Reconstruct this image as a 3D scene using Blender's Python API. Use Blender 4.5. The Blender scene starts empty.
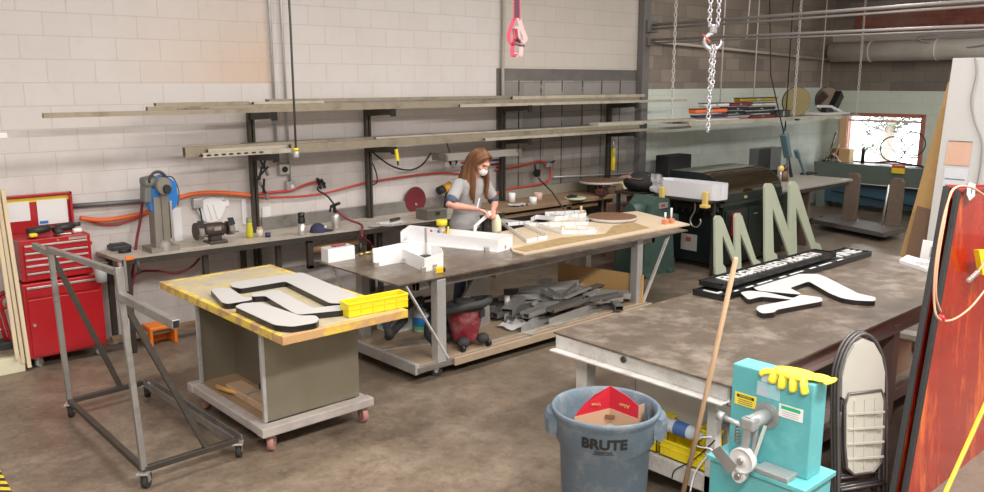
import bpy, bmesh, math, random
from mathutils import Vector as V, Matrix as M, Euler, noise
random.seed(7)
PI = math.pi
SC = bpy.context.scene
COL = SC.collection
# ---------------------------------------------------------------- camera
CAM = V((-2.0, -8.3, 2.451)); YAW = math.radians(42.2); PIT = math.radians(-11.05); FPX = 843.0
_f = V((math.sin(YAW)*math.cos(PIT), math.cos(YAW)*math.cos(PIT), math.sin(PIT)))
_r = V((math.cos(YAW), -math.sin(YAW), 0)); _u = _r.cross(_f)
cd = bpy.data.cameras.new('camera'); cam = bpy.data.objects.new('camera', cd); COL.objects.link(cam)
cam.location = CAM; cam.rotation_euler = (PI/2+PIT, 0, -YAW)
cd.sensor_width = 36; cd.lens = FPX/984*36; cd.clip_end = 200; cd.clip_start = 0.05
SC.camera = cam
def _ray(px, py): return _f + (px-492)/FPX*_r - (py-246)/FPX*_u
# surveyed points: where a sight line meets a level (Z), a plane parallel to the back wall (Y) or to the window wall (X)
def Z(px, py, z): d = _ray(px, py); return CAM + d*((z-CAM.z)/d.z)
def Y(px, py, y): d = _ray(px, py); return CAM + d*((y-CAM.y)/d.y)
def X(px, py, x): d = _ray(px, py); return CAM + d*((x-CAM.x)/d.x)
# ---------------------------------------------------------------- materials
def _mix(nt, fac, a, b, bt='MIX'):
    n = nt.nodes.new('ShaderNodeMix'); n.data_type = 'RGBA'; n.blend_type = bt
    for sock, v in ((n.inputs[0], fac), (n.inputs[6], a), (n.inputs[7], b)):
        if hasattr(v, 'is_linked'): nt.links.new(v, sock)
        elif isinstance(v, (int, float)): sock.default_value = v
        else: sock.default_value = (*v[:3], 1)
    return n.outputs[2]
def _math(nt, op, a, b=0.0, c=None):
    n = nt.nodes.new('ShaderNodeMath'); n.operation = op
    for i, v in enumerate((a, b) if c is None else (a, b, c)):
        if hasattr(v, 'is_linked'): nt.links.new(v, n.inputs[i])
        else: n.inputs[i].default_value = v
    return n.outputs[0]
def _noise(nt, vec, scale, detail=4, rough=.6):
    n = nt.nodes.new('ShaderNodeTexNoise'); n.inputs['Scale'].default_value = scale
    n.inputs['Detail'].default_value = detail; n.inputs['Roughness'].default_value = rough
    nt.links.new(vec, n.inputs['Vector']); return n.outputs['Fac']
def _ramp(nt, fac, lo, hi):
    n = nt.nodes.new('ShaderNodeMapRange'); n.inputs[1].default_value = lo; n.inputs[2].default_value = hi
    nt.links.new(fac, n.inputs[0]); return n.outputs[0]
def _new(name):
    m = bpy.data.materials.new(name); m.use_nodes = True; nt = m.node_tree
    return m, nt, nt.nodes['Principled BSDF']
def mat(name, c, rough=.5, metal=0.0, var=.12, scale=6, bump=.0, dirt=None, damt=.5, dscale=3, stretch=None, trans=0, alpha=1, coat=0, dlo=.48, dhi=.66):
    m, nt, b = _new(name)
    tc = nt.nodes.new('ShaderNodeTexCoord'); vec = tc.outputs['Object']
    if stretch:
        mp = nt.nodes.new('ShaderNodeMapping'); mp.inputs['Scale'].default_value = stretch
        nt.links.new(vec, mp.inputs['Vector']); vec = mp.outputs['Vector']
    n1 = _noise(nt, vec, scale, 5)
    col = _mix(nt, n1, [max(0, x*(1-var)) for x in c], [min(1, x*(1+var)) for x in c])
    if dirt:
        f = _math(nt, 'MULTIPLY', _ramp(nt, _noise(nt, vec, dscale, 7, .7), dlo, dhi), damt)
        col = _mix(nt, f, col, dirt)
    nt.links.new(col, b.inputs['Base Color'])
    b.inputs['Roughness'].default_value = rough; b.inputs['Metallic'].default_value = metal
    if trans: b.inputs['Transmission Weight'].default_value = trans
    if alpha < 1: b.inputs['Alpha'].default_value = alpha
    if coat: b.inputs['Coat Weight'].default_value = coat
    if bump:
        bp = nt.nodes.new('ShaderNodeBump'); bp.inputs['Strength'].default_value = bump; bp.inputs['Distance'].default_value = .01
        nt.links.new(_noise(nt, vec, scale*4, 6), bp.inputs['Height']); nt.links.new(bp.outputs[0], b.inputs['Normal'])
    return m
def wood(name, c1, c2, axis='x', scale=1.0, rough=.6):
    st = {'x': (1.2, 14, 14), 'y': (14, 1.2, 14), 'z': (14, 14, 1.2)}[axis]
    return mat(name, [(a+b)/2 for a, b in zip(c1, c2)], rough, var=.25, scale=2.2*scale, stretch=st, dirt=c2, damt=.6, dscale=1.5*scale, bump=.1)
def n_a(nt, g): return _noise(nt, g.outputs['Position'], 6, 4)
def wall_mat(name, axis, zones):
    """painted concrete block; zones: list of (lo, hi, zlo, zhi, colour) in metres along the wall / up"""
    m, nt, b = _new(name)
    g = nt.nodes.new('ShaderNodeNewGeometry'); sp = nt.nodes.new('ShaderNodeSeparateXYZ'); nt.links.new(g.outputs['Position'], sp.inputs[0])
    s = sp.outputs[axis]; z = sp.outputs[2]
    cb = nt.nodes.new('ShaderNodeCombineXYZ'); nt.links.new(s, cb.inputs[0]); nt.links.new(z, cb.inputs[1])
    def brick(bw, rh, mort, c1, c2, cm, off=.5):
        n = nt.nodes.new('ShaderNodeTexBrick'); n.offset = off
        n.inputs['Scale'].default_value = 1; n.inputs['Brick Width'].default_value = bw; n.inputs['Row Height'].default_value = rh
        n.inputs['Mortar Size'].default_value = mort; n.inputs['Mortar Smooth'].default_value = .4
        n.inputs['Color1'].default_value = (*c1, 1); n.inputs['Color2'].default_value = (*c2, 1); n.inputs['Mortar'].default_value = (*cm, 1)
        nt.links.new(cb.outputs[0], n.inputs['Vector']); return n
    bk = brick(.4064, .2032, .005, (1.0, 1.0, 1.0), (.965, .962, .96), (.83, .82, .80))
    rough_bk = brick(.4064, .2032, .006, (1.15, 1.13, 1.1), (.75, .75, .76), (.62, .62, .62))
    base = None
    def cmp_(v, lo, hi):
        a = _math(nt, 'GREATER_THAN', v, lo); c = _math(nt, 'LESS_THAN', v, hi); return _math(nt, 'MULTIPLY', a, c)
    n1 = _noise(nt, g.outputs['Position'], 1.3, 5); n2 = _noise(nt, g.outputs['Position'], 9, 6)
    for k, (lo, hi, zl, zh, c, kind) in enumerate(zones):
        tex = rough_bk if kind == 'raw' else bk
        if kind == 'red': tex = brick(.21, .075, .006, (1.2, 1.1, 1.0), (.8, .75, .8), (.9, 1.4, 1.6))
        if kind == 'plain': colr = _mix(nt, 0.0, c, c)
        else: colr = _mix(nt, 1.0, c, tex.outputs['Color'], 'MULTIPLY')
        if base is None: base = colr
        else: base = _mix(nt, _math(nt, 'MULTIPLY', cmp_(s, lo, hi), cmp_(z, zl, zh)), base, colr)
    if axis == 0:
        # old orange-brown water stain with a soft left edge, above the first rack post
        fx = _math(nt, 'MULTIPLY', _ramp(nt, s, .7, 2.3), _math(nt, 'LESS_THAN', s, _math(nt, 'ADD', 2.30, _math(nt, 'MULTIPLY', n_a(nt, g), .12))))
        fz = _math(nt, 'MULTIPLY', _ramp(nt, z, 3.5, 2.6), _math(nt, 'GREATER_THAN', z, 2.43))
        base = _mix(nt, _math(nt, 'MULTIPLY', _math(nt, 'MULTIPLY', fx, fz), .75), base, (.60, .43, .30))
        # black vertical seams of the dark panel
        sm = _math(nt, 'LESS_THAN', _math(nt, 'FRACT', _math(nt, 'MULTIPLY', _math(nt, 'SUBTRACT', 8.575, s), 1/.425)), .055)
        sm = _math(nt, 'MULTIPLY', sm, cmp_(s, 5.72, 8.6)); sm = _math(nt, 'MULTIPLY', sm, cmp_(z, .95, 2.46))
        sm = _math(nt, 'MULTIPLY', sm, _ramp(nt, _noise(nt, g.outputs['Position'], 5, 3), .38, .46))
        base = _mix(nt, sm, base, (.008, .008, .008))
        # grime rubbed into the paint low on the wall
        gz_ = _math(nt, 'MULTIPLY', _ramp(nt, z, 2.1, 1.2), _ramp(nt, _noise(nt, g.outputs['Position'], 2.2, 6), .45, .7))
        base = _mix(nt, _math(nt, 'MULTIPLY', gz_, .38), base, (.33, .29, .27))
    base = _mix(nt, _math(nt, 'MULTIPLY', _ramp(nt, n1, .42, .75), .22), base, (.48, .41, .36))
    base = _mix(nt, _math(nt, 'MULTIPLY', _ramp(nt, n2, .55, .8), .14), base, (.30, .27, .24))
    nt.links.new(base, b.inputs['Base Color']); b.inputs['Roughness'].default_value = .75
    bp = nt.nodes.new('ShaderNodeBump'); bp.inputs['Strength'].default_value = .35; bp.inputs['Distance'].default_value = .006
    h = _math(nt, 'ADD', _math(nt, 'MULTIPLY', bk.outputs['Fac'], -1.0), _math(nt, 'MULTIPLY', n2, .3))
    nt.links.new(h, bp.inputs['Height']); nt.links.new(bp.outputs[0], b.inputs['Normal'])
    return m
def emit(name, c, s):
    m, nt, b = _new(name); b.inputs['Emission Color'].default_value = (*c, 1); b.inputs['Emission Strength'].default_value = s
    b.inputs['Base Color'].default_value = (*c, 1); return m
def floor_mat():
    m, nt, b = _new('floor_concrete'); g = nt.nodes.new('ShaderNodeNewGeometry'); p = g.outputs['Position']
    a = _noise(nt, p, .55, 6, .62); c = _noise(nt, p, 2.6, 8, .7); d = _noise(nt, p, 14, 6, .7)
    col = _mix(nt, _ramp(nt, a, .30, .68), (.120, .087, .060), (.225, .170, .122))
    col = _mix(nt, _math(nt, 'MULTIPLY', _ramp(nt, c, .48, .70), .6), col, (.35, .28, .215))
    col = _mix(nt, _math(nt, 'MULTIPLY', _ramp(nt, c, .46, .30), .7), col, (.055, .038, .027))
    col = _mix(nt, _math(nt, 'MULTIPLY', _ramp(nt, _noise(nt, p, 9, 8, .75), .50, .62), .45), col, (.085, .062, .045))
    col = _mix(nt, _math(nt, 'MULTIPLY', _ramp(nt, _noise(nt, p, 23, 8, .8), .52, .66), .30), col, (.38, .31, .25))
    col = _mix(nt, _math(nt, 'MULTIPLY', _ramp(nt, d, .50, .72), .35), col, (.08, .062, .05))
    col = _mix(nt, _math(nt, 'MULTIPLY', _ramp(nt, _noise(nt, p, 40, 3, .5), .70, .76), .5), col, (.45, .42, .38))
    # floor colour darkens towards the right, from the middle table on
    sp = nt.nodes.new('ShaderNodeSeparateXYZ'); nt.links.new(p, sp.inputs[0])
    col = _mix(nt, _math(nt, 'MULTIPLY', _ramp(nt, sp.outputs[0], .8, 2.6), .38), col, (.08, .065, .05))
    nt.links.new(col, b.inputs['Base Color'])
    r = nt.nodes.new('ShaderNodeMapRange'); r.inputs[3].default_value = .28; r.inputs[4].default_value = .60
    nt.links.new(c, r.inputs[0]); nt.links.new(r.outputs[0], b.inputs['Roughness'])
    bp = nt.nodes.new('ShaderNodeBump'); bp.inputs['Strength'].default_value = .15; bp.inputs['Distance'].default_value = .006
    nt.links.new(d, bp.inputs['Height']); nt.links.new(bp.outputs[0], b.inputs['Normal'])
    return m
MT = {}
def mm(k, *a, **kw):
    MT[k] = mat(k, *a, **kw); return MT[k]
# ---------------------------------------------------------------- mesh builder
class MB:
    def __init__(s): s.v = []; s.f = []; s.sm = []; s.mi = []; s.m = 0
    def add(s, vs, fs, smooth=False, M4=None):
        o = len(s.v); s.v += [tuple(M4 @ V(p)) if M4 else tuple(p) for p in vs]
        for f in fs: s.f.append([o+i for i in f]); s.sm.append(smooth); s.mi.append(s.m)
        return s
    def box(s, x0, x1, y0, y1, z0, z1, bev=0, M4=None):
        if x0 > x1: x0, x1 = x1, x0
        if y0 > y1: y0, y1 = y1, y0
        if z0 > z1: z0, z1 = z1, z0
        if bev <= 0:
            vs = [(x, y, z) for z in (z0, z1) for y in (y0, y1) for x in (x0, x1)]
            return s.add(vs, [(0, 2, 3, 1), (4, 5, 7, 6), (0, 1, 5, 4), (2, 6, 7, 3), (0, 4, 6, 2), (1, 3, 7, 5)], M4=M4)
        bm = bmesh.new(); bmesh.ops.create_cube(bm, size=1)
        for v in bm.verts: v.co = V(((x0+x1)/2+v.co.x*(x1-x0), (y0+y1)/2+v.co.y*(y1-y0), (z0+z1)/2+v.co.z*(z1-z0)))
        bmesh.ops.bevel(bm, geom=bm.edges[:], offset=min(bev, .45*min(x1-x0, y1-y0, z1-z0)), segments=2, affect='EDGES', profile=.5)
        bm.verts.index_update(); s.add([v.co[:] for v in bm.verts], [[v.index for v in f.verts] for f in bm.faces], M4=M4); bm.free(); return s
    def obox(s, c, size, rot=(0, 0, 0), bev=0):
        m4 = M.Translation(V(c)) @ Euler(rot).to_matrix().to_4x4(); a, b_, c_ = [q/2 for q in size]
        return s.box(-a, a, -b_, b_, -c_, c_, bev, m4)
    def bar(s, p0, p1, w, h, bev=0, up=(0, 0, 1)):
        """rectangular bar between two points, w across, h along up"""
        p0 = V(p0); p1 = V(p1); d = (p1-p0); L = d.length; d.normalize(); u = V(up)
        if abs(d.dot(u)) > .97: u = V((0, 1, 0))
        sx = d.cross(u).normalized(); u = sx.cross(d)
        m4 = M(((d.x, sx.x, u.x, p0.x), (d.y, sx.y, u.y, p0.y), (d.z, sx.z, u.z, p0.z), (0, 0, 0, 1)))
        return s.box(0, L, -w/2, w/2, -h/2, h/2, bev, m4)
    def cyl(s, p0, p1, r0, r1=None, n=16, caps=True):
        p0 = V(p0); p1 = V(p1); r1 = r0 if r1 is None else r1
        d = (p1-p0).normalized(); a = d.orthogonal().normalized(); b_ = d.cross(a)
        vs = []
        for p, r in ((p0, r0), (p1, r1)):
            for i in range(n): t = 2*PI*i/n; vs.append(p+(a*math.cos(t)+b_*math.sin(t))*r)
        s.add(vs, [(i, (i+1) % n, n+(i+1) % n, n+i) for i in range(n)], True)
        if caps: s.add(vs, [tuple(range(n))[::-1], tuple(range(n, 2*n))])
        return s
    def tube(s, pts, r, n=8, closed=False, flat=1.0):
        pts = [V(p) for p in pts]; N = len(pts); rs = r if isinstance(r, (list, tuple)) else [r]*N
        vs = []; a = None
        for k, p in enumerate(pts):
            if closed: d = pts[(k+1) % N]-pts[k-1]
            else: d = pts[min(k+1, N-1)]-pts[max(k-1, 0)]
            d.normalize()
            if a is None: a = d.orthogonal().normalized()
            a = (a-d*a.dot(d)).normalized(); b_ = d.cross(a)
            for i in range(n): t = 2*PI*i/n; vs.append(p+(a*math.cos(t)+b_*math.sin(t)*flat)*rs[k])
        fs = []
        for k in range(N if closed else N-1):
            k2 = (k+1) % N
            for i in range(n): fs.append((k*n+i, k*n+(i+1) % n, k2*n+(i+1) % n, k2*n+i))
        s.add(vs, fs, True)
        if not closed: s.add(vs, [tuple(range(n))[::-1], tuple(range((N-1)*n, N*n))])
        return s
    def lathe(s, prof, c=(0, 0, 0), n=28, axis='z', M4=None):
        vs = []; k = len(prof)
        for i in range(n):
            t = 2*PI*i/n
            for r, h in prof:
                p = {'z': (r*math.cos(t), r*math.sin(t), h), 'y': (r*math.cos(t), h, -r*math.sin(t)), 'x': (h, r*math.cos(t), r*math.sin(t))}[axis]
                vs.append((p[0]+c[0], p[1]+c[1], p[2]+c[2]))
        fs = [(i*k+j, ((i+1) % n)*k+j, ((i+1) % n)*k+j+1, i*k+j+1) for i in range(n) for j in range(k-1)]
        return s.add(vs, fs, True, M4)
    def ell(s, c, rx, ry, rz, n=16, m=10, rot=None):
        vs = []; R = Euler(rot).to_matrix() if rot else None
        for j in range(m+1):
            ph = PI*j/m
            for i in range(n):
                t = 2*PI*i/n; p = V((rx*math.sin(ph)*math.cos(t), ry*math.sin(ph)*math.sin(t), rz*math.cos(ph)))
                if R: p = R @ p
                vs.append(p+V(c))
        fs = [(j*n+i, (j+1)*n+i, (j+1)*n+(i+1) % n, j*n+(i+1) % n) for j in range(m) for i in range(n)]
        return s.add(vs, fs, True)
    def prism(s, poly, off, side=None, M4=None):
        """poly: 3-D points of one face, off: extrusion vector; side = material index of the sides"""
        poly = [V(p) for p in poly]; n = len(poly); off = V(off); m0 = s.m
        nn = V((0, 0, 0))
        for i in range(n): nn += poly[i].cross(poly[(i+1) % n])
        if nn.dot(off) > 0: poly = poly[::-1]
        vs = poly+[p+off for p in poly]
        s.add(vs, [tuple(range(n)), tuple(range(n, 2*n))[::-1]], False, M4)
        if side is not None: s.m = side
        s.add(vs, [(i, n+i, n+(i+1) % n, (i+1) % n)[::1] for i in range(n)], False, M4); s.m = m0
        return s
    def sheet(s, grid, smooth=True):
        r = len(grid); c = len(grid[0]); vs = [p for row in grid for p in row]
        return s.add(vs, [(i*c+j, i*c+j+1, (i+1)*c+j+1, (i+1)*c+j) for i in range(r-1) for j in range(c-1)], smooth)
def mesh_of(name, mb, mats, off=V((0, 0, 0)), fix=True):
    me = bpy.data.meshes.new(name)
    me.from_pydata([tuple(V(p)-off) for p in mb.v], [], mb.f)
    for i, p in enumerate(me.polygons): p.use_smooth = mb.sm[i]; p.material_index = mb.mi[i]
    for q in (mats if isinstance(mats, (list, tuple)) else [mats]): me.materials.append(q)
    if fix:
        bm = bmesh.new(); bm.from_mesh(me); bmesh.ops.remove_doubles(bm, verts=bm.verts, dist=1e-6)
        bmesh.ops.recalc_face_normals(bm, faces=bm.faces); bm.to_mesh(me); bm.free()
    me.update(); return me
def worldloc(o):
    l = V((0, 0, 0))
    while o is not None: l = l+o.location; o = o.parent
    return l
def thing(name, label, cat, loc=(0, 0, 0), rz=0, group=None):
    o = bpy.data.objects.new(name, None); COL.objects.link(o); o.location = loc; o.rotation_euler = (0, 0, rz)
    o.empty_display_size = .1
    o['label'] = label; o['category'] = cat
    if group: o['group'] = group
    return o
def part(name, mb, m, parent, local=False, label=None):
    """a part; coordinates are world ones unless local"""
    o = bpy.data.objects.new(name, mesh_of(name, mb, m, V((0, 0, 0)) if local else worldloc(parent))); COL.objects.link(o); o.parent = parent
    if label: o['label'] = label
    return o
def single(name, label, cat, mb, m, loc=None, group=None, rz=0, local=False, kind=None):
    """a thing that is one mesh; origin at its base"""
    if loc is None:
        xs = [p[0] for p in mb.v]; ys = [p[1] for p in mb.v]; zs = [p[2] for p in mb.v]
        loc = V(((min(xs)+max(xs))/2, (min(ys)+max(ys))/2, min(zs)))
    o = bpy.data.objects.new(name, mesh_of(name, mb, m, V((0, 0, 0)) if local else V(loc))); COL.objects.link(o)
    o.location = loc; o.rotation_euler = (0, 0, rz); o['label'] = label; o['category'] = cat
    if group: o['group'] = group
    if kind: o['kind'] = kind
    return o
def struct(name, mb, m):
    o = bpy.data.objects.new(name, mesh_of(name, mb, m)); COL.objects.link(o); o['kind'] = 'structure'; return o
def dup(root, loc, rz=None, label=None, group=None):
    r = root.copy(); COL.objects.link(r); r.location = loc
    if rz is not None: r.rotation_euler = (0, 0, rz)
    if label: r['label'] = label
    if group: r['group'] = group
    for ch in list(root.children):
        c = ch.copy(); COL.objects.link(c); c.parent = r
        for g in list(ch.children):
            d = g.copy(); COL.objects.link(d); d.parent = c
    return r
def text(name, s, size, m4, m, parent, ext=.001, align='CENTER', sx=1.0, bold=0.0, name_label=None):
    cu = bpy.data.curves.new(name, 'FONT'); cu.body = s; cu.size = size; cu.extrude = ext; cu.align_x = align; cu.align_y = 'CENTER'; cu.offset = bold
    t = bpy.data.objects.new(name, cu); COL.objects.link(t)
    dg = bpy.context.evaluated_depsgraph_get(); me = bpy.data.meshes.new_from_object(t.evaluated_get(dg))
    bpy.data.objects.remove(t)
    mx = m4 @ M.Diagonal((sx, 1, 1, 1)); me.transform(mx); me.transform(M.Translation(-worldloc(parent)))
    me.materials.clear(); me.materials.append(m)
    o = bpy.data.objects.new(name, me); COL.objects.link(o); o.parent = parent; return o
def frame(o, ex, ey):
    """matrix with origin o, text running along ex, letters up along ey"""
    ex = V(ex).normalized(); ey = V(ey); ey = (ey-ex*ey.dot(ex)).normalized(); ez = ex.cross(ey)
    return M(((ex.x, ey.x, ez.x, o[0]), (ex.y, ey.y, ez.y, o[1]), (ex.z, ey.z, ez.z, o[2]), (0, 0, 0, 1)))
def smooth_path(pts, k=6):
    pts = [V(p) for p in pts]; out = []
    P = [pts[0]]+pts+[pts[-1]]
    for i in range(1, len(P)-2):
        a, b, c, d = P[i-1:i+3]
        for j in range(k):
            t = j/k; out.append(.5*((2*b)+(c-a)*t+(2*a-5*b+4*c-d)*t*t+(3*b-a-3*c+d)*t**3))
    out.append(pts[-1]); return out

def _scale_thing(t, sx, sy, sz):
    """shrink a finished thing about its base"""
    for ch in t.children:
        ch.data.transform(M.Diagonal((sx, sy, sz, 1)))
        for g in ch.children: g.data.transform(M.Diagonal((sx, sy, sz, 1)))
# ---------------------------------------------------------------- shared materials
steel = mm('bare_steel', (.30, .285, .27), .42, .65, .25, 5, .06, (.10, .07, .05), .5, 4)
dsteel = mm('dark_steel', (.075, .068, .06), .45, .6, .25, 6, .06, (.12, .08, .05), .4, 5)
stock = mm('stock_steel', (.36, .31, .235), .48, .55, .28, 3, .05, (.13, .10, .07), .6, 3)
stockl = mm('stock_light', (.50, .46, .38), .5, .4, .22, 4, .05, (.25, .2, .15), .5, 3)
plate = mm('table_plate', (.145, .112, .086), .32, .25, .55, 3.5, .10, (.40, .34, .28), .75, 4.0, dlo=.49, dhi=.70)
plate2 = mm('bench_plate', (.50, .45, .385), .5, .05, .25, 2.5, .05, (.20, .165, .14), .6, 6)
galv = mm('galvanised', (.52, .52, .51), .42, .5, .15, 6, .03, (.25, .2, .16), .4, 4)
alu = mm('aluminium', (.62, .61, .59), .35, .75, .12, 8, .02, (.35, .32, .28), .4, 5)
paintw = mm('worn_white_paint', (.58, .57, .55), .55, .1, .1, 5, .04, (.30, .26, .22), .6, 4)
white = mm('white_acrylic', (.83, .83, .84), .35, 0, .03, 4)
greyface = mm('grey_white_face', (.50, .487, .478), .5, 0, .04, 10)
black = mm('black_gloss', (.012, .012, .013), .3, 0, .1)
blackm = mm('black_matte', (.02, .02, .02), .7, 0, .2)
rubber = mm('rubber', (.028, .028, .028), .75, 0, .2, 8)
red = mm('tool_red', (.42, .012, .018), .3, .1, .1, 3, 0, (.25, .01, .012), .4, 3, coat=.3)
yellow = mm('yellow_plastic', (.83, .66, .02), .4, 0, .06, 5)
orange = mm('orange_plastic', (.80, .20, .02), .45, 0, .1)
hosered = mm('hose_red', (.50, .05, .035), .45, 0, .15)
hoseor = mm('hose_orange', (.72, .14, .035), .45, 0, .12)
hosedk = mm('hose_dark_red', (.20, .02, .035), .5, 0, .15)
paper = mm('paper', (.74, .73, .74), .8, 0, .04)
ink = mm('ink', (.05, .05, .06), .8)
card = mm('cardboard', (.36, .23, .155), .85, 0, .1, 4)
tan = mm('hardboard_tan', (.50, .31, .14), .65, 0, .12, 3, 0, (.40, .24, .12), .5, 2)
ply = mm('plywood_top', (.57, .46, .33), .65, 0, .08, 2, 0, (.45, .34, .22), .5, 2.2)
woodx = wood('bench_wood', (.40, .27, .16), (.16, .10, .06), 'x')
woody = wood('dolly_wood', (.55, .38, .24), (.30, .19, .12), 'y')
stick = wood('broom_wood', (.62, .42, .27), (.45, .28, .16), 'z')
cream = wood('cream_lumber', (.78, .69, .50), (.62, .50, .33), 'z')
skin_m = mm('skin', (.70, .36, .27), .5, 0, .06, 8)
# ---------------------------------------------------------------- the room
XR = 14.77
W0 = (.64, .60, .585)
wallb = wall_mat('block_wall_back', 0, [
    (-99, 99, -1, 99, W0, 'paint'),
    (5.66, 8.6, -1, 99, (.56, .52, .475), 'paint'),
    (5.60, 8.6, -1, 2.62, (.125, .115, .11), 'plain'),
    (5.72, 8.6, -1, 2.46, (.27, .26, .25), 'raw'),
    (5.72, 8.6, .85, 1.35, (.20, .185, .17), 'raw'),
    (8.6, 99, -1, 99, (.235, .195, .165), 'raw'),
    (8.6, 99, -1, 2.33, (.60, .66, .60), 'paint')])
wallr = wall_mat('block_wall_right', 1, [
    (-99, 99, -1, 99, (.17, .145, .125), 'raw'),
    (-99, 99, -1, 2.27, (.56, .62, .54), 'paint'),
    (-99, 99, 2.93, 3.36, (.42, .39, .36), 'plain'),
    (-99, -.42, 3.36, 3.80, (.19, .055, .035), 'red'),
    (-99, -.3, 3.80, 3.96, (.21, .185, .165), 'plain')])
plain = mat('plain_wall', (.60, .58, .56), .8)
struct('floor', MB().box(-5, XR+.2, -12, .2, -.2, 0), floor_mat())
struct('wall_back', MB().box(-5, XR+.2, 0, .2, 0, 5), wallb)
WY0, WY1, WZ0, WZ1 = -1.88, -.43, .87, 1.79
wr = MB()
wr.box(XR, XR+.2, -12, WY0, 0, 5); wr.box(XR, XR+.2, WY1, 0, 0, 5); wr.box(XR, XR+.2, WY0, WY1, 0, WZ0); wr.box(XR, XR+.2, WY0, WY1, WZ1, 5)
struct('wall_right', wr, wallr)
struct('wall_left', MB().box(-5.2, -5, -12, .2, 0, 5), plain)
struct('wall_front', MB().box(-5.2, XR+.2, -12.2, -12, 0, 5), plain)
struct('ceiling', MB().box(-5.2, XR+.2, -12.2, .2, 5, 5.2), mat('ceiling_paint', (.55, .53, .50), .85))
frm = mat('window_wood', (.36, .13, .09), .6)
wf = MB()
for a in ((WY0-.05, WY0+.03, WZ0-.05, WZ1+.05), (WY1-.03, WY1+.05, WZ0-.05, WZ1+.05)): wf.box(XR-.03, XR+.12, a[0], a[1], a[2], a[3], .004)
wf.box(XR-.03, XR+.12, WY0, WY1, WZ1-.02, WZ1+.05, .004); wf.box(XR-.03, XR+.12, WY0, WY1, WZ0-.05, WZ0+.02, .004)
win = struct('window_1', wf, frm)
gl, nt, b = _new('window_glass'); b.inputs['Base Color'].default_value = (.95, .97, .97, 1); b.inputs['Roughness'].default_value = .02; b.inputs['Transmission Weight'].default_value = 1; b.inputs['IOR'].default_value = 1.02
part('pane', MB().box(XR+.08, XR+.09, WY0+.03, WY1-.03, WZ0+.02, WZ1-.02), gl, win)
part('jamb_board', MB().box(XR-.05, XR+.02, WY1-.02, WY1+.13, WZ0-.05, WZ1, .005), mat('pine_jamb', (.70, .45, .26), .6), win)
part('sash', MB().box(XR+.05, XR+.11, WY0+.03, WY1-.03, WZ1-.12, WZ1-.08), mat('sash_pink', (.55, .42, .42), .6), win)
# column between the bays and the steel angle on it
cm = mat('column_paint', (.17, .16, .155), .6, .2, .15, 3, .05)
struct('column_1', MB().box(8.52, 8.68, -.12, 0, 0, 5, .01), cm)
c2 = MB().tube([(5.69, -.05, 5), (5.67, -.05, 4), (5.69, -.05, 3.2), (5.67, -.05, 2.7), (5.685, -.05, 1)], .022, 8)
single('wall_conduit', 'painted vertical pipe on block wall beside the pink strap', 'pipe', c2, mat('pipe_beige', (.40, .37, .33), .6), group=None)
# ---------------------------------------------------------------- overhead
duct = MB().cyl((XR-.22, -.1, 3.02), (XR-.22, -9, 3.02), .19, n=24)
for k in range(7): duct.tube([(XR-.22+.195*math.cos(t*PI/12), -.9-k*1.2, 3.02+.195*math.sin(t*PI/12)) for t in range(24)], .012, 6, True)
single('air_duct', 'pale round duct running along the wall above the window', 'duct', duct, mat('duct_skin', (.62, .58, .53), .6, .0, .15, 2, .05, (.75, .72, .68), .5, 2))
pm = mat('pipe_metal', (.33, .31, .30), .5, .4, .15)
t = thing('pipe_rail', 'upper pair of long overhead pipes running out from the column', 'pipe', (8.7, -.1, 3.3))
for dz, r in ((0, .021), (-.06, .016)): part('pipe', MB().cyl((8.66, -.1, 3.29+dz), (8.74, -6.3, 3.37+dz), r), pm, t)
part('bracket', MB().box(8.56, 8.80, -.17, -.06, 3.18, 3.36, .01), cm, t)
t = thing('pipe_rail', 'lower pair of long overhead pipes running out from the column', 'pipe', (8.7, -.1, 3.0))
for dz, r in ((0, .018), (-.045, .012)): part('pipe', MB().cyl((8.66, -.1, 3.07+dz), (8.72, -6.3, 3.07+dz), r), pm, t)
part('bracket', MB().box(8.58, 8.76, -.17, -.06, 2.98, 3.10, .01), cm, t)
single('wall_pipe', 'thin light pipe along the grey block wall towards the corner', 'pipe', MB().cyl((8.68, -.07, 3.06), (14.5, -.07, 2.88), .024), mat('pipe_tan', (.46, .42, .36), .5))
wr = MB()
for k in range(3):
    c = Z(790+k*8, 28+k*4, 3.0)
cb = MB().tube(smooth_path([(XR-.02, -3.3, 3.35), (XR-.35, -2.2, 3.28), (XR-.40, -1.8, 3.22), (XR-.35, -2.3, 3.05), (XR-.42, -2.9, 3.06), (XR-.36, -3.7, 3.3)]), .016, 6)
single('loose_cable', 'loose grey cable draped over the round duct', 'cable', cb, pm)
# lift chain with hook
cp = Y(710, 0, -4.3); hx, hy = Y(713, 40, -4.3)[:2]
chm = mat('chain_zinc', (.62, .61, .66), .35, .7, .1)
def chain(mb, x, y, z0, z1, L, r, w):
    n = int((z1-z0)/(L*.72)); st = (z1-z0)/n
    for k in range(n):
        zc = z0+(k+.5)*st; pts = []
        for i in range(12):
            a = 2*PI*i/12; u = w*math.cos(a); h = (L/2-r)*math.sin(a)
            pts.append((x+(u*.75 if k % 2 else u*.45), y-(u*.65 if k % 2 else -u*.85), zc+h))
        mb.tube(pts, r, 5, True)
t = thing('chain_hoist', 'silver lifting chain with a hook hanging above the tables', 'chain hoist', (hx, hy, 5.0))
zt = Y(713, 27, -4.3).z; zb = Y(713, 132, -4.3).z
a = MB(); chain(a, hx-.03, hy+.02, zt, 5.0, .05, .0065, .015); part('load_chain', a, chm, t)
a = MB(); chain(a, hx+.03, hy-.02, zt, 5.0, .05, .0065, .015); part('hand_chain', a, chm, t)
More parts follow.
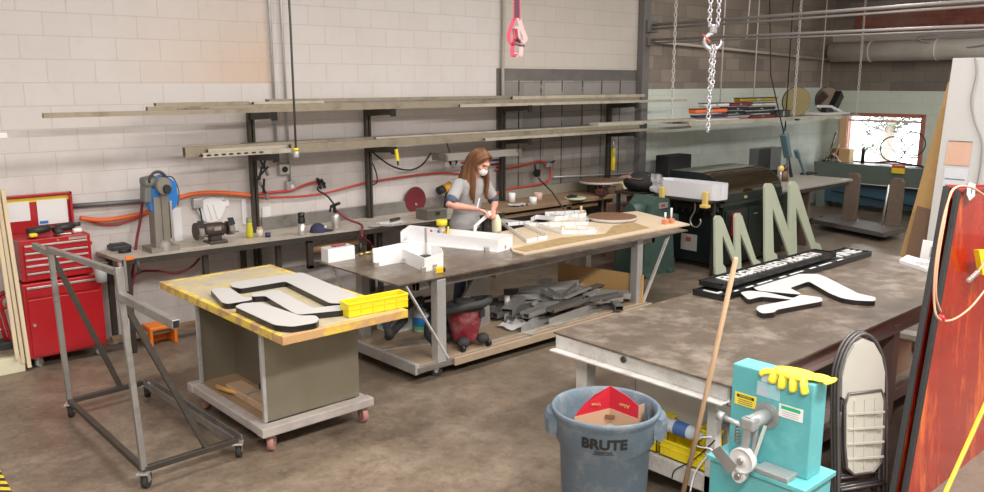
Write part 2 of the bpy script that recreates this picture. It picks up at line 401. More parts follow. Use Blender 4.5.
a = MB(); chain(a, hx-.012, hy, zb, zt-.14, .05, .0065, .015); chain(a, hx+.008, hy-.01, zb+.35, zt-.14, .05, .0065, .015); part('tail_chain', a, chm, t)
a = MB(); a.box(hx-.03, hx+.03, hy-.02, hy+.02, zt-.05, zt+.02, .01)
hk = [V((math.cos(q)*.052, -math.sin(q)*0 - math.cos(q)*.045, math.sin(q)*.062)) for q in [PI*(.55+i*1.55/14) for i in range(15)]]
a.tube([V((hx, hy, zt-.03))]+[V((hx, hy, zt-.115))+p for p in hk], [.012]+[.017]*10+[.015, .013, .011, .008, .005], 8)
part('hook', a, chm, t)
part('safety_tag', MB().prism([Y(702, 34, -4.3), Y(704, 34, -4.3), Y(711, 41, -4.3), Y(710, 43, -4.3)], (.004, .004, 0)), mat('tag_red', (.6, .12, .08), .5), t)
# pink webbing sling
px_, py_ = Y(517, 0, -2.2)[:2]; zs = Y(517, 18, -2.2).z
pink = mat('sling_pink', (.72, .10, .17), .7, 0, .15, 8); pinkp = mat('sling_pale', (.75, .52, .52), .7); purp = mat('sling_purple', (.13, .06, .09), .7)
t = thing('lifting_sling', 'pink and purple webbing sling knotted and hanging from above', 'sling', (px_, py_, 5.0))
ex = V((.74, -.67, 0))
def strap(pts, w): # ribbon across ex
    g = [[V(p)-ex*w/2, V(p)+ex*w/2] for p in smooth_path(pts, 5)]
    mb = MB().sheet(g); n = len(mb.v); mb.sheet([[q+V((.67, .74, 0))*.004 for q in r] for r in g]); return mb
C0 = V((px_, py_, 0))
def pp(u, z): return C0+ex*u+V((0, 0, z))
part('main_strap', strap([pp(-.01, 5), pp(-.005, 4), pp(0, zs)], .05), purp, t)
part('edge_strap', strap([pp(-.035, 5), pp(-.03, 4), pp(-.028, zs-.02)], .016), pink, t)
part('edge_strap', strap([pp(.022, 5), pp(.026, 4), pp(.028, zs-.02)], .016), pink, t)
part('strap_loop', strap([pp(-.02, zs), pp(-.07, zs-.12), pp(-.08, zs-.20), pp(-.03, zs-.26), pp(-.01, zs-.1)], .04), pink, t)
part('strap_loop', strap([pp(.02, zs), pp(.05, zs-.1), pp(.085, zs-.2), pp(.03, zs-.24), pp(.0, zs-.08)], .045), pinkp, t)
part('strap_loop', strap([pp(-.02, zs-.1), pp(.0, zs-.2), pp(.06, zs-.27), pp(-.02, zs-.24)], .05), purp, t)
part('strap_end', strap([pp(-.02, zs-.2), pp(-.045, zs-.3), pp(-.035, zs-.37), pp(0, zs-.34)], .04), pink, t)
part('strap_end', strap([pp(.03, zs-.2), pp(.045, zs-.3), pp(.03, zs-.37), pp(-.01, zs-.33)], .04), pinkp, t)
# hanging cord with plug
t = thing('pendant_cord', 'grey cord hanging from above with a yellow-collared plug', 'cord', (1.96, -1.2, 5))
zp = Y(296, 148, -1.2).z
part('cord', MB().tube([(1.93, -1.2, 5), (1.96, -1.2, 3), (1.96, -1.2, zp)], .011, 8), mat('cord_grey', (.07, .065, .06), .6), t)
part('collar', MB().cyl((1.96, -1.2, zp), (1.96, -1.2, zp-.025), .024), yellow, t)
part('plug', MB().lathe([(0, zp-.025), (.022, zp-.025), (.028, zp-.05), (.028, zp-.08), (.018, zp-.10), (0, zp-.10)], (1.96, -1.2, 0)), galv, t)
# conduits and boxes on the wall
t = thing('electrical_conduit', 'left of two thin silver conduits running up the wall, outlet box at its foot', 'conduit', (2.38, -.03, 1.5))
part('pipe', MB().cyl((2.38, -.035, 1.6), (2.37, -.035, 5), .016), galv, t)
def ebox(p, nm='outlet_box', w=.12):
    mb = MB(); mb.box(p.x-w/2, p.x+w/2, -.07, -.005, p.z-w/2, p.z+w/2, .008); mb.cyl((p.x, -.075, p.z), (p.x, -.065, p.z), .03); return mb
bx_ = Y(283, 169, -.03)
part('socket_box', ebox(bx_), galv, t)
part('socket_face', MB().cyl((bx_.x, -.082, bx_.z), (bx_.x, -.07, bx_.z), .032), black, t)
t = thing('electrical_conduit', 'right of two thin silver conduits running down the wall to a small lower box', 'conduit', (2.5, -.03, 1.3))
part('pipe', MB().cyl((2.52, -.035, 1.38), (2.5, -.035, 5), .014), galv, t)
part('socket_box', ebox(Y(290, 186, -.03), w=.11), galv, t)
part('outlet', MB().cyl((2.52, -.085, 1.33), (2.52, -.07, 1.33), .022), white, t)
t = thing('wall_outlet', 'grey outlet box with a short cord, on wall above the bench grinder', 'outlet', Y(197, 203, -.03))
part('socket_box', ebox(Y(197, 203, -.03), w=.10), galv, t)
part('cord', MB().tube(smooth_path([Y(199, 207, -.06), Y(201, 214, -.06), Y(202, 222, -.1)]), .008, 6), blackm, t)
single('wall_conduit', 'grey horizontal conduit on the wall behind the red tool chest', 'pipe', MB().cyl(Y(72, 206, -.04), Y(160, 200, -.04), .022), mat('conduit_grey', (.17, .18, .19), .5, .5))
gp = [Y(579, 176, -.05), Y(620, 174, -.05), Y(632, 173, -.05), Y(637, 177, -.06), Y(637, 190, -.06)]
single('wall_conduit', 'thin silver conduit across the dark panel, bent down at its right end', 'pipe', MB().tube([Y(553, 177, -.04)]+gp, .012, 8), galv)
# hoses on the wall
def hose(name, label, pts, r, m, grp=None, cat='hose'):
    return single(name, label, cat, MB().tube(smooth_path(pts, 6), r, 8), m, group=grp)
hose('air_hose', 'thick orange hose running along the wall behind the belt sander', [Y(a, b_, -.07) for a, b_ in ((80, 218), (105, 220), (140, 214), (160, 206), (176, 199), (193, 194), (215, 192.5), (238, 194), (256, 196))], .022, hoseor)
hose('air_hose', 'thin red hose sagging on the wall just beside the tool chest lid', [Y(a, b_, -.04) for a, b_ in ((82, 219), (100, 224), (118, 224), (135, 219), (150, 213))], .010, hosered)
hose('air_hose', 'red hose along the wall dropping to the silver spray can', [Y(a, b_, -.06) for a, b_ in ((256, 194), (275, 192), (292, 190), (305, 185), (316, 182), (322, 182))], .014, hosered)
hose('air_hose', 'long red hose rising along the wall towards the worker', [Y(a, b_, -.05) for a, b_ in ((256, 197), (290, 197), (320, 194), (345, 188), (370, 182), (410, 176), (440, 173), (460, 174))], .012, hosered)
hose('air_hose', 'red hose loop hung on the dark panel right of the worker', [Y(a, b_, -.06) for a, b_ in ((495, 170), (512, 167), (528, 164), (540, 161), (549, 165), (551, 174), (548, 181), (535, 185), (515, 188), (500, 192), (492, 199))], .013, hosered)
hose('air_hose', 'dark red hose hanging from wall down behind the left bench', [Y(a, b_, -.2) for a, b_ in ((143, 190), (142, 205), (140, 222), (137, 238), (134, 262), (131, 285))], .014, hosedk)
hose('air_hose', 'dark red hose looping from under the left end of the bench', [Y(a, b_, -.3) for a, b_ in ((132, 296), (133, 280), (140, 272), (155, 271), (175, 273), (190, 268), (200, 258))], .012, hosedk)
hose('power_cable', 'black cable swagged below the lower rack of steel', [Y(a, b_, -.1) for a, b_ in ((370, 150), (385, 162), (397, 168), (410, 170), (422, 165), (431, 153))], .010, blackm, cat='cable')
hose('power_cable', 'short black cable curling down beside the second rack post', [Y(a, b_, -.1) for a, b_ in ((371, 160), (376, 172), (377, 182), (372, 185))], .008, blackm, cat='cable')
cl = Y(549, 165, -.08)
t = thing('hose_clip', 'silver spring clip holding up the red hose loop', 'clip', cl)
part('jaw', MB().box(cl.x-.05, cl.x+.05, cl.y-.02, cl.y+.04, cl.z-.03, cl.z+.03, .01), alu, t)
part('handle', MB().bar(cl+V((.02, 0, .02)), cl+V((.09, -.02, .05)), .03, .02), blackm, t)
b0 = Y(536, 173, -.1)
t = thing('wall_gauge', 'small round black dial on the dark panel below the hose', 'gauge', b0)
part('dial', MB().cyl(b0, b0+V((0, -.03, 0)), .055, n=20), black, t); part('bracket', MB().bar(b0, b0+V((0, .02, .12)), .02, .02), dsteel, t)
t = thing('spring_clamp', 'black spring clamps gripping the red hose on the wall', 'clamp', Y(319, 183, -.08))
for a, b_, c_, d_ in ((317, 178, 321, 189), (321, 179, 325, 188), (318, 180, 325, 184)): part('jaw', MB().bar(Y(a, b_, -.08), Y(c_, d_, -.08), .03, .03, .006), black, t)
# ---------------------------------------------------------------- papers and marks on the wall
def paper_on_wall(a, b_, c_, d_, label, m=paper, lines=0, y=-.012, cat='paper', name='paper_sheet', parent=None):
    p0 = Y(a, b_, y); p1 = Y(c_, d_, y)
    mb = MB().box(p0.x, p1.x, y-.004, y, p1.z, p0.z)
    return single(name, label, cat, mb, m)
paper_on_wall(172, 208, 183, 241, 'tall white paper hanging on wall right of the belt sander')
paper_on_wall(262, 207, 272, 236, 'narrow white paper tag hanging right of the first rack post')
paper_on_wall(241, 199, 247, 224, 'narrow white paper strip on wall above the yellow bottle')
ms = Y(212, 210, -.04)
mb = MB().prism([V((ms.x+.15*math.cos(q)*(1+.12*math.sin(3*q)), -.01, ms.z+.13*math.sin(q))) for q in [2*PI*i/20 for i in range(20)]], (0, -.02, 0))
for k in range(3): mb.bar((ms.x-.1+.06*k, -.035, ms.z+.06), (ms.x-.06+.06*k, -.035, ms.z-.1), .01, .01)
single('paper_pattern', 'round white cut-out pattern pinned to wall above the grinder', 'paper pattern', mb, paper)
mb = MB(); 
for a in ((218, 198, 224, 203), (222, 200, 229, 206)): p0 = Y(a[0], a[1], -.01); p1 = Y(a[2], a[3], -.01); mb.box(p0.x, p1.x, -.016, -.012, p1.z, p0.z)
single('paper_note', 'small white note pinned right of the round paper pattern', 'paper', mb, paper)
# safety sign behind the worker
p0 = Y(445, 152, -.02); p1 = Y(504, 166, -.02)
t = thing('safety_sign', 'white notice with red and blue lines and a black mask emblem behind the worker', 'sign', (p0.x, -.02, p1.z))
sx_, sz_ = p0.x, p1.z; W_ = p1.x-p0.x; H_ = p0.z-p1.z
part('panel', MB().box(p0.x, p1.x, -.016, -.008, p1.z, p0.z), paper, t)
rl = mat('sign_red', (.40, .03, .06), .6); bl = mat('sign_blue', (.08, .06, .22), .6)
for k in range(4):
    zz = p0.z-.04-k*H_*.23
    part('text_line', MB().box(p0.x+.26*W_, p0.x+.50*W_-.03*k, -.02, -.016, zz-.018, zz+.012), (rl, bl)[k % 2], t)
    part('text_line', MB().box(p0.x+.70*W_+.02*k, p1.x-.06-.03*(k % 2), -.02, -.016, zz-.018, zz+.012), (bl, rl)[k % 2], t)
e = V((p0.x+.13*W_, -.02, (p0.z+p1.z)/2))
part('emblem', MB().prism([e+V(q) for q in ((-.07, 0, .10), (-.04, 0, .06), (.04, 0, .06), (.07, 0, .10), (.07, 0, -.02), (.04, 0, -.06), (.02, 0, 0), (-.02, 0, 0), (-.04, 0, -.06), (-.07, 0, -.02))], (0, -.004, 0)), black, t)
part('emblem_mask', MB().prism([e+V(q) for q in ((-.035, 0, -.01), (.035, 0, -.01), (.025, 0, -.08), (0, 0, -.10), (-.025, 0, -.08))], (0, -.006, 0)), greyface, t)
# random brown blotches are part of the wall material
rd = Y(415, 200, -.04)
t = thing('sanding_disc', 'dark red sanding disc leaning on wall at the back of bench', 'disc', rd)
part('disc', MB().cyl((rd.x, -.03, rd.z), (rd.x, -.055, rd.z), .155, n=32), mat('disc_red', (.15, .012, .02), .7), t)
part('rim', MB().tube([(rd.x+.155*math.cos(q*PI/16), -.042, rd.z+.155*math.sin(q*PI/16)) for q in range(32)], .01, 6, True), dsteel, t)
part('hub', MB().cyl((rd.x, -.055, rd.z-.05), (rd.x, -.065, rd.z-.05), .015), alu, t)
wd = Y(441, 189, -.1)
t = thing('power_drill', 'yellow and black power tool hanging on wall left of the worker', 'drill', wd)
part('body', MB().cyl(wd+V((-.06, -.02, -.02)), wd+V((.08, -.02, .02)), .05, n=14), blackm, t)
part('housing', MB().cyl(wd+V((.02, -.03, 0)), wd+V((.13, -.03, .04)), .055, n=14), mat('drill_amber', (.6, .3, .03), .5), t)
part('handle', MB().bar(wd+V((.10, -.02, .0)), wd+V((.05, -.02, -.26)), .045, .05, .01), blackm, t)
# ---------------------------------------------------------------- wall rack with steel stock
tips = {2.0: 1, 3.47: 1, 5.62: 1, 7.78: 1}
PX = [2.06, 3.50, 5.62, 7.78]
pl = ['dark steel rack post nearest the tool chest, two arms towards the room', 'dark steel rack post between the silver can and the red disc',
      'dark steel rack post just right of the worker', 'dark steel rack post at the right, yellow level hung on it']
for i, x in enumerate(PX):
    t = thing('rack_post', pl[i], 'rack post', (x, -.1, 0), 0, 'steel rack posts along the back wall')
    top = 2.18
    part('upright', MB().box(x-.032, x-.004, -.13, -.07, 0, top, .004), dsteel, t)
    part('upright', MB().box(x+.010, x+.036, -.13, -.07, 0, top, .004), dsteel, t)
    for z in (2.15, 1.735):
        part('arm', MB().prism([(x-.02, -.13, z-.09), (x-.02, -.13, z), (x-.02, -.60, z), (x-.02, -.60, z-.06)], (.045, 0, 0)), dsteel, t)
        part('arm_cap', MB().box(x-.028, x+.038, -.615, -.60, z-.08, z+.005), black, t)
sg = 'steel stock on the wall rack'
def stockbar(label, x0, x1, y, z, w, h, m, nm='steel_bar', dz=0.0):
    mb = MB(); mb.prism([(x0, y-w/2, z), (x0, y+w/2, z), (x0, y+w/2, z+h), (x0, y-w/2, z+h)], (x1-x0, 0, dz))
    mb.m = 1; e = min(w, h)*.18
    mb.prism([(x0-.001, y-w/2+e, z+e), (x0-.001, y+w/2-e, z+e), (x0-.001, y+w/2-e, z+h-e), (x0-.001, y-w/2+e, z+h-e)], (-.0005, 0, 0))
    return single(nm, label, 'steel bar', mb, [m, black], group=sg)
stockbar('thin square tube reaching furthest left on the top rack', .0, 2.5, -.52, 2.150, .045, .042, stock, 'steel_tube')
stockbar('heavy front bar of top rack, hand-written marks near its left end', .88, 8.0, -.46, 2.150, .05, .075, stock)
stockbar('short bar lying on top of the others at left of the top rack', .98, 1.9, -.40, 2.226, .06, .03, stock)
stockbar('second short bar lying on top of the others, left half of top rack', 1.95, 2.75, -.40, 2.226, .05, .025, stockl)
stockbar('wide flat bar at the back of the top rack', 1.6, 7.9, -.33, 2.150, .12, .09, steel)
stockbar('long light angle on the back of the top rack', 2.2, 8.2, -.22, 2.150, .09, .12, stock)
stockbar('pale bar on top of the stack at right of the top rack', 5.5, 8.2, -.40, 2.226, .05, .04, stockl)
stockbar('narrow pale bar reaching furthest right on the top rack', 4.5, 9.05, -.56, 2.150, .035, .035, stockl)
stockbar('heavy channel along the front of the lower rack', 2.3, 8.0, -.47, 1.735, .06, .085, stock)
stockbar('slotted strut with round holes at left of the lower rack', 1.36, 2.35, -.47, 1.735, .05, .045, stockl, 'slotted_strut')
stockbar('second slotted strut, stacked behind the first on lower rack', 1.45, 3.0, -.40, 1.735, .05, .075, stockl, 'slotted_strut')
stockbar('flat bar on top of slotted struts at left of the lower rack', 1.25, 3.4, -.33, 1.735, .07, .10, stock)
stockbar('wide channel at the back of the lower rack', 1.9, 7.9, -.23, 1.735, .11, .10, steel)
stockbar('pale thin bar reaching furthest right on the lower rack', 4.9, 9.2, -.55, 1.735, .04, .035, stockl)
stockbar('long pale strip lying across middle, above the lower rack', 3.4, 8.2, -.40, 1.820, .04, .018, stockl)
hl = MB()
for k in range(9):
    q = Y(200+k*7.5, 153.8-k*.35, -.47); hl.box(q.x-.02, q.x+.02, -.499, -.494, 1.75, 1.765)
# hole marks belong to the strut
st_ = [o for o in COL.objects if o.name == 'slotted_strut'][0]
part('slot', hl, black, st_)
wrt = MB()
mk = [o for o in COL.objects if o.name == 'steel_bar'][0]
text('marking', '1 1/2" x .120  20\'', .045, frame((1.30, -.487, 2.188), (1, 0, 0), (0, 0, 1)), ink, mk, .0005)
# work light under the lower rack
t = thing('work_light', 'long grey metal light hood under the rack behind the worker', 'light fixture', (4.9, -.4, 1.5))
part('hood', MB().prism([(4.35, -.50, 1.52), (4.35, -.44, 1.60), (4.35, -.30, 1.60), (4.35, -.24, 1.52)], (1.2, 0, 0)), mat('hood_grey', (.24, .215, .19), .5, .2), t)
part('end_cap', MB().box(4.33, 4.36, -.51, -.23, 1.515, 1.60, .004), steel, t); part('end_cap', MB().box(5.54, 5.57, -.51, -.23, 1.515, 1.60, .004), steel, t)
for x in (4.5, 5.4): part('hanger', MB().cyl((x, -.37, 1.60), (x, -.30, 1.74), .008, n=6), dsteel, t)
# things hung on the rack
def hung(label, x, z, m, name, parts):
    t = thing(name, label, name.replace('_', ' '), (x, -.5, z))
    for n_, mb, mt_ in parts: part(n_, mb, mt_, t)
    return t
p = Y(396, 152, -.62)
hung('small yellow utility knife hanging from the second rack arm', p.x, p.z, yellow, 'utility_knife',
     [('handle', MB().bar(p+V((0, 0, .03)), p+V((.02, 0, -.10)), .035, .03, .006), yellow), ('blade', MB().bar(p+V((.02, 0, -.10)), p+V((.025, 0, -.15)), .008, .025), dsteel)])
p = Y(613, 145, -.16); q = Y(613, 170, -.16)
hung('tall yellow spirit level hanging on the rightmost rack post', p.x, p.z, yellow, 'spirit_level',
     [('body', MB().box(p.x-.025, p.x+.025, -.19, -.15, q.z, p.z-.05, .004), yellow), ('vial', MB().box(p.x-.02, p.x+.02, -.195, -.185, q.z+.2, q.z+.26), alu), ('hanger', MB().cyl((p.x, -.165, p.z-.06), (p.x, -.165, p.z+.08), .012, n=8), alu)])
hx0 = Y(262, 160, -.2)
for k, (a, b_, c_, d_, lab) in enumerate(((259, 158, 266, 170, 'topmost black plier hanging on the first rack post'), (262, 166, 259, 180, 'middle pair of black snips hanging on the first rack post'), (258, 178, 266, 194, 'lowest set of dark pliers hanging on the first rack post'))):
    p = Y(a, b_, -.2); q = Y(c_, d_, -.2)
    t = thing('hand_pliers', lab, 'pliers', p, 0, 'pliers hung on the first rack post')
    part('handle', MB().bar(p, q, .02, .02, .004), black, t); part('handle', MB().bar(p+V((.07, 0, -.01)), q+V((-.03, 0, .01)), .02, .02, .004), black, t)
    part('jaw', MB().bar(q, q+V((.02, 0, -.06)), .03, .03, .006), steel, t)
# hanging shelf on the right with its ropes
t = thing('hanging_shelf', 'long plank shelf hung on ropes and chains from above', 'shelf', (8.5, -.7, 1.86))
def slab(x0, x1, y0, y1, z0, z1, dz):
    return MB().prism([(x0, y0, z0), (x0, y1, z0), (x0, y1, z1), (x0, y0, z1)], (x1-x0, 0, dz))
part('plank', slab(8.45, 14.0, -1.02, -.25, 1.835, 1.875, -.03), wood('plank_wood', (.38, .33, .27), (.20, .17, .14), 'x'), t)
part('plank', slab(8.45, 13.2, -1.05, -1.02, 1.82, 1.88, -.03), stockl, t)
rope = mat('rope', (.60, .58, .55), .8)
for x, y, k in ((8.36, -.8, 1), (9.92, -.6, 0), (11.42, -.3, 0), (11.55, -1.0, 1), (13.82, -.3, 0), (13.9, -1.0, 1)):
    mb = MB()
    if k: chain(mb, x, y, 1.85, 4.99, .09, .007, .018)
    else: mb.tube([(x, y, 1.86), (x, y, 5.0)], .011, 6)
    part('hanger', mb, rope, t)
part('hanger', MB().tube([(11.66, -.8, 1.6), (11.64, -.8, 5)], .01, 6), blackm, t)
part('cross_bar', MB().box(11.5, 11.6, -1.1, -.2, 1.80, 1.83), dsteel, t)
part('hanger', MB().tube([(10.27, -.8, 3.1), (10.36, -.8, 5)], .012, 6), rope, t)
single('long_plank', 'long pale strip of wood lying from the hanging shelf to the rack', 'plank', slab(6.55, 10.2, -.95, -.80, 1.877, 1.91, -.005), stockl)
def can(a, b_, c_, d_, m, lab, y=-.98, dp=.14, nm='sign_can', rim=True):
    p0 = Y(a, d_, y); p1 = Y(c_, b_, y); w = p1.x-p0.x
    t = thing(nm, lab, 'flat case', ((p0.x+p1.x)/2, y+dp/2, p0.z), 0, 'stacked flat coloured cases on the hanging shelf')
    part('body', MB().box(p0.x, p1.x-.0, y, y+dp, p0.z, p1.z-.004, .02), m, t)
    if rim:
        part('clasp', MB().box(p0.x+w*.42, p0.x+w*.50, y-.008, y, p0.z+.015, p1.z-.02), alu, t)
        part('lid', MB().box(p0.x-.005, p1.x+.005, y-.005, y+dp+.005, p1.z-.012, p1.z-.003), black, t)
cc = dict(b=mat('case_blue', (.03, .035, .16), .25, coat=.5), l=mat('case_lilac', (.42, .34, .40), .3), r=mat('case_red', (.35, .01, .025), .25, coat=.5), o=mat('case_orange', (.72, .13, .03), .3, coat=.4),
          m=mat('case_maroon', (.25, .015, .03), .25, coat=.5), w=mat('case_white', (.62, .60, .56), .35), g=mat('case_gold', (.55, .38, .04), .25, .6), k=mat('case_black', (.02, .018, .03), .25, coat=.5))
can(697, 118, 739, 121.4, cc['w'], 'white flat board at bottom left of the coloured stack', rim=False)
can(698, 114, 727.5, 118, cc['b'], 'dark blue case in the bottom row, below the orange one')
can(728.5, 114, 750.5, 118, cc['l'], 'pale lilac case in the middle of the bottom row')
can(751, 114, 776, 118, cc['r'], 'bright red case at right of the bottom row')
can(696, 107.5, 728, 114, cc['o'], 'orange case, tallest and leftmost of the stack')
can(728.5, 110.5, 745.5, 114, cc['k'], 'left of the lower black cases beside the orange one')
can(746, 110.5, 775, 114, cc['k'], 'long black case directly on the bright red one')
can(728.5, 106.3, 748.5, 110.5, cc['k'], 'black case under the maroon one')
can(749, 106.3, 776, 110.5, cc['k'], 'black case under the right-hand white one')
can(706, 102.3, 730, 107.5, cc['w'], 'white case with a black lid on top of the orange one')
can(730.5, 102, 752.5, 106.3, cc['m'], 'maroon case in the upper row of the stack')
can(753, 102, 777, 106.3, cc['w'], 'white case in upper row below the gold one')
can(741, 96.8, 778, 102, cc['g'], 'gold case on top of the whole stack')
can(777, 109.5, 791, 117.6, cc['k'], 'separate black case at the right of the stack, beside the round disc')
# round discs standing on the shelf
am = mat('disc_amber', (.27, .22, .10), .3, .2, .1); br = mat('disc_mirror', (.30, .23, .19), .15, .8, .2)
for (a, b_, r, y, m, lab) in ((796, 103.5, .245, -.85, am, 'olive yellow round disc standing upright on the hanging shelf'), (827, 105, .24, -.45, br, 'round brownish reflective disc near the right end of hanging shelf')):
    c = Y(a, b_, y)
    zc_ = 1.862+r
    t = thing('round_disc', lab, 'disc', (c.x, y, 1.862))
    n_ = V((-.62, -.78, 0))
    part('plate', MB().cyl(V((c.x, y, zc_)), V((c.x, y, zc_))+n_*.02, r, n=40), m, t)
    part('rim', MB().tube([V((c.x, y, zc_))+V((.78, -.62, 0))*r*math.cos(q*PI/20)+V((0, 0, 1))*r*math.sin(q*PI/20) for q in range(40)], .012, 6, True), blackm, t)
c = Y(836, 104, -.75)
t = thing('tilted_box', 'black box tilted on a white pad in front of the brownish disc', 'box', (c.x, -.75, 1.87))
part('body', MB().obox((c.x, -.75, 2.09), (.17, .12, .36), (0, math.radians(42), 0), .01), black, t)
part('pad', MB().obox((c.x-.1, -.7, 1.93), (.55, .3, .05), (0, math.radians(14), 0), .01), paper, t)
part('clamp', MB().obox((c.x-.42, -.8, 1.91), (.26, .14, .1), (0, .2, 0), .02), black, t)
q0 = Y(826, 116, -.95); q1 = Y(850, 119, -.95)
single('foam_board', 'white foam strip lying at the right end of the hanging shelf', 'board', MB().box(q0.x, q1.x, -.95, -.5, 1.85, 1.89, .005), paper)
# ---------------------------------------------------------------- left bench
BZ = .88
t = thing('steel_bench', 'long steel-topped workbench along the back wall with square tube legs', 'workbench', (2.6, -.3, 0))
part('bench_top', MB().prism([(.50, -.61, BZ-.03), (4.95, -.85, BZ-.03), (4.95, -.03, BZ-.03), (.46, -.03, BZ-.03)], (0, 0, .03)), plate2, t)
part('front_edge', MB().bar((.50, -.617, BZ-.024), (4.95, -.857, BZ-.024), .012, .052), dsteel, t)
part('backsplash', MB().box(2.16, 4.95, -.05, -.025, BZ, BZ+.14, .003), steel, t)
for x, y in ((.55, -.58), (1.28, -.58), (2.05, -.58), (1.9, -.1), (3.3, -.58), (4.7, -.78), (.55, -.1)):
    part('leg', MB().box(x-.025, x+.025, y-.025, y+.025, 0, BZ-.03, .003), dsteel, t)
part('leg_frame', MB().box(.48, .53, -.60, -.55, 0, BZ-.03, .003), paintw, t)
part('low_rail', MB().box(.4, 1.6, -.50, -.42, .10, .15, .004), woodx, t)
fr = MB()
for a in ((2.30, -.75, 2.36, -.05, .82, .85), (2.30, -.75, 2.36, -.70, .55, .85), (2.30, -.75, 3.0, -.70, .55, .59), (2.94, -.75, 3.0, -.70, .55, .70)): fr.box(a[0], a[2], a[1], a[3], a[4], a[5], .004)
part('tool_bracket', fr, dsteel, t)
part('vise_tube', MB().cyl((2.35, -.66, .72), (2.95, -.66, .74), .045, n=12), mat('rusty', (.22, .13, .06), .6, .3), t)
# belt sander
c = V((1.0, -.38, BZ))
bs = mat('sander_grey', (.26, .24, .21), .5, .35, .15, 6, .05); bb = mat('sander_blue', (.02, .19, .55), .4)
t = thing('belt_sander', 'upright grey belt sander with a blue guard standing on the left bench', 'belt sander', c)
part('base', MB().prism([(.84, -.50, BZ), (1.20, -.50, BZ), (1.20, -.26, BZ), (.84, -.26, BZ)], (0, 0, .05)).lathe([(.13, 0), (.12, .07), (.09, .12), (0, .12)], (1.03, -.38, BZ)), bs, t)
part('column', MB().prism([(.92, -.46, BZ+.04), (1.11, -.46, BZ+.04), (1.12, -.46, BZ+.55), (.93, -.46, BZ+.55)], (0, .14, 0)), bs, t)
part('platen', MB().box(1.12, 1.15, -.48, -.34, BZ+.12, BZ+.5, .004), alu, t)
part('guard', MB().prism([(.90, -.44, BZ+.42), (1.06, -.44, BZ+.34), (1.20, -.44, BZ+.42), (1.26, -.44, BZ+.50), (1.24, -.44, BZ+.68), (1.10, -.44, BZ+.76), (.90, -.44, BZ+.72), (.86, -.44, BZ+.60)], (0, .10, 0)), bb, t)
part('belt', MB().box(1.02, 1.10, -.475, -.46, BZ+.1, BZ+.68), mat('belt_grit', (.20, .18, .15), .9), t)
part('top_wheel', MB().cyl((1.05, -.52, BZ+.66), (1.05, -.34, BZ+.66), .085, n=20), bs, t)
part('motor', MB().cyl((.84, -.40, BZ+.68), (.98, -.40, BZ+.70), .07, n=16).obox((.87, -.40, BZ+.58), (.09, .12, .16), (0, .1, 0), .01), mat('motor_grey', (.17, .18, .17), .5, .3), t)
part('head_loop', MB().tube([(1.0+.11*math.cos(q*PI/10), -.47, BZ+.70+.10*math.sin(q*PI/10)) for q in range(11)], .016, 6), dsteel, t)
part('knob', MB().cyl((1.07, -.56, BZ+.63), (1.07, -.52, BZ+.63), .045, n=14), blackm, t)
part('cord', MB().tube(smooth_path([(1.14, -.4, BZ+.74), (1.22, -.42, BZ+.72), (1.28, -.42, BZ+.58), (1.25, -.42, BZ+.44)]), .006, 6), blackm, t)
_scale_thing(t, .74, 1, .94); t.location.x -= .07
# bench grinder
gx = Y(218, 232, -.38).x; gy = -.38
gm = mat('grinder_brown', (.085, .060, .048), .45, .5, .25, 10, .05)
t = thing('bench_grinder', 'worn brown bench grinder with two wheels on the left bench', 'bench grinder', (gx, gy, BZ))
part('base', MB().box(gx-.10, gx+.12, gy-.09, gy+.09, BZ, BZ+.035, .008).box(gx-.06, gx+.07, gy-.05, gy+.05, BZ+.03, BZ+.1, .01), dsteel, t)
part('motor', MB().lathe([(0, -.14), (.05, -.14), (.075, -.10), (.08, 0), (.075, .10), (.05, .14), (0, .14)], (gx, gy, BZ+.15), 20, 'x'), gm, t)
part('nameplate', MB().box(gx-.03, gx+.05, gy-.083, gy-.078, BZ+.15, BZ+.19), alu, t)
for s, r in ((-1, .095), (1, .075)):
    part('wheel_guard', MB().cyl((gx+s*.15, gy, BZ+.15), (gx+s*.22, gy, BZ+.15), r, n=22), gm, t)
    part('wheel', MB().cyl((gx+s*.155, gy-.02, BZ+.145), (gx+s*.215, gy-.02, BZ+.145), r-.005, n=22), mat('stone', (.25, .23, .21), .9), t)
    part('tool_rest', MB().box(gx+s*.14, gx+s*.23, gy-.15, gy-.09, BZ+.115, BZ+.125), steel, t)
    part('eye_shield', MB().bar((gx+s*.18, gy-.10, BZ+.20), (gx+s*.18, gy-.05, BZ+.27), .07, .006), black, t)
_scale_thing(t, .86, .9, .9); t.location.x -= .04
# small things on the bench
p = Z(119, 249, BZ)
t = thing('postal_scale', 'small flat black scale at the left end of the bench', 'scale', p)
part('body', MB().box(p.x-.09, p.x+.09, p.y-.09, p.y+.09, BZ, BZ+.045, .01), mat('scale_black', (.035, .037, .045), .5), t); part('tray', MB().box(p.x-.07, p.x+.07, p.y-.03, p.y+.08, BZ+.045, BZ+.055, .003), dsteel, t)
p = Z(124, 253, BZ)
t = thing('spray_nozzle', 'small black nozzle lying at the front edge of left bench', 'nozzle', p)
part('barrel', MB().cyl(p+V((-.05, 0, .02)), p+V((.06, -.01, .02)), .018, n=10), black, t)
p = Z(186, 247, BZ)
single('metal_sheet', 'flat light metal sheet lying between belt sander and grinder', 'sheet', MB().obox((p.x, p.y, BZ+.006), (.42, .2, .01), (0, 0, -.05)), stockl)
def bottle(p, prof, m, nm, lab, cat, cap=None, capm=None):
    t = thing(nm, lab, cat, p); part('body', MB().lathe(prof, p, 20), m, t)
    if cap: part('cap', MB().lathe(cap, p, 16), capm, t)
    return t
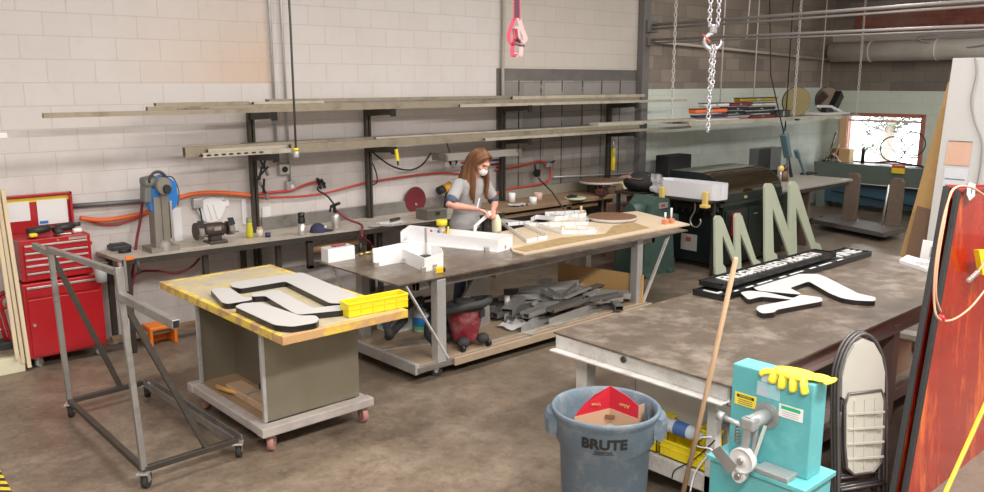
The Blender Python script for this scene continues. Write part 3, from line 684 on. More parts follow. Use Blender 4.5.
p = Z(250, 238, BZ); bottle(p, [(0, 0), (.032, 0), (.036, .04), (.034, .09), (.028, .14), (.028, .18), (0, .18)], mat('bottle_yellow', (.55, .50, .03), .35), 'squeeze_bottle', 'yellow squeeze bottle standing right of the grinder', 'bottle', [(.029, .16), (.029, .205), (0, .205)], mat('cap_olive', (.25, .24, .10), .5))
p = Z(260, 237, BZ); bottle(p, [(0, 0), (.032, 0), (.033, .08), (0, .08)], mat('jar_cream', (.60, .55, .46), .4), 'white_jar', 'small cream jar between the yellow bottle and dark blue lid', 'jar', [(.027, .08), (.027, .105), (0, .105)], mat('jar_lid', (.45, .30, .25), .4))
p = Z(268, 237, BZ); bottle(p, [(0, 0), (.028, 0), (.028, .045), (0, .045)], mat('lid_navy', (.03, .03, .10), .4), 'tape_roll', 'small dark blue roll right of the cream jar', 'roll')
p = Z(302, 235, BZ); bottle(p, [(0, 0), (.036, 0), (.038, .005), (.038, .125), (0, .125)], alu, 'travel_mug', 'steel travel mug with a tall black lid on the bench', 'mug', [(.038, .12), (.038, .175), (.033, .185), (.036, .20), (.036, .235), (0, .24)], black)
p = Z(318, 232, BZ)
navy = mat('cap_navy', (.030, .032, .075), .8)
t = thing('baseball_cap', 'navy baseball cap lying beside the travel mug', 'cap', p)
mb = MB(); 
for j in range(7):
    ph = PI/2*j/6
mb.sheet([[p+V((.088*math.cos(ph)*math.cos(a)+.02*math.sin(ph)*0, .085*math.cos(ph)*math.sin(a), .095*math.sin(ph)+.003)) for a in [2*PI*i/18 for i in range(19)]] for ph in [PI/2*j/7 for j in range(8)]])
part('crown', mb, navy, t)
part('brim', MB().prism([p+V((.05, -.07, .015)), p+V((.11, -.08, .01)), p+V((.165, -.05, .004)), p+V((.17, .0, .004)), p+V((.12, .03, .012)), p+V((.07, .04, .02))], (0, 0, .006)), navy, t)
part('badge', MB().ell(p+V((.06, -.055, .055)), .018, .008, .016), mat('badge', (.5, .5, .55), .6), t)
p = Z(336, 229, BZ)
t = thing('spray_can', 'silver canister with a black spray trigger and hose on it', 'spray can', p)
part('can', MB().lathe([(0, 0), (.045, 0), (.047, .01), (.047, .13), (.04, .155), (.02, .175), (0, .18)], p, 20), alu, t)
part('trigger', MB().bar(p+V((0, 0, .17)), p+V((-.02, 0, .27)), .03, .03, .005).bar(p+V((-.06, .0, .25)), p+V((.06, 0, .28)), .03, .03, .005).bar(p+V((-.05, 0, .26)), p+V((-.07, 0, .19)), .02, .015), black, t)
part('feed_hose', MB().tube(smooth_path([p+V((-.02, 0, .28)), p+V((-.05, .08, .36)), p+V((-.09, .2, .42)), Y(323, 183, -.1)]), .010, 8), blackm, t)
hose('air_hose', 'dark red hose draped from the silver canister down over the bench edge', [p+V((.02, 0, .2)), p+V((.12, -.05, .10)), p+V((.25, -.12, .03)), Z(362, 236, BZ+.02), Y(370, 243, -.66), Y(374, 250, -.68)], .013, hosedk)
for k, (a, b_, w, d_, r, m, lab) in enumerate(((392, 223, .30, .2, .1, paper, 'large white sheet of paper lying on the bench left of the worker'), (379, 227, .22, .12, -.2, mat('bag_clear', (.45, .44, .43), .4), 'crumpled clear plastic bag lying left of the bench papers'))):
    p = Z(a, b_, BZ)
    mb = MB(); g = [[p+M.Rotation(r, 3, 'Z') @ V(((i/8-.5)*w, (j/8-.5)*d_, .006+.012*noise.noise(V((i*.7+k*9, j*.9, k))) + (.01 if k else 0))) for i in range(9)] for j in range(9)]
    mb.sheet(g); single('paper_sheet' if k == 0 else 'plastic_bag', lab, 'paper' if k == 0 else 'bag', mb, m)
p = Z(395, 221, BZ+.01); single('hand_plane', 'dark flat tool lying on the white bench papers', 'tool', MB().obox(p+V((0, 0, .02)), (.16, .04, .03), (0, 0, .3), .008), dsteel)
p = Z(437, 219, BZ)
t = thing('metal_cash_box', 'grey metal box on the bench just left of the worker', 'metal box', p)
part('body', MB().box(p.x-.16, p.x+.14, p.y-.02, p.y+.2, BZ, BZ+.12, .01), mat('box_olive', (.20, .19, .16), .45, .5), t); part('latch', MB().box(p.x-.03, p.x+.02, p.y-.03, p.y-.02, BZ+.05, BZ+.09), dsteel, t)
p = Z(418, 226, BZ); single('angle_offcut', 'flat dark steel offcut on bench beside the grey box', 'offcut', MB().obox(p+V((0, 0, .012)), (.3, .10, .02), (0, 0, -.2), .004), dsteel)
# orange stool under the bench, pipe offcuts, blue roll
p = Z(166, 345, 0)
mb = MB().box(p.x-.14, p.x+.12, p.y, p.y+.22, .15, .19, .012)
t = thing('step_stool', 'small orange open stool on floor under the left bench', 'stool', (p.x, p.y+.1, 0))
part('top', mb, orange, t)
for s in (-.14, .09): part('leg', MB().box(p.x+s, p.x+s+.03, p.y, p.y+.22, 0, .16, .008), orange, t)
part('back_panel', MB().box(p.x-.12, p.x+.1, p.y+.2, p.y+.22, 0, .15), orange, t)
p = Z(108+20, 342, 0)
t = thing('plastic_roll', 'pale blue roll lying on the floor beside the orange stool', 'roll', p)
part('core', MB().cyl(p+V((-.10, .0, .04)), p+V((.14, .0, .04)), .038, n=16), mat('roll_blue', (.25, .52, .68), .4), t); part('end', MB().cyl(p+V((-.16, .0, .04)), p+V((-.10, .0, .04)), .042, n=16), white, t)
p = Y(130, 258, -.66)
t = thing('orange_clamp', 'orange bar clamp gripping the left corner of bench', 'clamp', p)
part('jaw', MB().box(p.x-.04, p.x+.03, -.67, -.64, p.z-.02, p.z+.015, .006), orange, t); part('bar', MB().box(p.x-.055, p.x-.035, -.66, -.64, p.z-.3, p.z, .002), alu, t)
part('handle', MB().cyl((p.x+.06, -.67, p.z-.03), (p.x+.07, -.67, p.z-.15), .016, n=10), mat('grip_dark', (.06, .05, .05), .6), t)
p = Y(101, 275, -.62)
t = thing('paint_gun', 'dark spray gun with a clear cup hung at the bench end', 'spray gun', p)
part('head', MB().obox(p+V((0, 0, .10)), (.12, .07, .05), (0, .2, 0), .01), dsteel, t); part('cup', MB().lathe([(0, -.06), (.045, -.06), (.05, .05), (.04, .07), (0, .07)], p, 16), mat('cup_clear', (.40, .42, .42), .3), t)
part('handle', MB().bar(p+V((.03, 0, .1)), p+V((.05, 0, .0)), .03, .03, .006), blackm, t)
# ---------------------------------------------------------------- wooden bench behind the worker
t = thing('wooden_bench', 'thick brown wooden bench along the wall behind the middle table', 'workbench', (6, -.7, 0))
a = Z(498, 209, BZ); b_ = Z(640, 191, BZ)
part('bench_top', MB().box(5.0, 7.9, a.y-.05, -.03, BZ-.06, BZ, .006), woodx, t)
part('under_board', MB().box(5.0, 7.0, a.y-.0, -.1, BZ-.14, BZ-.10, .004), woodx, t)
part('wall_board', MB().box(5.0, 8.3, -.06, -.03, BZ, BZ+.13, .004), mat('grey_board', (.27, .24, .19), .6), t)
for x in (5.1, 6.4, 7.8): part('leg', MB().box(x-.05, x+.05, a.y, a.y+.1, 0, BZ-.06, .004), woodx, t)
part('leg', MB().box(7.7, 7.8, -.2, -.1, 0, BZ-.06, .004), woodx, t)
# items on it
p0 = Z(590, 189, BZ+.0)
dk = V((Y(600, 185, -.45).x, -.45, 0)); 
dkw = mat('disc_brown', (.17, .085, .05), .6, 0, .15, 5); rimw = mat('rim_white', (.62, .60, .57), .5)
def rounddisk(c, z, r, lab, legs):
    t = thing('round_tabletop', lab, 'disc', (c.x, c.y, z-.0))
    part('disc', MB().lathe([(0, z+.03), (r-.01, z+.03), (r, z+.028), (r, z+.022)], (c.x, c.y, 0), 44), dkw, t)
    part('rim', MB().lathe([(r, z+.022), (r+.004, z+.0), (r-.012, z-.012), (0, z-.012)], (c.x, c.y, 0), 44), rimw, t)
    if legs:
        for s in (-1, 1): part('leg', MB().bar((c.x+s*.02, c.y-.06, BZ), (c.x+s*.12, c.y-.02, z-.01), .03, .012), alu, t)
        part('stand', MB().box(c.x-.06, c.x+.12, c.y+.05, c.y+.2, BZ, z-.01, .01), dsteel, t)
    return t
rounddisk(dk, 1.04, .30, 'brown round disc with white rim raised on a stand at the back bench', True)
p = Z(530, 207-3, BZ)
for (a, b_, w, d_, h, m, nm, lab, ct) in (
    (512, 202, .09, .09, .12, white, 'paper_cup', 'white cup at left end of the wooden bench', 'cup'),
    (519, 206, .26, .14, .035, mat('tissue_grey', (.55, .55, .57), .7), 'crumpled_tissue', 'crumpled white tissue on wooden bench right of the white cup', 'tissue'),
    (533, 204, .10, .12, .09, white, 'white_cup', 'white tub tipped on the wooden bench beside the tissue', 'tub'),
    (538, 200, .12, .10, .10, mat('tub_peach', (.62, .42, .33), .5), 'peach_tub', 'peach coloured round tub behind the tipped white tub', 'tub')):
    p = Z(a, b_, BZ)
    if nm == 'crumpled_tissue': mb = MB().sheet([[p+V(((i/8-.5)*w, (j/8-.5)*d_, .02+h*noise.noise(V((i*.9, j*.8, 3))))) for i in range(9)] for j in range(9)])
    else: mb = MB().lathe([(0, 0), (w/2, 0), (w/2*.95, h*.5), (w/2*1.05, h), (w/2*.9, h), (w/2*.85, h*.2), (0, h*.15)], p, 20)
    single(nm, lab, ct, mb, m)
p = Z(575, 199, BZ)
t = thing('tape_spool', 'pale green flat spool with black clips on the wooden bench', 'spool', p)
part('spool', MB().lathe([(.03, 0), (.15, 0), (.155, .012), (.15, .025), (.03, .025), (.03, 0)], p, 28), mat('spool_green', (.50, .53, .36), .5), t)
part('clips', MB().obox(p+V((-.04, .02, .035)), (.18, .07, .025), (0, 0, .2), .008).obox(p+V((-.02, .05, .05)), (.06, .06, .03), (0, 0, .8), .008), black, t)
p = Z(602, 196, BZ)
t = thing('shop_radio', 'dark red-brown small tool case under the raised round disc', 'case', p)
part('case', MB().obox(p+V((.05, .05, .05)), (.22, .12, .10), (0, 0, .3), .02), mat('case_redbrown', (.09, .03, .025), .4), t)
p = Z(628, 190, BZ)
single('wooden_bowl', 'pale wooden block at the right end of the wooden bench', 'block', MB().prism([p+V((-.13, 0, .10)), p+V((.12, 0, .12)), p+V((.06, 0, 0)), p+V((-.09, 0, 0))], (0, .15, 0)), mat('pale_wood', (.66, .55, .36), .6))
p = Y(545, 185, -.5); q = Z(560, 212, BZ-.05)
single('grabber_rod', 'thin dark rod leaning down from the wall dial across wooden bench', 'rod', MB().tube([Y(538, 178, -.12), Y(552, 192, -.5), Y(565, 211, -1.25)], .009, 6), dsteel)
# ---------------------------------------------------------------- green machines and black bag, between wooden bench and cabinet
gr = mat('machine_green', (.055, .10, .085), .5, .2, .15, 5, .03, (.04, .05, .045), .5, 4)
p = Z(648, 236, .0)
cx, cy = 6.72, -1.62
t = thing('green_machine', 'dark green bench machine on a stand behind the middle table', 'machine', (cx, cy, 0))
part('stand', MB().prism([(cx-.34, cy-.25, 0), (cx+.36, cy-.25, 0), (cx+.28, cy-.25, .62), (cx-.26, cy-.25, .62)], (0, .45, 0)), gr, t)
part('bed', MB().box(cx-.40, cx+.38, cy-.28, cy+.25, .62, .76, .02), gr, t)
part('head', MB().prism([(cx-.20, cy-.24, .76), (cx+.25, cy-.24, .76), (cx+.20, cy-.24, .97), (cx-.05, cy-.24, 1.02), (cx-.16, cy-.24, .92)], (0, .36, 0)), gr, t)
part('nameplate', MB().box(cx-.02, cx+.16, cy-.252, cy-.24, .86, .93), alu, t)
part('nameplate_badge', MB().box(cx+.01, cx+.09, cy-.256, cy-.252, .88, .915), mat('badge_red', (.3, .05, .05), .5), t)
part('motor', MB().cyl((cx-.42, cy-.1, .86), (cx-.20, cy-.1, .86), .09, n=18), gr, t)
for s in (-.25, .25): part('foot', MB().box(cx+s-.06, cx+s+.06, cy-.3, cy+.25, 0, .05, .01), gr, t)
bg = mat('black_cloth', (.014, .014, .016), .85, 0, .2, 5)
c = V((7.12, -1.30, 1.13))
t = thing('black_bag', 'bulging black bag lying behind the white curved letter', 'bag', (c.x, c.y, .98))
mb = MB(); mb.ell(c, .32, .26, .13, 24, 14)
mb.v = [tuple(V(p)+V((0, 0, .03))*noise.noise(V(p)*6)+V((0, -.02, 0))*noise.noise(V(p)*9)) for p in mb.v]
part('bag', mb, bg, t)
mb = MB().sheet([[V((6.84+i*.06, -1.45+j*.06, 1.235+.03*noise.noise(V((i*.6, j*.7, 5)))-.012*abs(i-4))) for i in range(9)] for j in range(7)])
part('brown_wrap', mb, mat('brown_rag', (.30, .17, .12), .8, dirt=(.08, .05, .04), damt=.9, dscale=8), t)
part('shelf_board', MB().box(6.8, 7.44, -1.42, -1.05, .97, 1.01), dsteel, t)
for x in (6.85, 7.38): part('shelf_leg', MB().box(x-.02, x+.02, -1.1, -1.06, 0, .98), dsteel, t)
bxp = Z(660, 240, .2)
single('cardboard_box', 'brown cardboard box on floor between green machine and black cabinet', 'cardboard box', MB().box(7.05, 7.40, -1.0, -.7, 0, .78, .004), mat('card_dark', (.20, .12, .09), .85))
single('wall_cabinet', 'low black cabinet against the wall behind the left end of the hood', 'cabinet', MB().box(8.75, 9.35, -.5, -.25, 0, 1.32, .01), bg)
# ---------------------------------------------------------------- middle table
TZ = .87
t = thing('welding_table', 'large steel-topped table on casters in the middle, white letters on it', 'table', (3.6, -2.4, 0))
part('table_top', MB().prism([(1.80, -3.0, TZ-.012), (5.62, -3.06, TZ-.012), (5.85, -1.78, TZ-.012), (1.80, -1.74, TZ-.012)], (0, 0, .012)), plate, t)
ap = MB().box(2.05, 5.25, -2.90, -2.86, TZ-.11, TZ-.012, .003).box(2.05, 5.25, -1.98, -1.94, TZ-.11, TZ-.012, .003).box(2.05, 2.09, -2.9, -1.94, TZ-.11, TZ-.012, .003).box(5.2, 5.25, -2.9, -1.94, TZ-.11, TZ-.012, .003)
part('apron', ap, steel, t)
LG = [(2.24, -2.96), (2.15, -1.97), (4.95, -2.90), (5.2, -1.97)]
for x, y in LG: part('leg', MB().box(x-.045, x+.045, y-.045, y+.045, .12, TZ-.02, .004), galv, t)
sh = MB().prism([(2.0, -2.98, .13), (5.05, -2.98, .13), (5.25, -1.90, .13), (2.0, -1.90, .13)], (0, 0, .02))
part('shelf_board', sh, mat('shelf_ply', (.36, .26, .18), .8, 0, .25, 4, 0, (.20, .16, .13), .7, 3), t)
part('shelf_rail', MB().box(1.98, 5.1, -3.01, -2.97, .09, .14, .003), steel, t); part('shelf_rail', MB().box(1.96, 2.0, -3.0, -1.88, .08, .17, .003), galv, t)
part('shelf_edge_board', MB().box(2.35, 5.05, -3.04, -3.015, .085, .15, .003), mat('edge_ply', (.36, .27, .19), .7, 0, .25, 5), t)
for (a, b_) in (((1.90, -2.97, TZ-.03), (2.30, -3.0, .16)), ((5.38, -2.98, TZ-.04), (5.00, -2.96, .15)), ((1.84, -1.98, TZ-.03), (2.12, -1.99, .15))):
    part('brace', MB().bar(a, b_, .035, .012), paintw, t)
part('corner_gusset', MB().prism([(1.95, -2.86, TZ-.012), (2.10, -2.86, TZ-.012), (2.10, -2.86, TZ-.10)], (0, .02, 0)), steel, t)
def caster(root, x, y, h, r, wm, ang=0.0, plate_m=galv, local=False, w=.03):
    c = M.Translation((x, y, 0)) @ M.Rotation(ang, 4, 'Z')
    a = MB(); a.box(-.04, .04, -.035, .035, h-.012, h, .002, c)
    for s in (-1, 1): a.prism([(-.025, s*(w/2+.004), h-.01), (.025, s*(w/2+.004), h-.01), (.04, s*(w/2+.004), r*.8), (.015, s*(w/2+.004), r*.8)], (0, s*.004, 0), None, c)
    ck = part('caster', a, plate_m, root, local)
    b = MB(); p0 = c @ V((.025, -w/2, r)); p1 = c @ V((.025, w/2, r)); b.cyl(p0, p1, r, n=22)
    wl = part('wheel', b, wm, ck, local)
    b = MB(); b.cyl(c @ V((.025, -w/2-.003, r)), c @ V((.025, w/2+.003, r)), r*.35, n=12); part('hub', b, alu, ck, local)
    return ck
for (x, y), q in zip(LG, (2.3, .6, 1.0, 2.0)): caster(t, x, y, .125, .05, rubber, q, alu)
# things on the table
def wallletter(name, label, pts, z, h, th, m, cat, sides=True, group=None, closed=True, clips=()):
    """hollow channel letter: thin upright wall following an outline, with a face plate below"""
    pts = [V((p[0], p[1], z)) for p in pts]; n = len(pts)
    t = thing(name, label, cat, (sum(p.x for p in pts)/n, sum(p.y for p in pts)/n, z), 0, group)
    mb = MB()
    for i in range(n if closed else n-1):
        a, b_ = pts[i], pts[(i+1) % n]; mb.bar(a+V((0, 0, h/2)), b_+V((0, 0, h/2)), th, h)
    part('letter_return', mb, m, t)
    return t, pts
# white letter: long tapering stroke + arm
Tz = TZ
q = lambda a, b_: Z(a, b_, TZ)
t, _ = wallletter('channel_letter', 'big white channel letter with a long stroke, standing open side up on the table', [q(401, 243), q(404, 240), q(498, 252), q(512, 248), q(512, 246), q(428, 238), q(410, 236)], TZ, .115, .008, white, 'sign letter')
part('letter_face', MB().prism([q(401, 243), q(498, 252.5), q(512, 248.5), q(420, 236)], (0, 0, .01)), white, t)
for a, b_ in ((486, 252), (503, 250)): p = q(a, b_); part('clip', MB().box(p.x-.025, p.x+.025, p.y-.02, p.y+.005, TZ, TZ+.05, .003), alu, t)
t, _ = wallletter('channel_letter', 'white angular channel letter with a notched end on the table', [q(374, 267), q(403, 262), q(425, 272), q(443, 266), q(441, 261), q(432, 258), q(414, 256), q(400, 256), q(373, 262)], TZ, .12, .008, white, 'sign letter')
part('letter_face', MB().prism([q(374, 267), q(403, 262), q(425, 272), q(443, 266), q(432, 258), q(414, 256), q(400, 256), q(373, 262)], (0, 0, .01)), white, t)
for a, b_ in ((404, 263), (434, 269), (423, 272), (376, 267)): p = q(a, b_); part('clip', MB().box(p.x-.025, p.x+.02, p.y-.02, p.y+.005, TZ, TZ+.045, .003), alu, t)
p = q(426, 258); 
t = thing('steel_rule', 'narrow steel rule standing upright in the white letter', 'ruler', p)
part('blade', MB().box(p.x-.012, p.x+.012, p.y-.002, p.y+.002, TZ+.012, TZ+.28), alu, t); part('foot', MB().box(p.x-.05, p.x+.05, p.y-.03, p.y+.03, TZ+.011, TZ+.03, .004), dsteel, t)
a, b_, c_ = q(321.5, 260.5), q(328.5, 263), q(355, 258.5)
t = thing('white_box', 'plain white acrylic box at the left end of the middle table', 'box', a)
d_ = a+(c_-b_)
part('body', MB().prism([a, b_, c_, a+(c_-b_)], (0, 0, .12)), white, t)
part('lid_seam', MB().prism([p+V((0, 0, .118)) for p in (a+V((0.01, 0, 0)), b_+V((.005, .01, 0)), c_+V((-.01, .01, 0)), d_)], (0, 0, .004)), greyface, t)
p = a+V((.02, -.07, .122)); single('small_tool', 'small dark red tool lying on top of the plain white box', 'tool', MB().cyl(p+V((.05, .0, .012)), p+V((.19, .0, .012)), .012, n=10).obox(p+V((.1, .0, .01)), (.05, .04, .02)), mat('tool_maroon', (.28, .07, .09), .5))
p = q(361, 256)
t = thing('brass_fitting', 'small brass air fitting standing behind the plain white box', 'fitting', p)
part('nut', MB().cyl(p, p+V((0, 0, .03)), .02, n=6).cyl(p+V((0.04, 0, .02)), p+V((.12, 0, .02)), .014, n=8), mat('brass', (.50, .36, .12), .35, .8), t); part('stem', MB().cyl(p+V((0, 0, .03)), p+V((0, 0, .12)), .009, n=8), dsteel, t)
p = q(440, 273)
t = thing('tape_measure', 'yellow and black tape measure at the front edge of the middle table', 'tape measure', p)
part('case', MB().obox(p+V((-.01, 0, .028)), (.075, .04, .055), (0, 0, -.2), .01), mat('tape_yellow', (.75, .50, .02), .4), t); part('grip', MB().obox(p+V((.02, -.004, .028)), (.05, .042, .045), (0, 0, -.2), .01), black, t); part('hook', MB().box(p.x-.06, p.x-.045, p.y-.01, p.y+.01, TZ, TZ+.03), alu, t)
# marker pot and pens beside the worker
p = V((3.22, -1.795, TZ))
t = thing('marker_caddy', 'yellow-topped holder with red, blue and yellow marker pens in front of worker', 'pen holder', p)
part('holder', MB().cyl(p, p+V((0, 0, .17)), .035, n=16), mat('holder_clear', (.5, .45, .3), .3), t); part('yellow_cap', MB().cyl(p+V((0, 0, .17)), p+V((0, 0, .22)), .055, n=18), yellow, t)
pens = [('yellow', yellow), ('blue', mat('pen_blue', (.02, .08, .5), .4)), ('red', mat('pen_red', (.6, .02, .03), .4)), ('orange', orange)]
k = 0
for dx, dy, dz, ci in ((-.10, .0, .09, 2), (-.06, -.03, .08, 1), (.06, 0, .10, 0), (.10, .02, .08, 1), (.14, 0, .06, 2), (-.03, -.06, .07, 3), (.02, -.06, .06, 2), (.20, -.02, .04, 2)):
    a = p+V((dx, dy, 0)); part('pen', MB().bar(a, a+V((.03*((k % 3)-1), .01, dz+.045)), .018, .018, .004), pens[ci][1], t); k += 1
p = V((3.50, -1.83, TZ))
for j in range(3):
    single('marker_pen', ('dark red marker lying on the table just right of the marker holder', 'red marker with black cap lying in front of the worker', 'short red pen nearest the worker\'s hands')[j], 'pen', MB().cyl(p+V((j*.09, .02*j, .012)), p+V((j*.09+.11, .02*j-.03, .012)), .011, n=10), pens[2][1], group='red pens in front of the worker')
p = Z(496.5, 232, TZ)
t = thing('glue_bottle', 'pale translucent glue bottle with red tip on the table beside the worker', 'bottle', p)
bgm = mat('bottle_pale', (.78, .76, .55), .3)
part('body', MB().lathe([(0, 0), (.05, 0), (.052, .02), (.052, .12), (.035, .16), (.018, .19), (0, .19)], p, 22), bgm, t); part('nozzle', MB().lathe([(.012, .19), (.004, .25), (0, .25)], p, 12), mat('tip_red', (.3, .05, .04), .4), t)
# board with letter parts
BDZ = TZ+.018
bd = [Z(a, b_, BDZ) for a, b_ in ((513, 251), (524, 254), (690, 224), (637, 211), (560, 219), (500, 232))]
single('plywood_sheet', 'large pale sheet of board lying on right half of the middle table', 'board', MB().prism([p-V((0, 0, .016)) for p in bd], (0, 0, .016)), ply)
bp = [Z(a, b_, BDZ+.001) for a, b_ in ((513, 249), (526, 252), (650, 228), (632, 222), (613, 226), (605, 234), (560, 238))]
single('brown_paper', 'crumpled brown paper along the front edge of the pale board', 'paper', MB().prism(bp, (0, 0, .003)), mat('kraft', (.36, .25, .12), .8, 0, .3, 12, .1, (.22, .15, .07), .7, 8))
def strip(lab, pts, h=.038, c=False):
    t, _ = wallletter('letter_return_strip', lab, [Z(a, b_, BDZ+.001) for a, b_ in pts], BDZ+.001, h, .006, white, 'letter strip', group='white letter sides standing on the board', closed=c)
    for i in range(len(pts)-1):
        a = Z(*pts[i], BDZ+.001); b2 = Z(*pts[i+1], BDZ+.001)
        n = max(2, int((b2-a).length/.12)); mb = MB()
        for j in range(1, n): u = a+(b2-a)*j/n; mb.bar(u+V((0, -.006, .004)), u+V((0, -.006, h+.012)), .005, .004)
        part('clip', mb, alu, t)
strip('bent white strip forming a sharp V nearest the glue bottle', [(502, 225), (524, 240), (527, 243), (547, 239), (546, 236), (524, 226), (560, 227)])
strip('white strip outline second from left, laid along the middle of board', [(508, 226), (530, 224), (562, 234), (595, 234), (598, 231), (566, 228), (562, 232)])
strip('white strip running across the back of board behind the others', [(500, 222), (535, 226), (588, 225), (588, 222), (550, 217)])
strip('white strip outline at back left with rounded corners', [(531, 222), (537, 219), (555, 221), (586, 217), (584, 214), (545, 216)], .05)
rounddisk(Z(612, 217, TZ+.05), TZ+.035, .28, 'brown round disc with white rim lying on the pale board', False)
p = Z(592, 221, BDZ)
t = thing('hand_pliers', 'red-handled pliers lying on pale board by the round disc', 'pliers', p)
part('handle', MB().bar(p+V((-.02, 0, .012)), p+V((.18, .02, .012)), .02, .016, .004), red, t); part('handle', MB().bar(p+V((-.02, 0, .012)), p+V((.16, .07, .012)), .02, .016, .004), red, t); part('jaw', MB().bar(p+V((-.10, -.01, .012)), p+V((0, 0, .012)), .03, .014, .004), black, t)
for (a, b_, h, lab) in ((665, 224, .10, 'left of two clear orange clamps on the far corner of the pale board'), (671, 223, .14, 'right and taller of two orange clamps on far corner of the pale board')):
    p = Z(a, b_, BDZ)
    t = thing('small_clamp', lab, 'clamp', p)
    part('foot', MB().box(p.x-.03, p.x+.03, p.y-.03, p.y+.03, BDZ, BDZ+.05, .005), mat('clamp_orange', (.70, .25, .12), .35), t); part('screw', MB().cyl(p+V((0, 0, .05)), p+V((0, 0, h+.03)), .012, n=10), paper, t)
p = Z(580, 219, BDZ); single('glue_stick', 'small orange and cream tube standing at the back edge of the board', 'tube', MB().lathe([(0, 0), (.022, 0), (.022, .03), (.012, .05), (.016, .12), (0, .12)], Z(581, 216, BDZ), 12), mat('tube_peach', (.70, .40, .20), .5))
# ---------------------------------------------------------------- lower shelf of the middle table
SZ = .15
vr = mat('vac_red', (.24, .015, .03), .35, 0, .1, 6, 0, (.55, .45, .42), .35, 7, coat=.3)
c = V((2.66, -2.80, SZ))
t = thing('shop_vacuum', 'red shop vacuum with black lid and hose on the shelf of the middle table', 'vacuum cleaner', c)
part('tank', MB().lathe([(0, .05), (.11, .05), (.12, .08), (.168, .34), (.172, .35)], c, 32), vr, t)
part('lid', MB().lathe([(.17, .34), (.185, .35), (.185, .37), (.15, .385), (.10, .39), (0, .39)], c, 32), rubber, t)
part('motor_head', MB().lathe([(.09, .385), (.09, .41), (.05, .42), (0, .42)], c, 24), rubber, t)
part('latch', MB().obox(c+V((.06, -.165, .31)), (.07, .03, .07), (0, 0, .35), .008), rubber, t)
for q_ in (-2.35, -.95, .6, 2.2):
    d = V((math.cos(q_), math.sin(q_), 0))
    part('foot', MB().ell(c+d*.165+V((0, 0, .07)), .060, .055, .05, 16, 10), rubber, t)
    part('caster_wheel', MB().cyl(c+d*.215+V((-.015, 0, .03)), c+d*.215+V((.015, 0, .03)), .03, n=14), black, t)
hz = smooth_path([c+V((.16, .10, .36)), c+V((.21, -.08, .40)), c+V((.04, -.20, .41)), c+V((-.17, -.14, .39)), c+V((-.30, .06, .30)), c+V((-.34, .10, .15)), c+V((-.36, -.02, .10)), c+V((-.42, -.12, .03))], 8)
mb = MB(); mb.tube(hz, [.032+.004*(i % 2) for i in range(len(hz))], 12); part('hose', mb, rubber, t)
mb = MB(); mb.tube(smooth_path([c+V((-.30, .06, .30)), c+V((-.40, .02, .20)), c+V((-.36, -.05, .06))], 8), .026, 10); part('hose_wand', mb, blackm, t)
hz = smooth_path([(2.55, -2.35, .50), (2.40, -2.30, .46), (2.15, -2.35, .36), (2.1, -2.45, .28), (2.2, -2.3, .22), (2.45, -2.2, .30)], 8)
single('spare_hose', 'coiled dark spare hose behind the red shop vacuum', 'hose', MB().tube(hz, [.034+.004*(i % 2) for i in range(len(hz))], 12), rubber)
mb = MB()
for k in range(5): mb.tube([(2.75+.13*math.cos(q_*PI/9+k), -2.2+.13*math.sin(q_*PI/9+k), .24+.045*k+.02*math.sin(q_*PI/9)) for q_ in range(18)], .018, 6, True)
single('cable_coil', 'coil of black cable heaped behind the shop vacuum', 'cable coil', mb, blackm)
c = Z(401, 331, SZ); c = V((c.x, c.y+.1, SZ))
t = thing('plastic_bucket', 'white square bucket with green and blue label on the shelf of middle table', 'bucket', c)
a = 0.0
part('body', MB().prism([(c.x-.12, c.y-.12, SZ), (c.x+.12, c.y-.12, SZ), (c.x+.12, c.y+.12, SZ), (c.x-.12, c.y+.12, SZ)], (0, 0, .20)), mat('bucket_white', (.62, .66, .66), .4, 0, .05), t)
part('label', MB().box(c.x-.125, c.x-.12, c.y-.09, c.y+.06, SZ+.03, SZ+.15), mat('label_teal', (.30, .50, .48), .5), t)
part('label_green', MB().box(c.x-.13, c.x-.125, c.y-.06, c.y+.03, SZ+.05, SZ+.12), mat('label_green', (.06, .22, .14), .5), t)
part('lid', MB().box(c.x-.13, c.x+.13, c.y-.13, c.y+.13, SZ+.20, SZ+.235, .01), mat('lid_grey', (.42, .43, .44), .5), t)
c2_ = V((c.x+.14, c.y-.24, SZ))
t = thing('detergent_bottle', 'clear bottle with blue and green label in front of the white bucket', 'bottle', c2_)
part('body', MB().lathe([(0, 0), (.07, 0), (.075, .02), (.075, .18), (.03, .24), (0, .24)], c2_, 20), mat('bottle_grey', (.50, .55, .55), .25), t)
part('label', MB().lathe([(.077, .05), (.077, .15)], c2_, 20), mat('label_blue', (.02, .16, .42), .4), t); part('label_green', MB().lathe([(.079, .035), (.079, .065)], c2_, 20), mat('label_grn2', (.1, .45, .12), .4), t)
part('cap', MB().cyl(c2_+V((0, 0, .24)), c2_+V((0, 0, .28)), .03, n=14), mat('cap_blue', (.02, .12, .3), .4), t)
mb = MB()
for k in range(3): mb.obox(c+V((.0+.03*k, .02, .255+.025*k)), (.24, .22, .02), (0, 0, .3*k), .004)
single('tray_stack', 'stack of grey trays on the lid of the white bucket', 'trays', mb, mat('tray_grey', (.33, .34, .35), .5))
c = Z(483, 322, SZ); c.y += .15
t = thing('round_weight', 'black ridged round puck on the shelf right of shop vacuum', 'puck', c)
part('puck', MB().lathe([(0, 0), (.115, 0), (.12, .01), (.12, .035), (.108, .04), (.108, .05), (.12, .055), (.12, .08), (0, .085)], c, 28), rubber, t); part('cap', MB().lathe([(.09, .085), (.09, .095), (0, .095)], c, 28), dsteel, t)
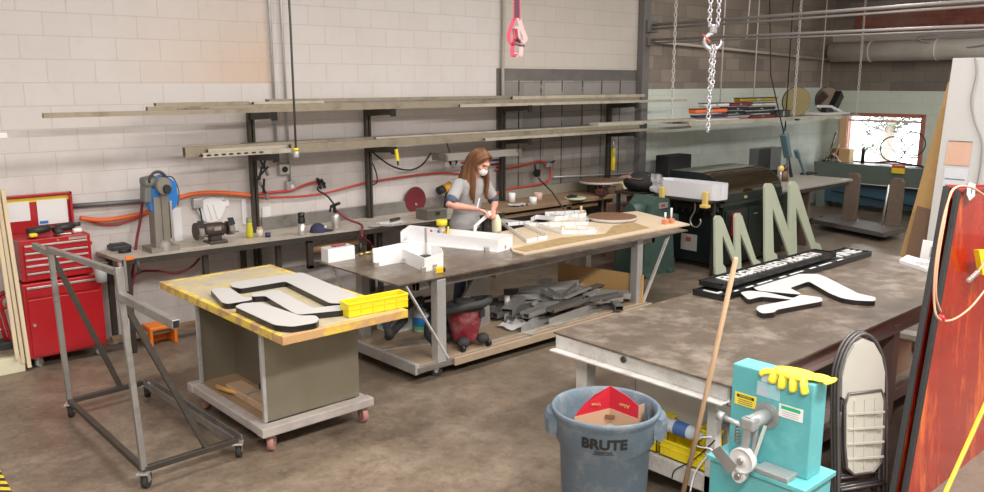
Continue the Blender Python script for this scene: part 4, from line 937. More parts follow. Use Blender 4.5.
single('metal_chute', 'large bent grey metal sheet standing behind the shop vacuum', 'metal sheet', MB().prism([(2.95, -2.55, SZ), (3.28, -2.45, SZ), (3.28, -2.42, SZ+.50), (3.16, -2.42, SZ+.54), (2.82, -2.55, SZ+.30)], (.02, .05, 0)), mat('sheet_grey', (.36, .345, .32), .5, .3, .2, 5))
c = Z(507, 312, SZ)
single('pipe_offcut', 'short white plastic pipe standing on the shelf beside the black puck', 'pipe', MB().cyl(c, c+V((0, 0, .17)), .028, n=14), mat('pvc', (.62, .61, .58), .4))
tp = mat('panel_tan', (.52, .31, .13), .6, 0, .06, 3)
single('hardboard_panel', 'tan hardboard panel standing on edge at the right end of the table shelf', 'panel', MB().prism([(4.78, -1.93, SZ), (4.97, -2.97, SZ), (4.97, -2.97, SZ+.30), (4.78, -1.93, SZ+.30)], (.02, 0, 0)), tp)
# scrap metal pile: each offcut is a thing of its own
rs = random.Random(3)
kinds = [('channel_offcut', 'channel offcut'), ('angle_offcut', 'angle offcut'), ('tube_offcut', 'tube offcut'), ('flat_offcut', 'flat offcut')]
def offcut(kind, L, w, m):
    mb = MB()
    if kind == 0:
        mb.box(-L/2, L/2, -w/2, w/2, 0, .004).box(-L/2, L/2, -w/2, -w/2+.004, 0, w*.5).box(-L/2, L/2, w/2-.004, w/2, 0, w*.5)
    elif kind == 1: mb.box(-L/2, L/2, -w/2, w/2, 0, .005).box(-L/2, L/2, w/2-.005, w/2, 0, w*.7)
    elif kind == 2:
        mb.box(-L/2, L/2, -w/2, w/2, 0, .004).box(-L/2, L/2, -w/2, w/2, w*.6, w*.6+.004).box(-L/2, L/2, -w/2, -w/2+.004, 0, w*.6).box(-L/2, L/2, w/2-.004, w/2, 0, w*.6)
    else: mb.box(-L/2, L/2, -w/2, w/2, 0, .008)
    return mb
sm_ = [steel, galv, mat('offcut_dark', (.20, .19, .175), .38, .5, .2), mat('offcut_mid', (.42, .41, .39), .33, .5, .2), mat('offcut_pale', (.55, .54, .52), .4, .4)]
names_m = ['dull steel', 'silver grey', 'dark', 'mid grey', 'pale']
spec = [ # x, y, z, L, w, rot, kind, mat, label
 (4.55, -2.12, .16, 1.15, .16, -.45, 0, 3, 'wide dark channel leaning at the very back of the scrap pile'),
 (4.7, -2.35, .17, .95, .12, -.15, 0, 2, 'dark channel lying before the tan panel in the scrap pile'),
 (4.35, -2.62, .30, .55, .05, .25, 3, 4, 'bright white strip lying across the top of the scrap pile'),
 (3.95, -2.42, .16, 1.1, .14, .30, 0, 1, 'silver channel at left of the scrap pile pointing to the puck'),
 (3.7, -2.75, .155, .95, .10, .45, 1, 1, 'shiny angle offcut at the front left of the scrap pile'),
 (3.85, -2.62, .24, .9, .07, .38, 2, 3, 'square tube lying on the silver channel, left of the pile'),
 (4.05, -2.88, .155, .8, .09, .12, 1, 3, 'angle offcut along the front edge of the scrap pile'),
 (4.45, -2.80, .16, .55, .14, -.35, 3, 0, 'flat plate lying in the front right of the scrap pile'),
 (4.72, -2.70, .21, .5, .13, -.9, 0, 3, 'channel end sticking up beside the tan panel'),
 (4.30, -2.30, .26, .75, .12, -.25, 1, 3, 'broad angle resting on the back channels'),
 (4.15, -2.15, .24, .35, .14, .7, 3, 4, 'pale square plate at the back left of the scrap pile'),
 (4.45, -2.05, .31, .22, .12, .5, 3, 4, 'small pale plate on top at the back of scrap pile'),
 (4.60, -2.92, .17, .35, .08, .9, 2, 2, 'short dark tube near the table leg at right of pile'),
 (4.25, -2.75, .23, .45, .06, -.7, 1, 0, 'small angle lying crosswise in the middle of the pile'),
 (4.78, -2.50, .28, .38, .10, .15, 3, 2, 'dark flat plate on the right side of the pile'),
 (3.55, -2.45, .155, .6, .05, .8, 2, 1, 'slim silver tube lying behind the black puck'),
 (3.45, -2.30, .155, .9, .12, .1, 0, 2, 'dark channel lying at the back behind the puck'),
 (3.60, -2.90, .155, .5, .03, .05, 3, 4, 'thin pale rod lying near the front rail right of the vacuum'),
 (4.05, -2.52, .31, .32, .09, 1.2, 0, 1, 'short silver channel crosswise on top of the pile'),
 (4.85, -2.25, .16, .4, .12, 1.3, 1, 3, 'angle offcut wedged against the tan panel'),
 (3.2, -2.2, .155, .7, .16, -.3, 0, 2, 'dark channel at the back left next to the bent sheet')]
_xt = ['lying deep in the heap', 'near the bright white strip', 'close to the tan panel', 'at the front rail of the shelf', 'behind the black puck', 'half under the silver channel']
_rx = random.Random(21)
for n_ in range(24):
    u_ = _rx.random(); v_ = _rx.random()
    x_ = 3.55+1.25*u_; y_ = -2.90+.85*v_; k_ = _rx.randrange(4); mi_ = _rx.choice((0, 1, 2, 3, 3, 2)); L_ = _rx.uniform(.3, .8); w_ = _rx.uniform(.05, .12)
    x_ = min(x_, 4.75-L_*.25)
    spec.append((x_, y_, .16+.13*_rx.random()*(1-abs(u_-.55)), L_, w_, _rx.uniform(-.6, .6), k_, mi_, '%s %s in the scrap heap, %s' % (names_m[mi_], kinds[k_][1].replace('offcut', 'piece'), _xt[n_ % 6])))
for x, y, z, L, w, r, k, mi, lab in spec:
    mb = offcut(k, L, w, None)
    single(kinds[k][0], lab, kinds[k][1], mb, sm_[mi], V((x, y, z)), 'steel offcuts heaped on the table shelf', r, True)
single('plastic_wrap', 'crumpled white plastic scrap between the puck and the silver channel', 'scrap', MB().sheet([[V((3.22+i*.035, -2.82+j*.04, .17+.05*abs(noise.noise(V((i*.8, j*.9, 1)))))) for i in range(9)] for j in range(6)]), paper)
single('flat_bar', 'long thin pale bar lying along the front of the shelf right of the vacuum', 'bar', MB().bar((2.85, -2.90, .160), (4.3, -2.93, .160), .03, .014), stockl)
single('flat_bar', 'pale bar lying across the left end of the shelf below the bucket', 'bar', MB().bar((2.02, -2.45, .160), (2.5, -2.62, .160), .03, .014), alu)
# ---------------------------------------------------------------- yellow-edged rolling table
YZ = .90
t = thing('rolling_table', 'yellow-edged rolling table on a metal box cabinet and wooden dolly', 'table', (.85, -2.8, 0))
yt = [(.41, -3.72), (1.35, -3.72), (1.35, -1.76), (.41, -1.76)]
part('table_top', MB().prism([(x, y, YZ-.05) for x, y in yt], (0, 0, .05)), mat('yt_top', (.44, .385, .28), .65, 0, .3, 7, .05, (.66, .52, .16), .7, 3.0), t)
ye = mat('yellow_paint_worn', (.74, .56, .09), .5, 0, .2, 9, .05, (.46, .29, .15), .95, 7, dlo=.46, dhi=.56)
eb = MB(); e = .045
eb.box(.40, .40+e, -3.685, -1.75, YZ-.055, YZ+.002, .004).box(1.36-e, 1.36, -3.685, -1.75, YZ-.055, YZ+.002, .004).box(.40+e, 1.36-e, -1.75-e, -1.75, YZ-.055, YZ+.002, .004)
part('side_edge', eb, ye, t)
part('front_edge', MB().box(.40, 1.36, -3.73, -3.685, YZ-.055, YZ+.002, .004), mat('edge_wood', (.52, .31, .14), .6, 0, .25, 7, .05, (.72, .50, .06), .9, 2.2, dlo=.50, dhi=.58), t)
cz = mat('cabinet_zinc', (.27, .245, .18), .38, .6, .18, 2.5, .03, (.30, .28, .24), .4, 9)
part('front_panel', MB().box(.46, 1.20, -3.33, -3.31, .20, YZ-.05), cz, t)
part('back_panel', MB().box(.46, 1.20, -2.30, -2.28, .20, YZ-.05), cz, t)
part('side_panel', MB().box(1.175, 1.195, -3.305, -2.285, .20, YZ-.05), cz, t)
part('inner_panel', MB().box(.74, .76, -3.31, -2.30, .20, YZ-.05), mat('inner_zinc', (.30, .26, .22), .35, .75, .2, 2), t)
part('floor_panel', MB().box(.46, 1.20, -3.32, -2.30, .195, .21), woodx, t)
for y in (-3.335, -2.32): part('corner_post', MB().box(.445, .47, y, y+.03, .20, YZ-.05, .002), galv, t)
dm = mat('dolly_grey_wood', (.40, .355, .33), .7, 0, .2, 5, .05, (.25, .21, .19), .6, 4)
for y in (-3.43, -2.30): part('dolly_beam', MB().box(.38, 1.26, y, y+.09, .135, .20, .008), dm, t)
for x in (.39, 1.17): part('dolly_beam', MB().box(x, x+.08, -3.41, -2.24, .13, .195, .008), dm, t)
pw = mat('wheel_pink', (.42, .20, .18), .6, 0, .2, 8)
for x, y, q_ in ((.47, -3.36, .9), (1.21, -3.37, 1.35), (.47, -2.34, 1.5), (1.24, -2.34, 1.0)): caster(t, x, y, .13, .060, pw, q_, mat('caster_dull%g' % (x+y), (.35, .28, .24), .6, .3), w=.042)
# tools on the dolly shelf
p = V((.52, -2.9, .21))
t = thing('claw_hammer', 'hammer with orange wooden handle lying inside the rolling cabinet', 'hammer', p)
part('handle', MB().tube([(.47, -2.55, .235), (.50, -2.72, .24), (.55, -2.9, .25)], [.020, .017, .013], 10), mat('handle_orange', (.62, .33, .10), .45), t)
part('head', MB().bar((.50, -2.93, .255), (.64, -2.90, .255), .035, .035, .006), alu, t)
single('wood_block', 'long weathered timber lying in the open rolling cabinet', 'timber', MB().obox((.57, -2.95, .24), (.13, .66, .055), (0, 0, 0), .006), woody)
single('steel_block', 'dark steel bar end beside the timber in the rolling cabinet', 'steel bar', MB().obox((.69, -3.05, .255), (.05, .42, .08), (0, 0, .05), .004), dsteel)
p = V((.62, -3.24, .315))
t = thing('utility_knife', 'blue and silver small tool lying at the cabinet post', 'tool', p)
part('handle', MB().bar((.60, -3.30, .318), (.66, -3.16, .318), .03, .02, .006), mat('tool_blue', (.02, .04, .2), .4), t); part('blade', MB().bar((.66, -3.16, .318), (.68, -3.08, .318), .02, .01), alu, t)
# yellow bin on the table
p = [Z(a, b_, YZ) for a, b_ in ((340.5, 314.5), (349, 318.5), (408, 307), (399.5, 303))]
t = thing('parts_bin', 'empty bright yellow plastic parts bin on the corner of rolling table', 'bin', p[0])
def bin_(mb, P4, h, th=.006, taper=1.0, fronth=None):
    c = sum(P4, V((0, 0, 0)))/4
    n = 4
    for i in range(4):
        a, b2 = P4[i], P4[(i+1) % 4]; inn = (c-(a+b2)/2); inn.z = 0; inn.normalize()
        mb.prism([a, b2, b2+V((0, 0, h)), a+V((0, 0, h))], inn*th)
    mb.prism([q_+V((0, 0, .0)) for q_ in P4], (0, 0, th)); return mb
part('tray', bin_(MB(), p, .095), yellow, t)
rm = MB()
for i in range(4):
    a, b2 = p[i], p[(i+1) % 4]; rm.bar(a+V((0, 0, .093)), b2+V((0, 0, .093)), .014, .014, .003)
part('rim', rm, yellow, t)
rb = MB()
for i in range(1, 5):
    a = p[1]+(p[2]-p[1])*i/5; rb.bar(a+V((0, -.002, .01)), a+V((0, -.002, .08)), .006, .006)
rb.bar(p[1]+V((0, -.003, .055)), p[2]+V((0, -.003, .055)), .006, .006)
part('ribs', rb, yellow, t)
# black-edged letters on the rolling table
def flatletter(label, pts, sc, off, z, h, group=None, nm='sign_letter'):
    P = [Z(off[0]+a/sc, off[1]+b_/sc, z+h) for a, b_ in pts]
    # round the corners a little
    Q = []
    n = len(P)
    for i in range(n):
        a, b_, c_ = P[i-1], P[i], P[(i+1) % n]
        la = min(.035, (a-b_).length*.3); lc = min(.035, (c_-b_).length*.3)
        s = b_+(a-b_).normalized()*la; e_ = b_+(c_-b_).normalized()*lc
        for k in range(4): u = k/3; Q.append(s*(1-u)**2+b_*2*u*(1-u)+e_*u*u)
    cc_ = sum(Q, V((0, 0, 0)))/len(Q)
    t = thing(nm, label, 'sign letter', (cc_.x, cc_.y, z), 0, group)
    part('letter_return', MB().prism([q_+V((0, 0, -h)) for q_ in Q], (0, 0, h)), black, t)
    # face inset: grey-white face with the black edge showing round it
    me = MB(); me.prism([q_+V((0, 0, -.002)) for q_ in Q], (0, 0, .003)); 
    bm = bmesh.new(); vs = [bm.verts.new(q_+V((0, 0, .0012))) for q_ in Q]; f = bm.faces.new(vs)
    r = bmesh.ops.inset_region(bm, faces=[f], thickness=.013, depth=0)
    fb = [g for g in bm.faces if g is f or len(g.verts) > 4]
    f2 = max(bm.faces, key=lambda g: len(g.verts)); w = MB()
    w.prism([v.co.copy() for v in f2.verts], (0, 0, .002)); bm.free()
    part('letter_face', w, greyface, t)
    return t
lg = 'black-edged white letter pieces on the rolling table'
LH = .04
flatletter('large hooked letter piece at the back of the rolling table, partly behind the yellow bin', [(215, 148), (225, 140), (620, 80), (665, 80), (990, 215), (1010, 255), (900, 268), (830, 268), (555, 133), (280, 178), (222, 165)], 6.15, (195, 260), YZ, LH, lg)
flatletter('smallest tapering letter piece at the left edge of the rolling table', [(92, 180), (215, 172), (300, 230), (350, 232), (350, 248), (200, 272), (165, 262)], 6.15, (195, 260), YZ, LH, lg)
flatletter('zigzag middle letter piece reaching the yellow bin', [(348, 208), (510, 184), (725, 298), (895, 278), (915, 310), (640, 338), (600, 325), (430, 222), (350, 228)], 6.15, (195, 260), YZ, LH, lg)
flatletter('front letter piece with rounded right end on the rolling table', [(243, 288), (290, 268), (400, 262), (650, 345), (740, 342), (765, 365), (745, 388), (600, 412), (490, 402)], 6.15, (195, 260), YZ, LH, lg)
# ---------------------------------------------------------------- welded frame cart
t = thing('frame_cart', 'tall welded square-tube frame cart on casters in the left foreground', 'cart', (0, -2.57, 0))
r_ = .036
c1 = V((-.35, -1.83, .13)); c2_ = V((-.36, -3.33, .13)); c3 = V((.26, -3.31, .13)); c4 = V((.22, -1.80, .13))
for a, b_ in ((c1, c2_), (c2_, c3), (c1, c4)): part('base_rail', MB().bar(a, b_, r_, r_, .003), dsteel, t)
part('base_channel', MB().bar(c4+V((0, 0, -.02)), c3+V((0, 0, -.02)), .06, .008).bar(c4+V((.03, 0, .0)), c3+V((.03, 0, .0)), .006, .05).bar(c4+V((-.03, 0, .0)), c3+V((-.03, 0, .0)), .006, .05), steel, t)
top1 = Y(51, 249, -1.92); top2 = Y(121, 272, -3.22)
TH = 1.30
top1 = V((-.37, -1.80, 1.27)); top2 = V((-.37, -3.20, 1.32))
part('post', MB().bar(c1, top1, r_, r_, .003, (1, 0, 0)), steel, t); part('post', MB().bar(c2_, top2+V((0, 0, .05)), r_, r_, .003, (1, 0, 0)), steel, t)
d1 = c1+(c4-c1)*.66; d2 = c2_+(c3-c2_)*.66
part('diagonal', MB().bar(top1+V((0, 0, -.02)), d1, r_, r_, .003, (0, 1, 0)), dsteel, t); part('diagonal', MB().bar(top2+V((0, 0, -.12)), d2, r_, r_, .003, (0, 1, 0)), dsteel, t)
part('top_rail', MB().bar(top1+V((0, .04, .0)), top2+V((0, -.0, .02)), r_, r_, .003), steel, t)
part('support_arm', MB().bar(top1+V((0, 0, -.03)), top1+V((.0, .42, -.03)), r_+.004, r_+.008, .003), steel, t)
e1 = V((-.37, -3.20, 1.20)); e2 = V((-.365, -4.03, 1.20))
mb = MB().bar(e1, e2, .044, .05, .004); mb.m = 1; mb.bar(e2+V((0, .001, 0)), e2+V((0, -.002, 0)), .032, .038)
part('support_arm', mb, [steel, black], t)
for c_, q_ in ((c1, 1.1), (c2_, .85), (c3, 1.0), (c4, 1.0)): caster(t, c_.x, c_.y, .115, .050, rubber, q_, alu, w=.034)
# ---------------------------------------------------------------- red tool chest
t = thing('tool_chest', 'red rolling tool chest with open lid against the wall at left', 'tool chest', (.05, -.27, 0))
x0, x1, yf, yb = -.29, .35, -.50, -.04
part('cabinet', MB().box(x0, x1, yf, yb, .10, .76, .008), red, t)
part('drawer', MB().box(x0+.03, x1-.03, yf-.012, yf, .64, .735, .003), red, t)
dr = part('door', MB().box(x0+.03, x1-.03, yf-.012, yf, .12, .62, .003), red, t); part('handle', MB().cyl((x0+.06, yf-.03, .40), (x0+.06, yf-.012, .40), .012, n=10), alu, dr)
part('trim_strip', MB().box(x0+.03, x1-.03, yf-.022, yf-.012, .715, .733, .002), alu, t)
part('chest', MB().box(x0+.02, x1-.05, yf+.04, yb, .77, 1.13, .008), red, t)
zs_ = (1.075, 1.01, .955, .90, .835)
for i, z in enumerate(zs_):
    d = part('drawer', MB().box(x0+.05, x1-.08, yf+.026, yf+.04, z-(.045 if i < 4 else .055), z+.012, .003), red, t)
    part('handle', MB().box(x0+.055, x1-.085, yf+.014, yf+.026, z-.004, z+.012, .002), alu, d)
part('lock', MB().cyl((.03, yf+.02, 1.105), (.03, yf+.04, 1.105), .010, n=10), mat('lock_brass', (.6, .45, .2), .3, .8), t)
part('badge', MB().box(.12, .27, yf+.034, yf+.04, 1.095, 1.115), alu, t)
lid = part('lid', MB().box(x0+.0, x1-.07, yb-.03, yb-.01, 1.13, 1.47, .004).box(x0-.0, x0+.02, yb-.07, yb-.02, 1.13, 1.47, .003).box(x1-.09, x1-.07, yb-.07, yb-.02, 1.13, 1.47, .003).box(x0, x1-.07, yb-.07, yb-.02, 1.45, 1.47, .003), red, t)
part('yellow_strip', MB().box(x0+.02, x1-.09, yb-.034, yb-.03, 1.40, 1.44), mat('lid_yellow', (.75, .55, .05), .5), lid)
part('note', MB().box(x0+.04, x0+.22, yb-.038, yb-.034, 1.24, 1.41), paper, lid)
part('note', MB().box(x0+.28, x1-.11, yb-.038, yb-.034, 1.19, 1.41), paper, lid)
part('label_blue', MB().box(x0+.29, x0+.36, yb-.042, yb-.038, 1.20, 1.225), mat('note_blue', (.03, .18, .5), .5), lid)
for x, y in ((x0+.07, yf+.06), (x1-.07, yf+.06), (x0+.07, yb-.06), (x1-.07, yb-.06)): caster(t, x, y, .10, .042, mat('wheel_gray%g' % x, (.3, .3, .3), .5), .8, alu)
part('side_handle', MB().tube(smooth_path([(x1-.05, -.35, 1.0), (x1-.01, -.33, 1.02), (x1-.01, -.22, 1.02), (x1-.05, -.2, 1.0)]), .012, 8), red, t)
gp_ = mat('power_tool_black', (.03, .03, .028), .5)
for j, (x, y, lab, cm_) in enumerate(((-.06, -.30, 'black and yellow cordless drill lying at left on top of the tool chest', yellow), (.15, -.28, 'all-black cordless drill lying in the middle on the tool chest', gp_))):
    p = V((x, y, 1.13))
    t2 = thing('cordless_drill', lab, 'drill', p)
    part('body', MB().cyl(p+V((-.10, 0, .04)), p+V((.07, .01, .06)), .035, n=14), gp_, t2); part('chuck', MB().cyl(p+V((.07, .01, .06)), p+V((.13, .015, .065)), .018, n=12), dsteel, t2)
    part('handle', MB().bar(p+V((-.05, 0, .05)), p+V((-.08, -.11, .03)), .035, .035, .008), gp_, t2); part('battery', MB().obox(p+V((-.09, -.14, .035)), (.06, .045, .03), (0, 0, .2), .008), cm_, t2)
p = V((.22, -.36, 1.13)); single('white_roll', 'small white roll at the right front on top of tool chest', 'roll', MB().cyl(p+V((-.03, 0, .022)), p+V((.04, 0, .022)), .022, n=14), white)
p = V((.10, -.38, 1.13)); single('flat_tool', 'flat grey wrench lying along the front of the tool chest top', 'wrench', MB().bar(p+V((-.05, 0, .008)), p+V((.07, 0.0, .008)), .025, .012, .004), alu)
# ---------------------------------------------------------------- cream lumber frame at far left
t = thing('lumber_rack', 'tall cream timber rack frame at the left edge of the room', 'rack', (-.9, -.5, 0))
A = X(32, 366, 0)  # guide
bx0 = Z(36, 362, 0); 
def lean(px0, py0, px1, py1, y, w, d, m, nm='post'):
    a = Y(px0, py0, y); b2 = Y(px1, py1, y); return part(nm, MB().prism([a, a+V((w, 0, 0)), b2+V((w, 0, 0)), b2], (0, d, 0)), m, t)
lean(28, 368, 1, 190, -.50, .03, .04, cream); lean(22, 364, -6, 180, -.48, .028, .04, mat('lumber_edge', (.66, .56, .40), .7, 0, .2, 6)); lean(16, 360, -12, 175, -.51, .03, .03, cream)
q_ = Z(26, 371, 0)
part('base_board', MB().box(-1.9, q_.x, q_.y, q_.y+.04, .0, .14, .004).box(-1.9, q_.x, q_.y+.04, -.08, .12, .14, .003), mat('cream_paint', (.72, .68, .50), .6), t)
part('back_board', MB().box(-1.9, -.42, -.08, -.06, .12, 1.5, .003), mat('back_grey', (.45, .41, .37), .7), t)
a = Y(4, 135, -1.0); single('shelf_bracket', 'white corner of a board sticking in at the left edge of the picture', 'board', MB().box(a.x-.3, a.x+.0, -1.1, -.95, a.z-.02, a.z+.02, .004), mat('white_board', (.7, .68, .64), .6))
p = V((-1.12, -1.0, .14))
pa = lambda a_, b_: Y(a_, b_, -.38)
t = thing('hand_truck', 'red tube-framed hand truck standing in the cream timber rack', 'hand truck', pa(8, 345))
part('frame_tube', MB().tube(smooth_path([pa(13, 347), pa(8, 330), pa(2, 310), pa(0, 302), pa(4, 296), pa(8, 299), pa(7, 306), pa(3, 308)]), .016, 8), red, t)
part('frame_tube', MB().tube([pa(8, 347), pa(0, 322), pa(-8, 296)], .016, 8), red, t)
part('cross_bar', MB().tube([pa(-8, 330), pa(8, 329)], .012, 6), alu, t)
part('grip', MB().tube([pa(-4, 297), pa(5, 292)], .022, 8), hosedk, t)
part('foot', MB().obox(pa(3, 347)+V((-.05, 0, .02)), (.30, .15, .07), (0, 0, 0), .01), blackm, t)
# hazard tape on the floor
hzm, nt, b = _new('hazard_tape'); g = nt.nodes.new('ShaderNodeNewGeometry'); sp = nt.nodes.new('ShaderNodeSeparateXYZ'); nt.links.new(g.outputs['Position'], sp.inputs[0])
s_ = _math(nt, 'ADD', sp.outputs[0], sp.outputs[1]); fr_ = _math(nt, 'FRACT', _math(nt, 'MULTIPLY', s_, 9)); nt.links.new(_mix(nt, _math(nt, 'GREATER_THAN', fr_, .5), (.75, .55, .02), (.02, .02, .02)), b.inputs['Base Color'])
a, b_, c_, d_ = Z(-3, 470, .003), Z(13, 492, .003), Z(11, 500, .003), Z(-14, 480, .003)
single('hazard_tape', 'black and yellow striped floor tape at the bottom left corner', 'floor tape', MB().prism([Z(-6, 464, .001), Z(0, 470, .001), Z(22, 510, .001), Z(-14, 510, .001)], (0, 0, .002)), hzm)
# ---------------------------------------------------------------- black cabinet machine with hood
bk = mat('cabinet_black', (.010, .016, .015), .35, .1, .2, 3)
bkf = mat('cabinet_front', (.018, .023, .020), .4, .1, .2, 3)
X0, X1, YF, YB = 7.45, 8.98, -2.33, -1.45
t = thing('laser_cabinet', 'long black machine cabinet with a curved brown hood behind the pale M letters', 'machine', ((X0+X1)/2, -1.9, 0))
part('base', MB().box(X0+.1, X1-.1, YF+.12, YB-.1, 0, .10), blackm, t)
part('body', MB().box(X0, X1, YF, YB, .08, .86, .01), bk, t)
part('shelf', MB().box(X0-.12, X1+.05, YF-.03, YB, .86, .90, .006), bkf, t)
n = 10
prof = [(YF+.02, .90), (YF+.02, 1.0)]+[(YF+.45-.43*math.cos(q*PI/2/n), 1.0+.27*math.sin(q*PI/2/n)) for q in range(1, n+1)]+[(YB, 1.27), (YB, .90)]
part('hood_end', MB().prism([(X0+.02, y, z) for y, z in prof], (.03, 0, 0)), bk, t)
part('hood_end', MB().prism([(X1-.10, y, z) for y, z in prof], (.03, 0, 0)), bk, t)
hd = MB(); hp = prof[1:-1]
hd.sheet([[(x, y, z) for y, z in hp] for x in (X0+.05, X1-.10)]); hd.sheet([[(x, y+.01, z-.01) for y, z in hp] for x in (X0+.05, X1-.10)])
part('hood', hd, mat('hood_smoke', (.075, .055, .030), .12, .75, .2, 3, coat=.6), t)
part('hood_lip', MB().box(X0+.02, X1-.08, YF+.0, YF+.04, .90, 1.01, .004), bkf, t)
for x in (7.95, 8.62): part('hood_catch', MB().box(x-.03, x+.03, YF-.015, YF, .93, .965, .004), mat('catch_brass', (.65, .50, .22), .35, .6), t)
for x0, x1, lab in ((X0+.04, 8.02, 'left'), (8.06, 8.40, 'mid'), (8.44, X1-.04, 'right')):
    d = part('door', MB().box(x0, x1, YF-.018, YF, .14, .80, .005), bkf, t)
    part('pull', MB().box(x0+.25 if lab != 'mid' else x0+.1, x0+.36 if lab != 'mid' else x0+.18, YF-.03, YF-.018, .70, .712), alu, d)
yb_ = mat('button_amber', (.70, .50, .15), .4)
for z, m in ((.74, yb_), (.66, yb_), (.55, alu), (.45, alu)): part('button', MB().cyl((8.50, YF-.04, z), (8.50, YF-.018, z), .022, n=14), m, t)
part('warning_tag', MB().box(7.62, 7.82, YF-.03, YF-.018, .46, .76, .003), mat('tag_crimson', (.42, .02, .03), .5), t)
part('switch_ring', MB().tube([(7.76+.05*math.cos(q*PI/7), YF-.035, .56+.07*math.sin(q*PI/7)) for q in range(1, 12)], .014, 6), paper, t)
part('label_plate', MB().box(X0-.008, X0, -1.95, -1.70, .22, .44), mat('plate_pale', (.35, .36, .33), .5), t)
part('label_red', MB().box(X0-.012, X0-.008, -1.86, -1.78, .34, .40), mat('label_rd', (.4, .05, .05), .5), t)
rk = MB().box(X0-.10, X0-.06, -2.30, -1.62, .80, .86, .003)
part('side_rack', rk, dsteel, t)
for k in range(6): part('side_hook', MB().tube(smooth_path([(X0-.09, -1.68-.11*k, .82), (X0-.12, -1.68-.11*k, .76), (X0-.16, -1.70-.11*k, .78)], 3), .008, 6), dsteel, t)
p = X(695, 203, X0-.15)
single('s_hook', 'big silver S-shaped hook hanging at the end of the black cabinet', 'hook', MB().tube(smooth_path([p, p+V((0, .0, -.10)), p+V((0, .06, -.22)), p+V((0, .03, -.30)), p+V((0, -.05, -.31)), p+V((0, -.10, -.25)), p+V((0, -.09, -.2))], 5), .011, 8), alu)
# white curved letter with yellow clamps on the end shelf
ts = thing('end_stand', 'thin black side stand under the white curved letter', 'stand', (X0-.25, -2.0, 0))
part('top_bar', MB().box(X0-.45, X0-.08, -2.42, -1.55, .955, .985, .003), dsteel, ts)
for y in (-2.38, -1.6): part('leg', MB().bar((X0-.30, y, 0), (X0-.30, y, .96), .03, .03), dsteel, ts)
part('strut', MB().bar((X0-.32, -1.62, .95), (X0-.55, -1.62, .1), .025, .025), dsteel, ts)
wl = mat('letter_lilac_white', (.66, .66, .70), .4, 0, .05, 3)
cyl_pts = [(X0-.12, -1.62), (X0-.20, -1.52), (X0-.36, -1.55), (X0-.42, -1.68), (X0-.40, -2.40), (X0-.30, -2.47), (X0-.14, -2.46), (X0-.10, -2.3)]
t, _ = wallletter('curved_letter', 'white rounded hollow letter clamped with yellow clamps at the cabinet end', [(v.x, v.y) for v in smooth_path([(a, b_, 0) for a, b_ in cyl_pts+[cyl_pts[0]]], 3)[:-1]], .99, .20, .01, wl, 'sign letter')
part('letter_face', MB().prism([(a, b_, .99) for a, b_ in cyl_pts], (0, 0, .02)), wl, t)
part('wrap', MB().sheet([[V((X0-.45+.0*i, -1.50-.03*i, 1.02+.03*j))+V((-.03, 0, 0))*abs(noise.noise(V((i*.8, j*.7, 2))))*2 for i in range(7)] for j in range(9)]), mat('foil', (.6, .6, .62), .35, .2, .2, 12), t)
for k, y in enumerate((-1.70, -2.36)):
    tc_ = thing('yellow_clamp', ('yellow clamp at the left end of the white curved letter', 'yellow clamp at the right end of the white curved letter')[k], 'clamp', (X0-.42, y, .93))
    part('jaw', MB().box(X0-.50, X0-.44, y-.03, y+.03, .90, 1.10, .006), yb_, tc_); part('jaw', MB().box(X0-.52, X0-.42, y-.05, y+.05, .90, .94, .006), yb_, tc_)
# pale green letters M leaning on the cabinet
pg = mat('sage_green', (.43, .47, .36), .6, 0, .06, 3, 0, (.36, .39, .30), .5, 2)
def letterM(pts, sc, off, label, y0):
    P = [Y(off[0]+a/sc, off[1]+b_/sc, y0) for a, b_ in pts]
    zb_ = min(p.z for p in P); P = [p-V((0, 0, zb_)) for p in P]
    P = [V((p.x, p.y+max(0, p.z)*.10, p.z)) for p in P]
    c = sum(P, V((0, 0, 0)))/len(P)
    return single('letter_m', label, 'sign letter', MB().prism(P, (0, -.03, 0)), pg, V((c.x, y0, 0)), group='pale green letters M leaning on the black cabinet')
letterM([(80, 448), (80, 425), (93, 268), (100, 258), (110, 258), (118, 268), (148, 375), (158, 262), (164, 250), (175, 250), (181, 260), (213, 398), (226, 405), (228, 418), (220, 425), (205, 424), (170, 315), (163, 432), (148, 432), (112, 320), (105, 415), (113, 425), (113, 442), (104, 448)], 3.28, (690, 140), 'smaller pale green letter M leaning on the black cabinet', -2.50)
letterM([(243, 415), (243, 392), (263, 165), (270, 155), (285, 155), (292, 165), (327, 310), (343, 160), (350, 148), (362, 148), (370, 160), (408, 345), (422, 350), (427, 368), (420, 378), (397, 380), (357, 232), (345, 392), (323, 398), (281, 235), (272, 378), (281, 385), (283, 405), (275, 413)], 3.28, (690, 140), 'larger pale green letter M leaning on the black cabinet', -2.56)
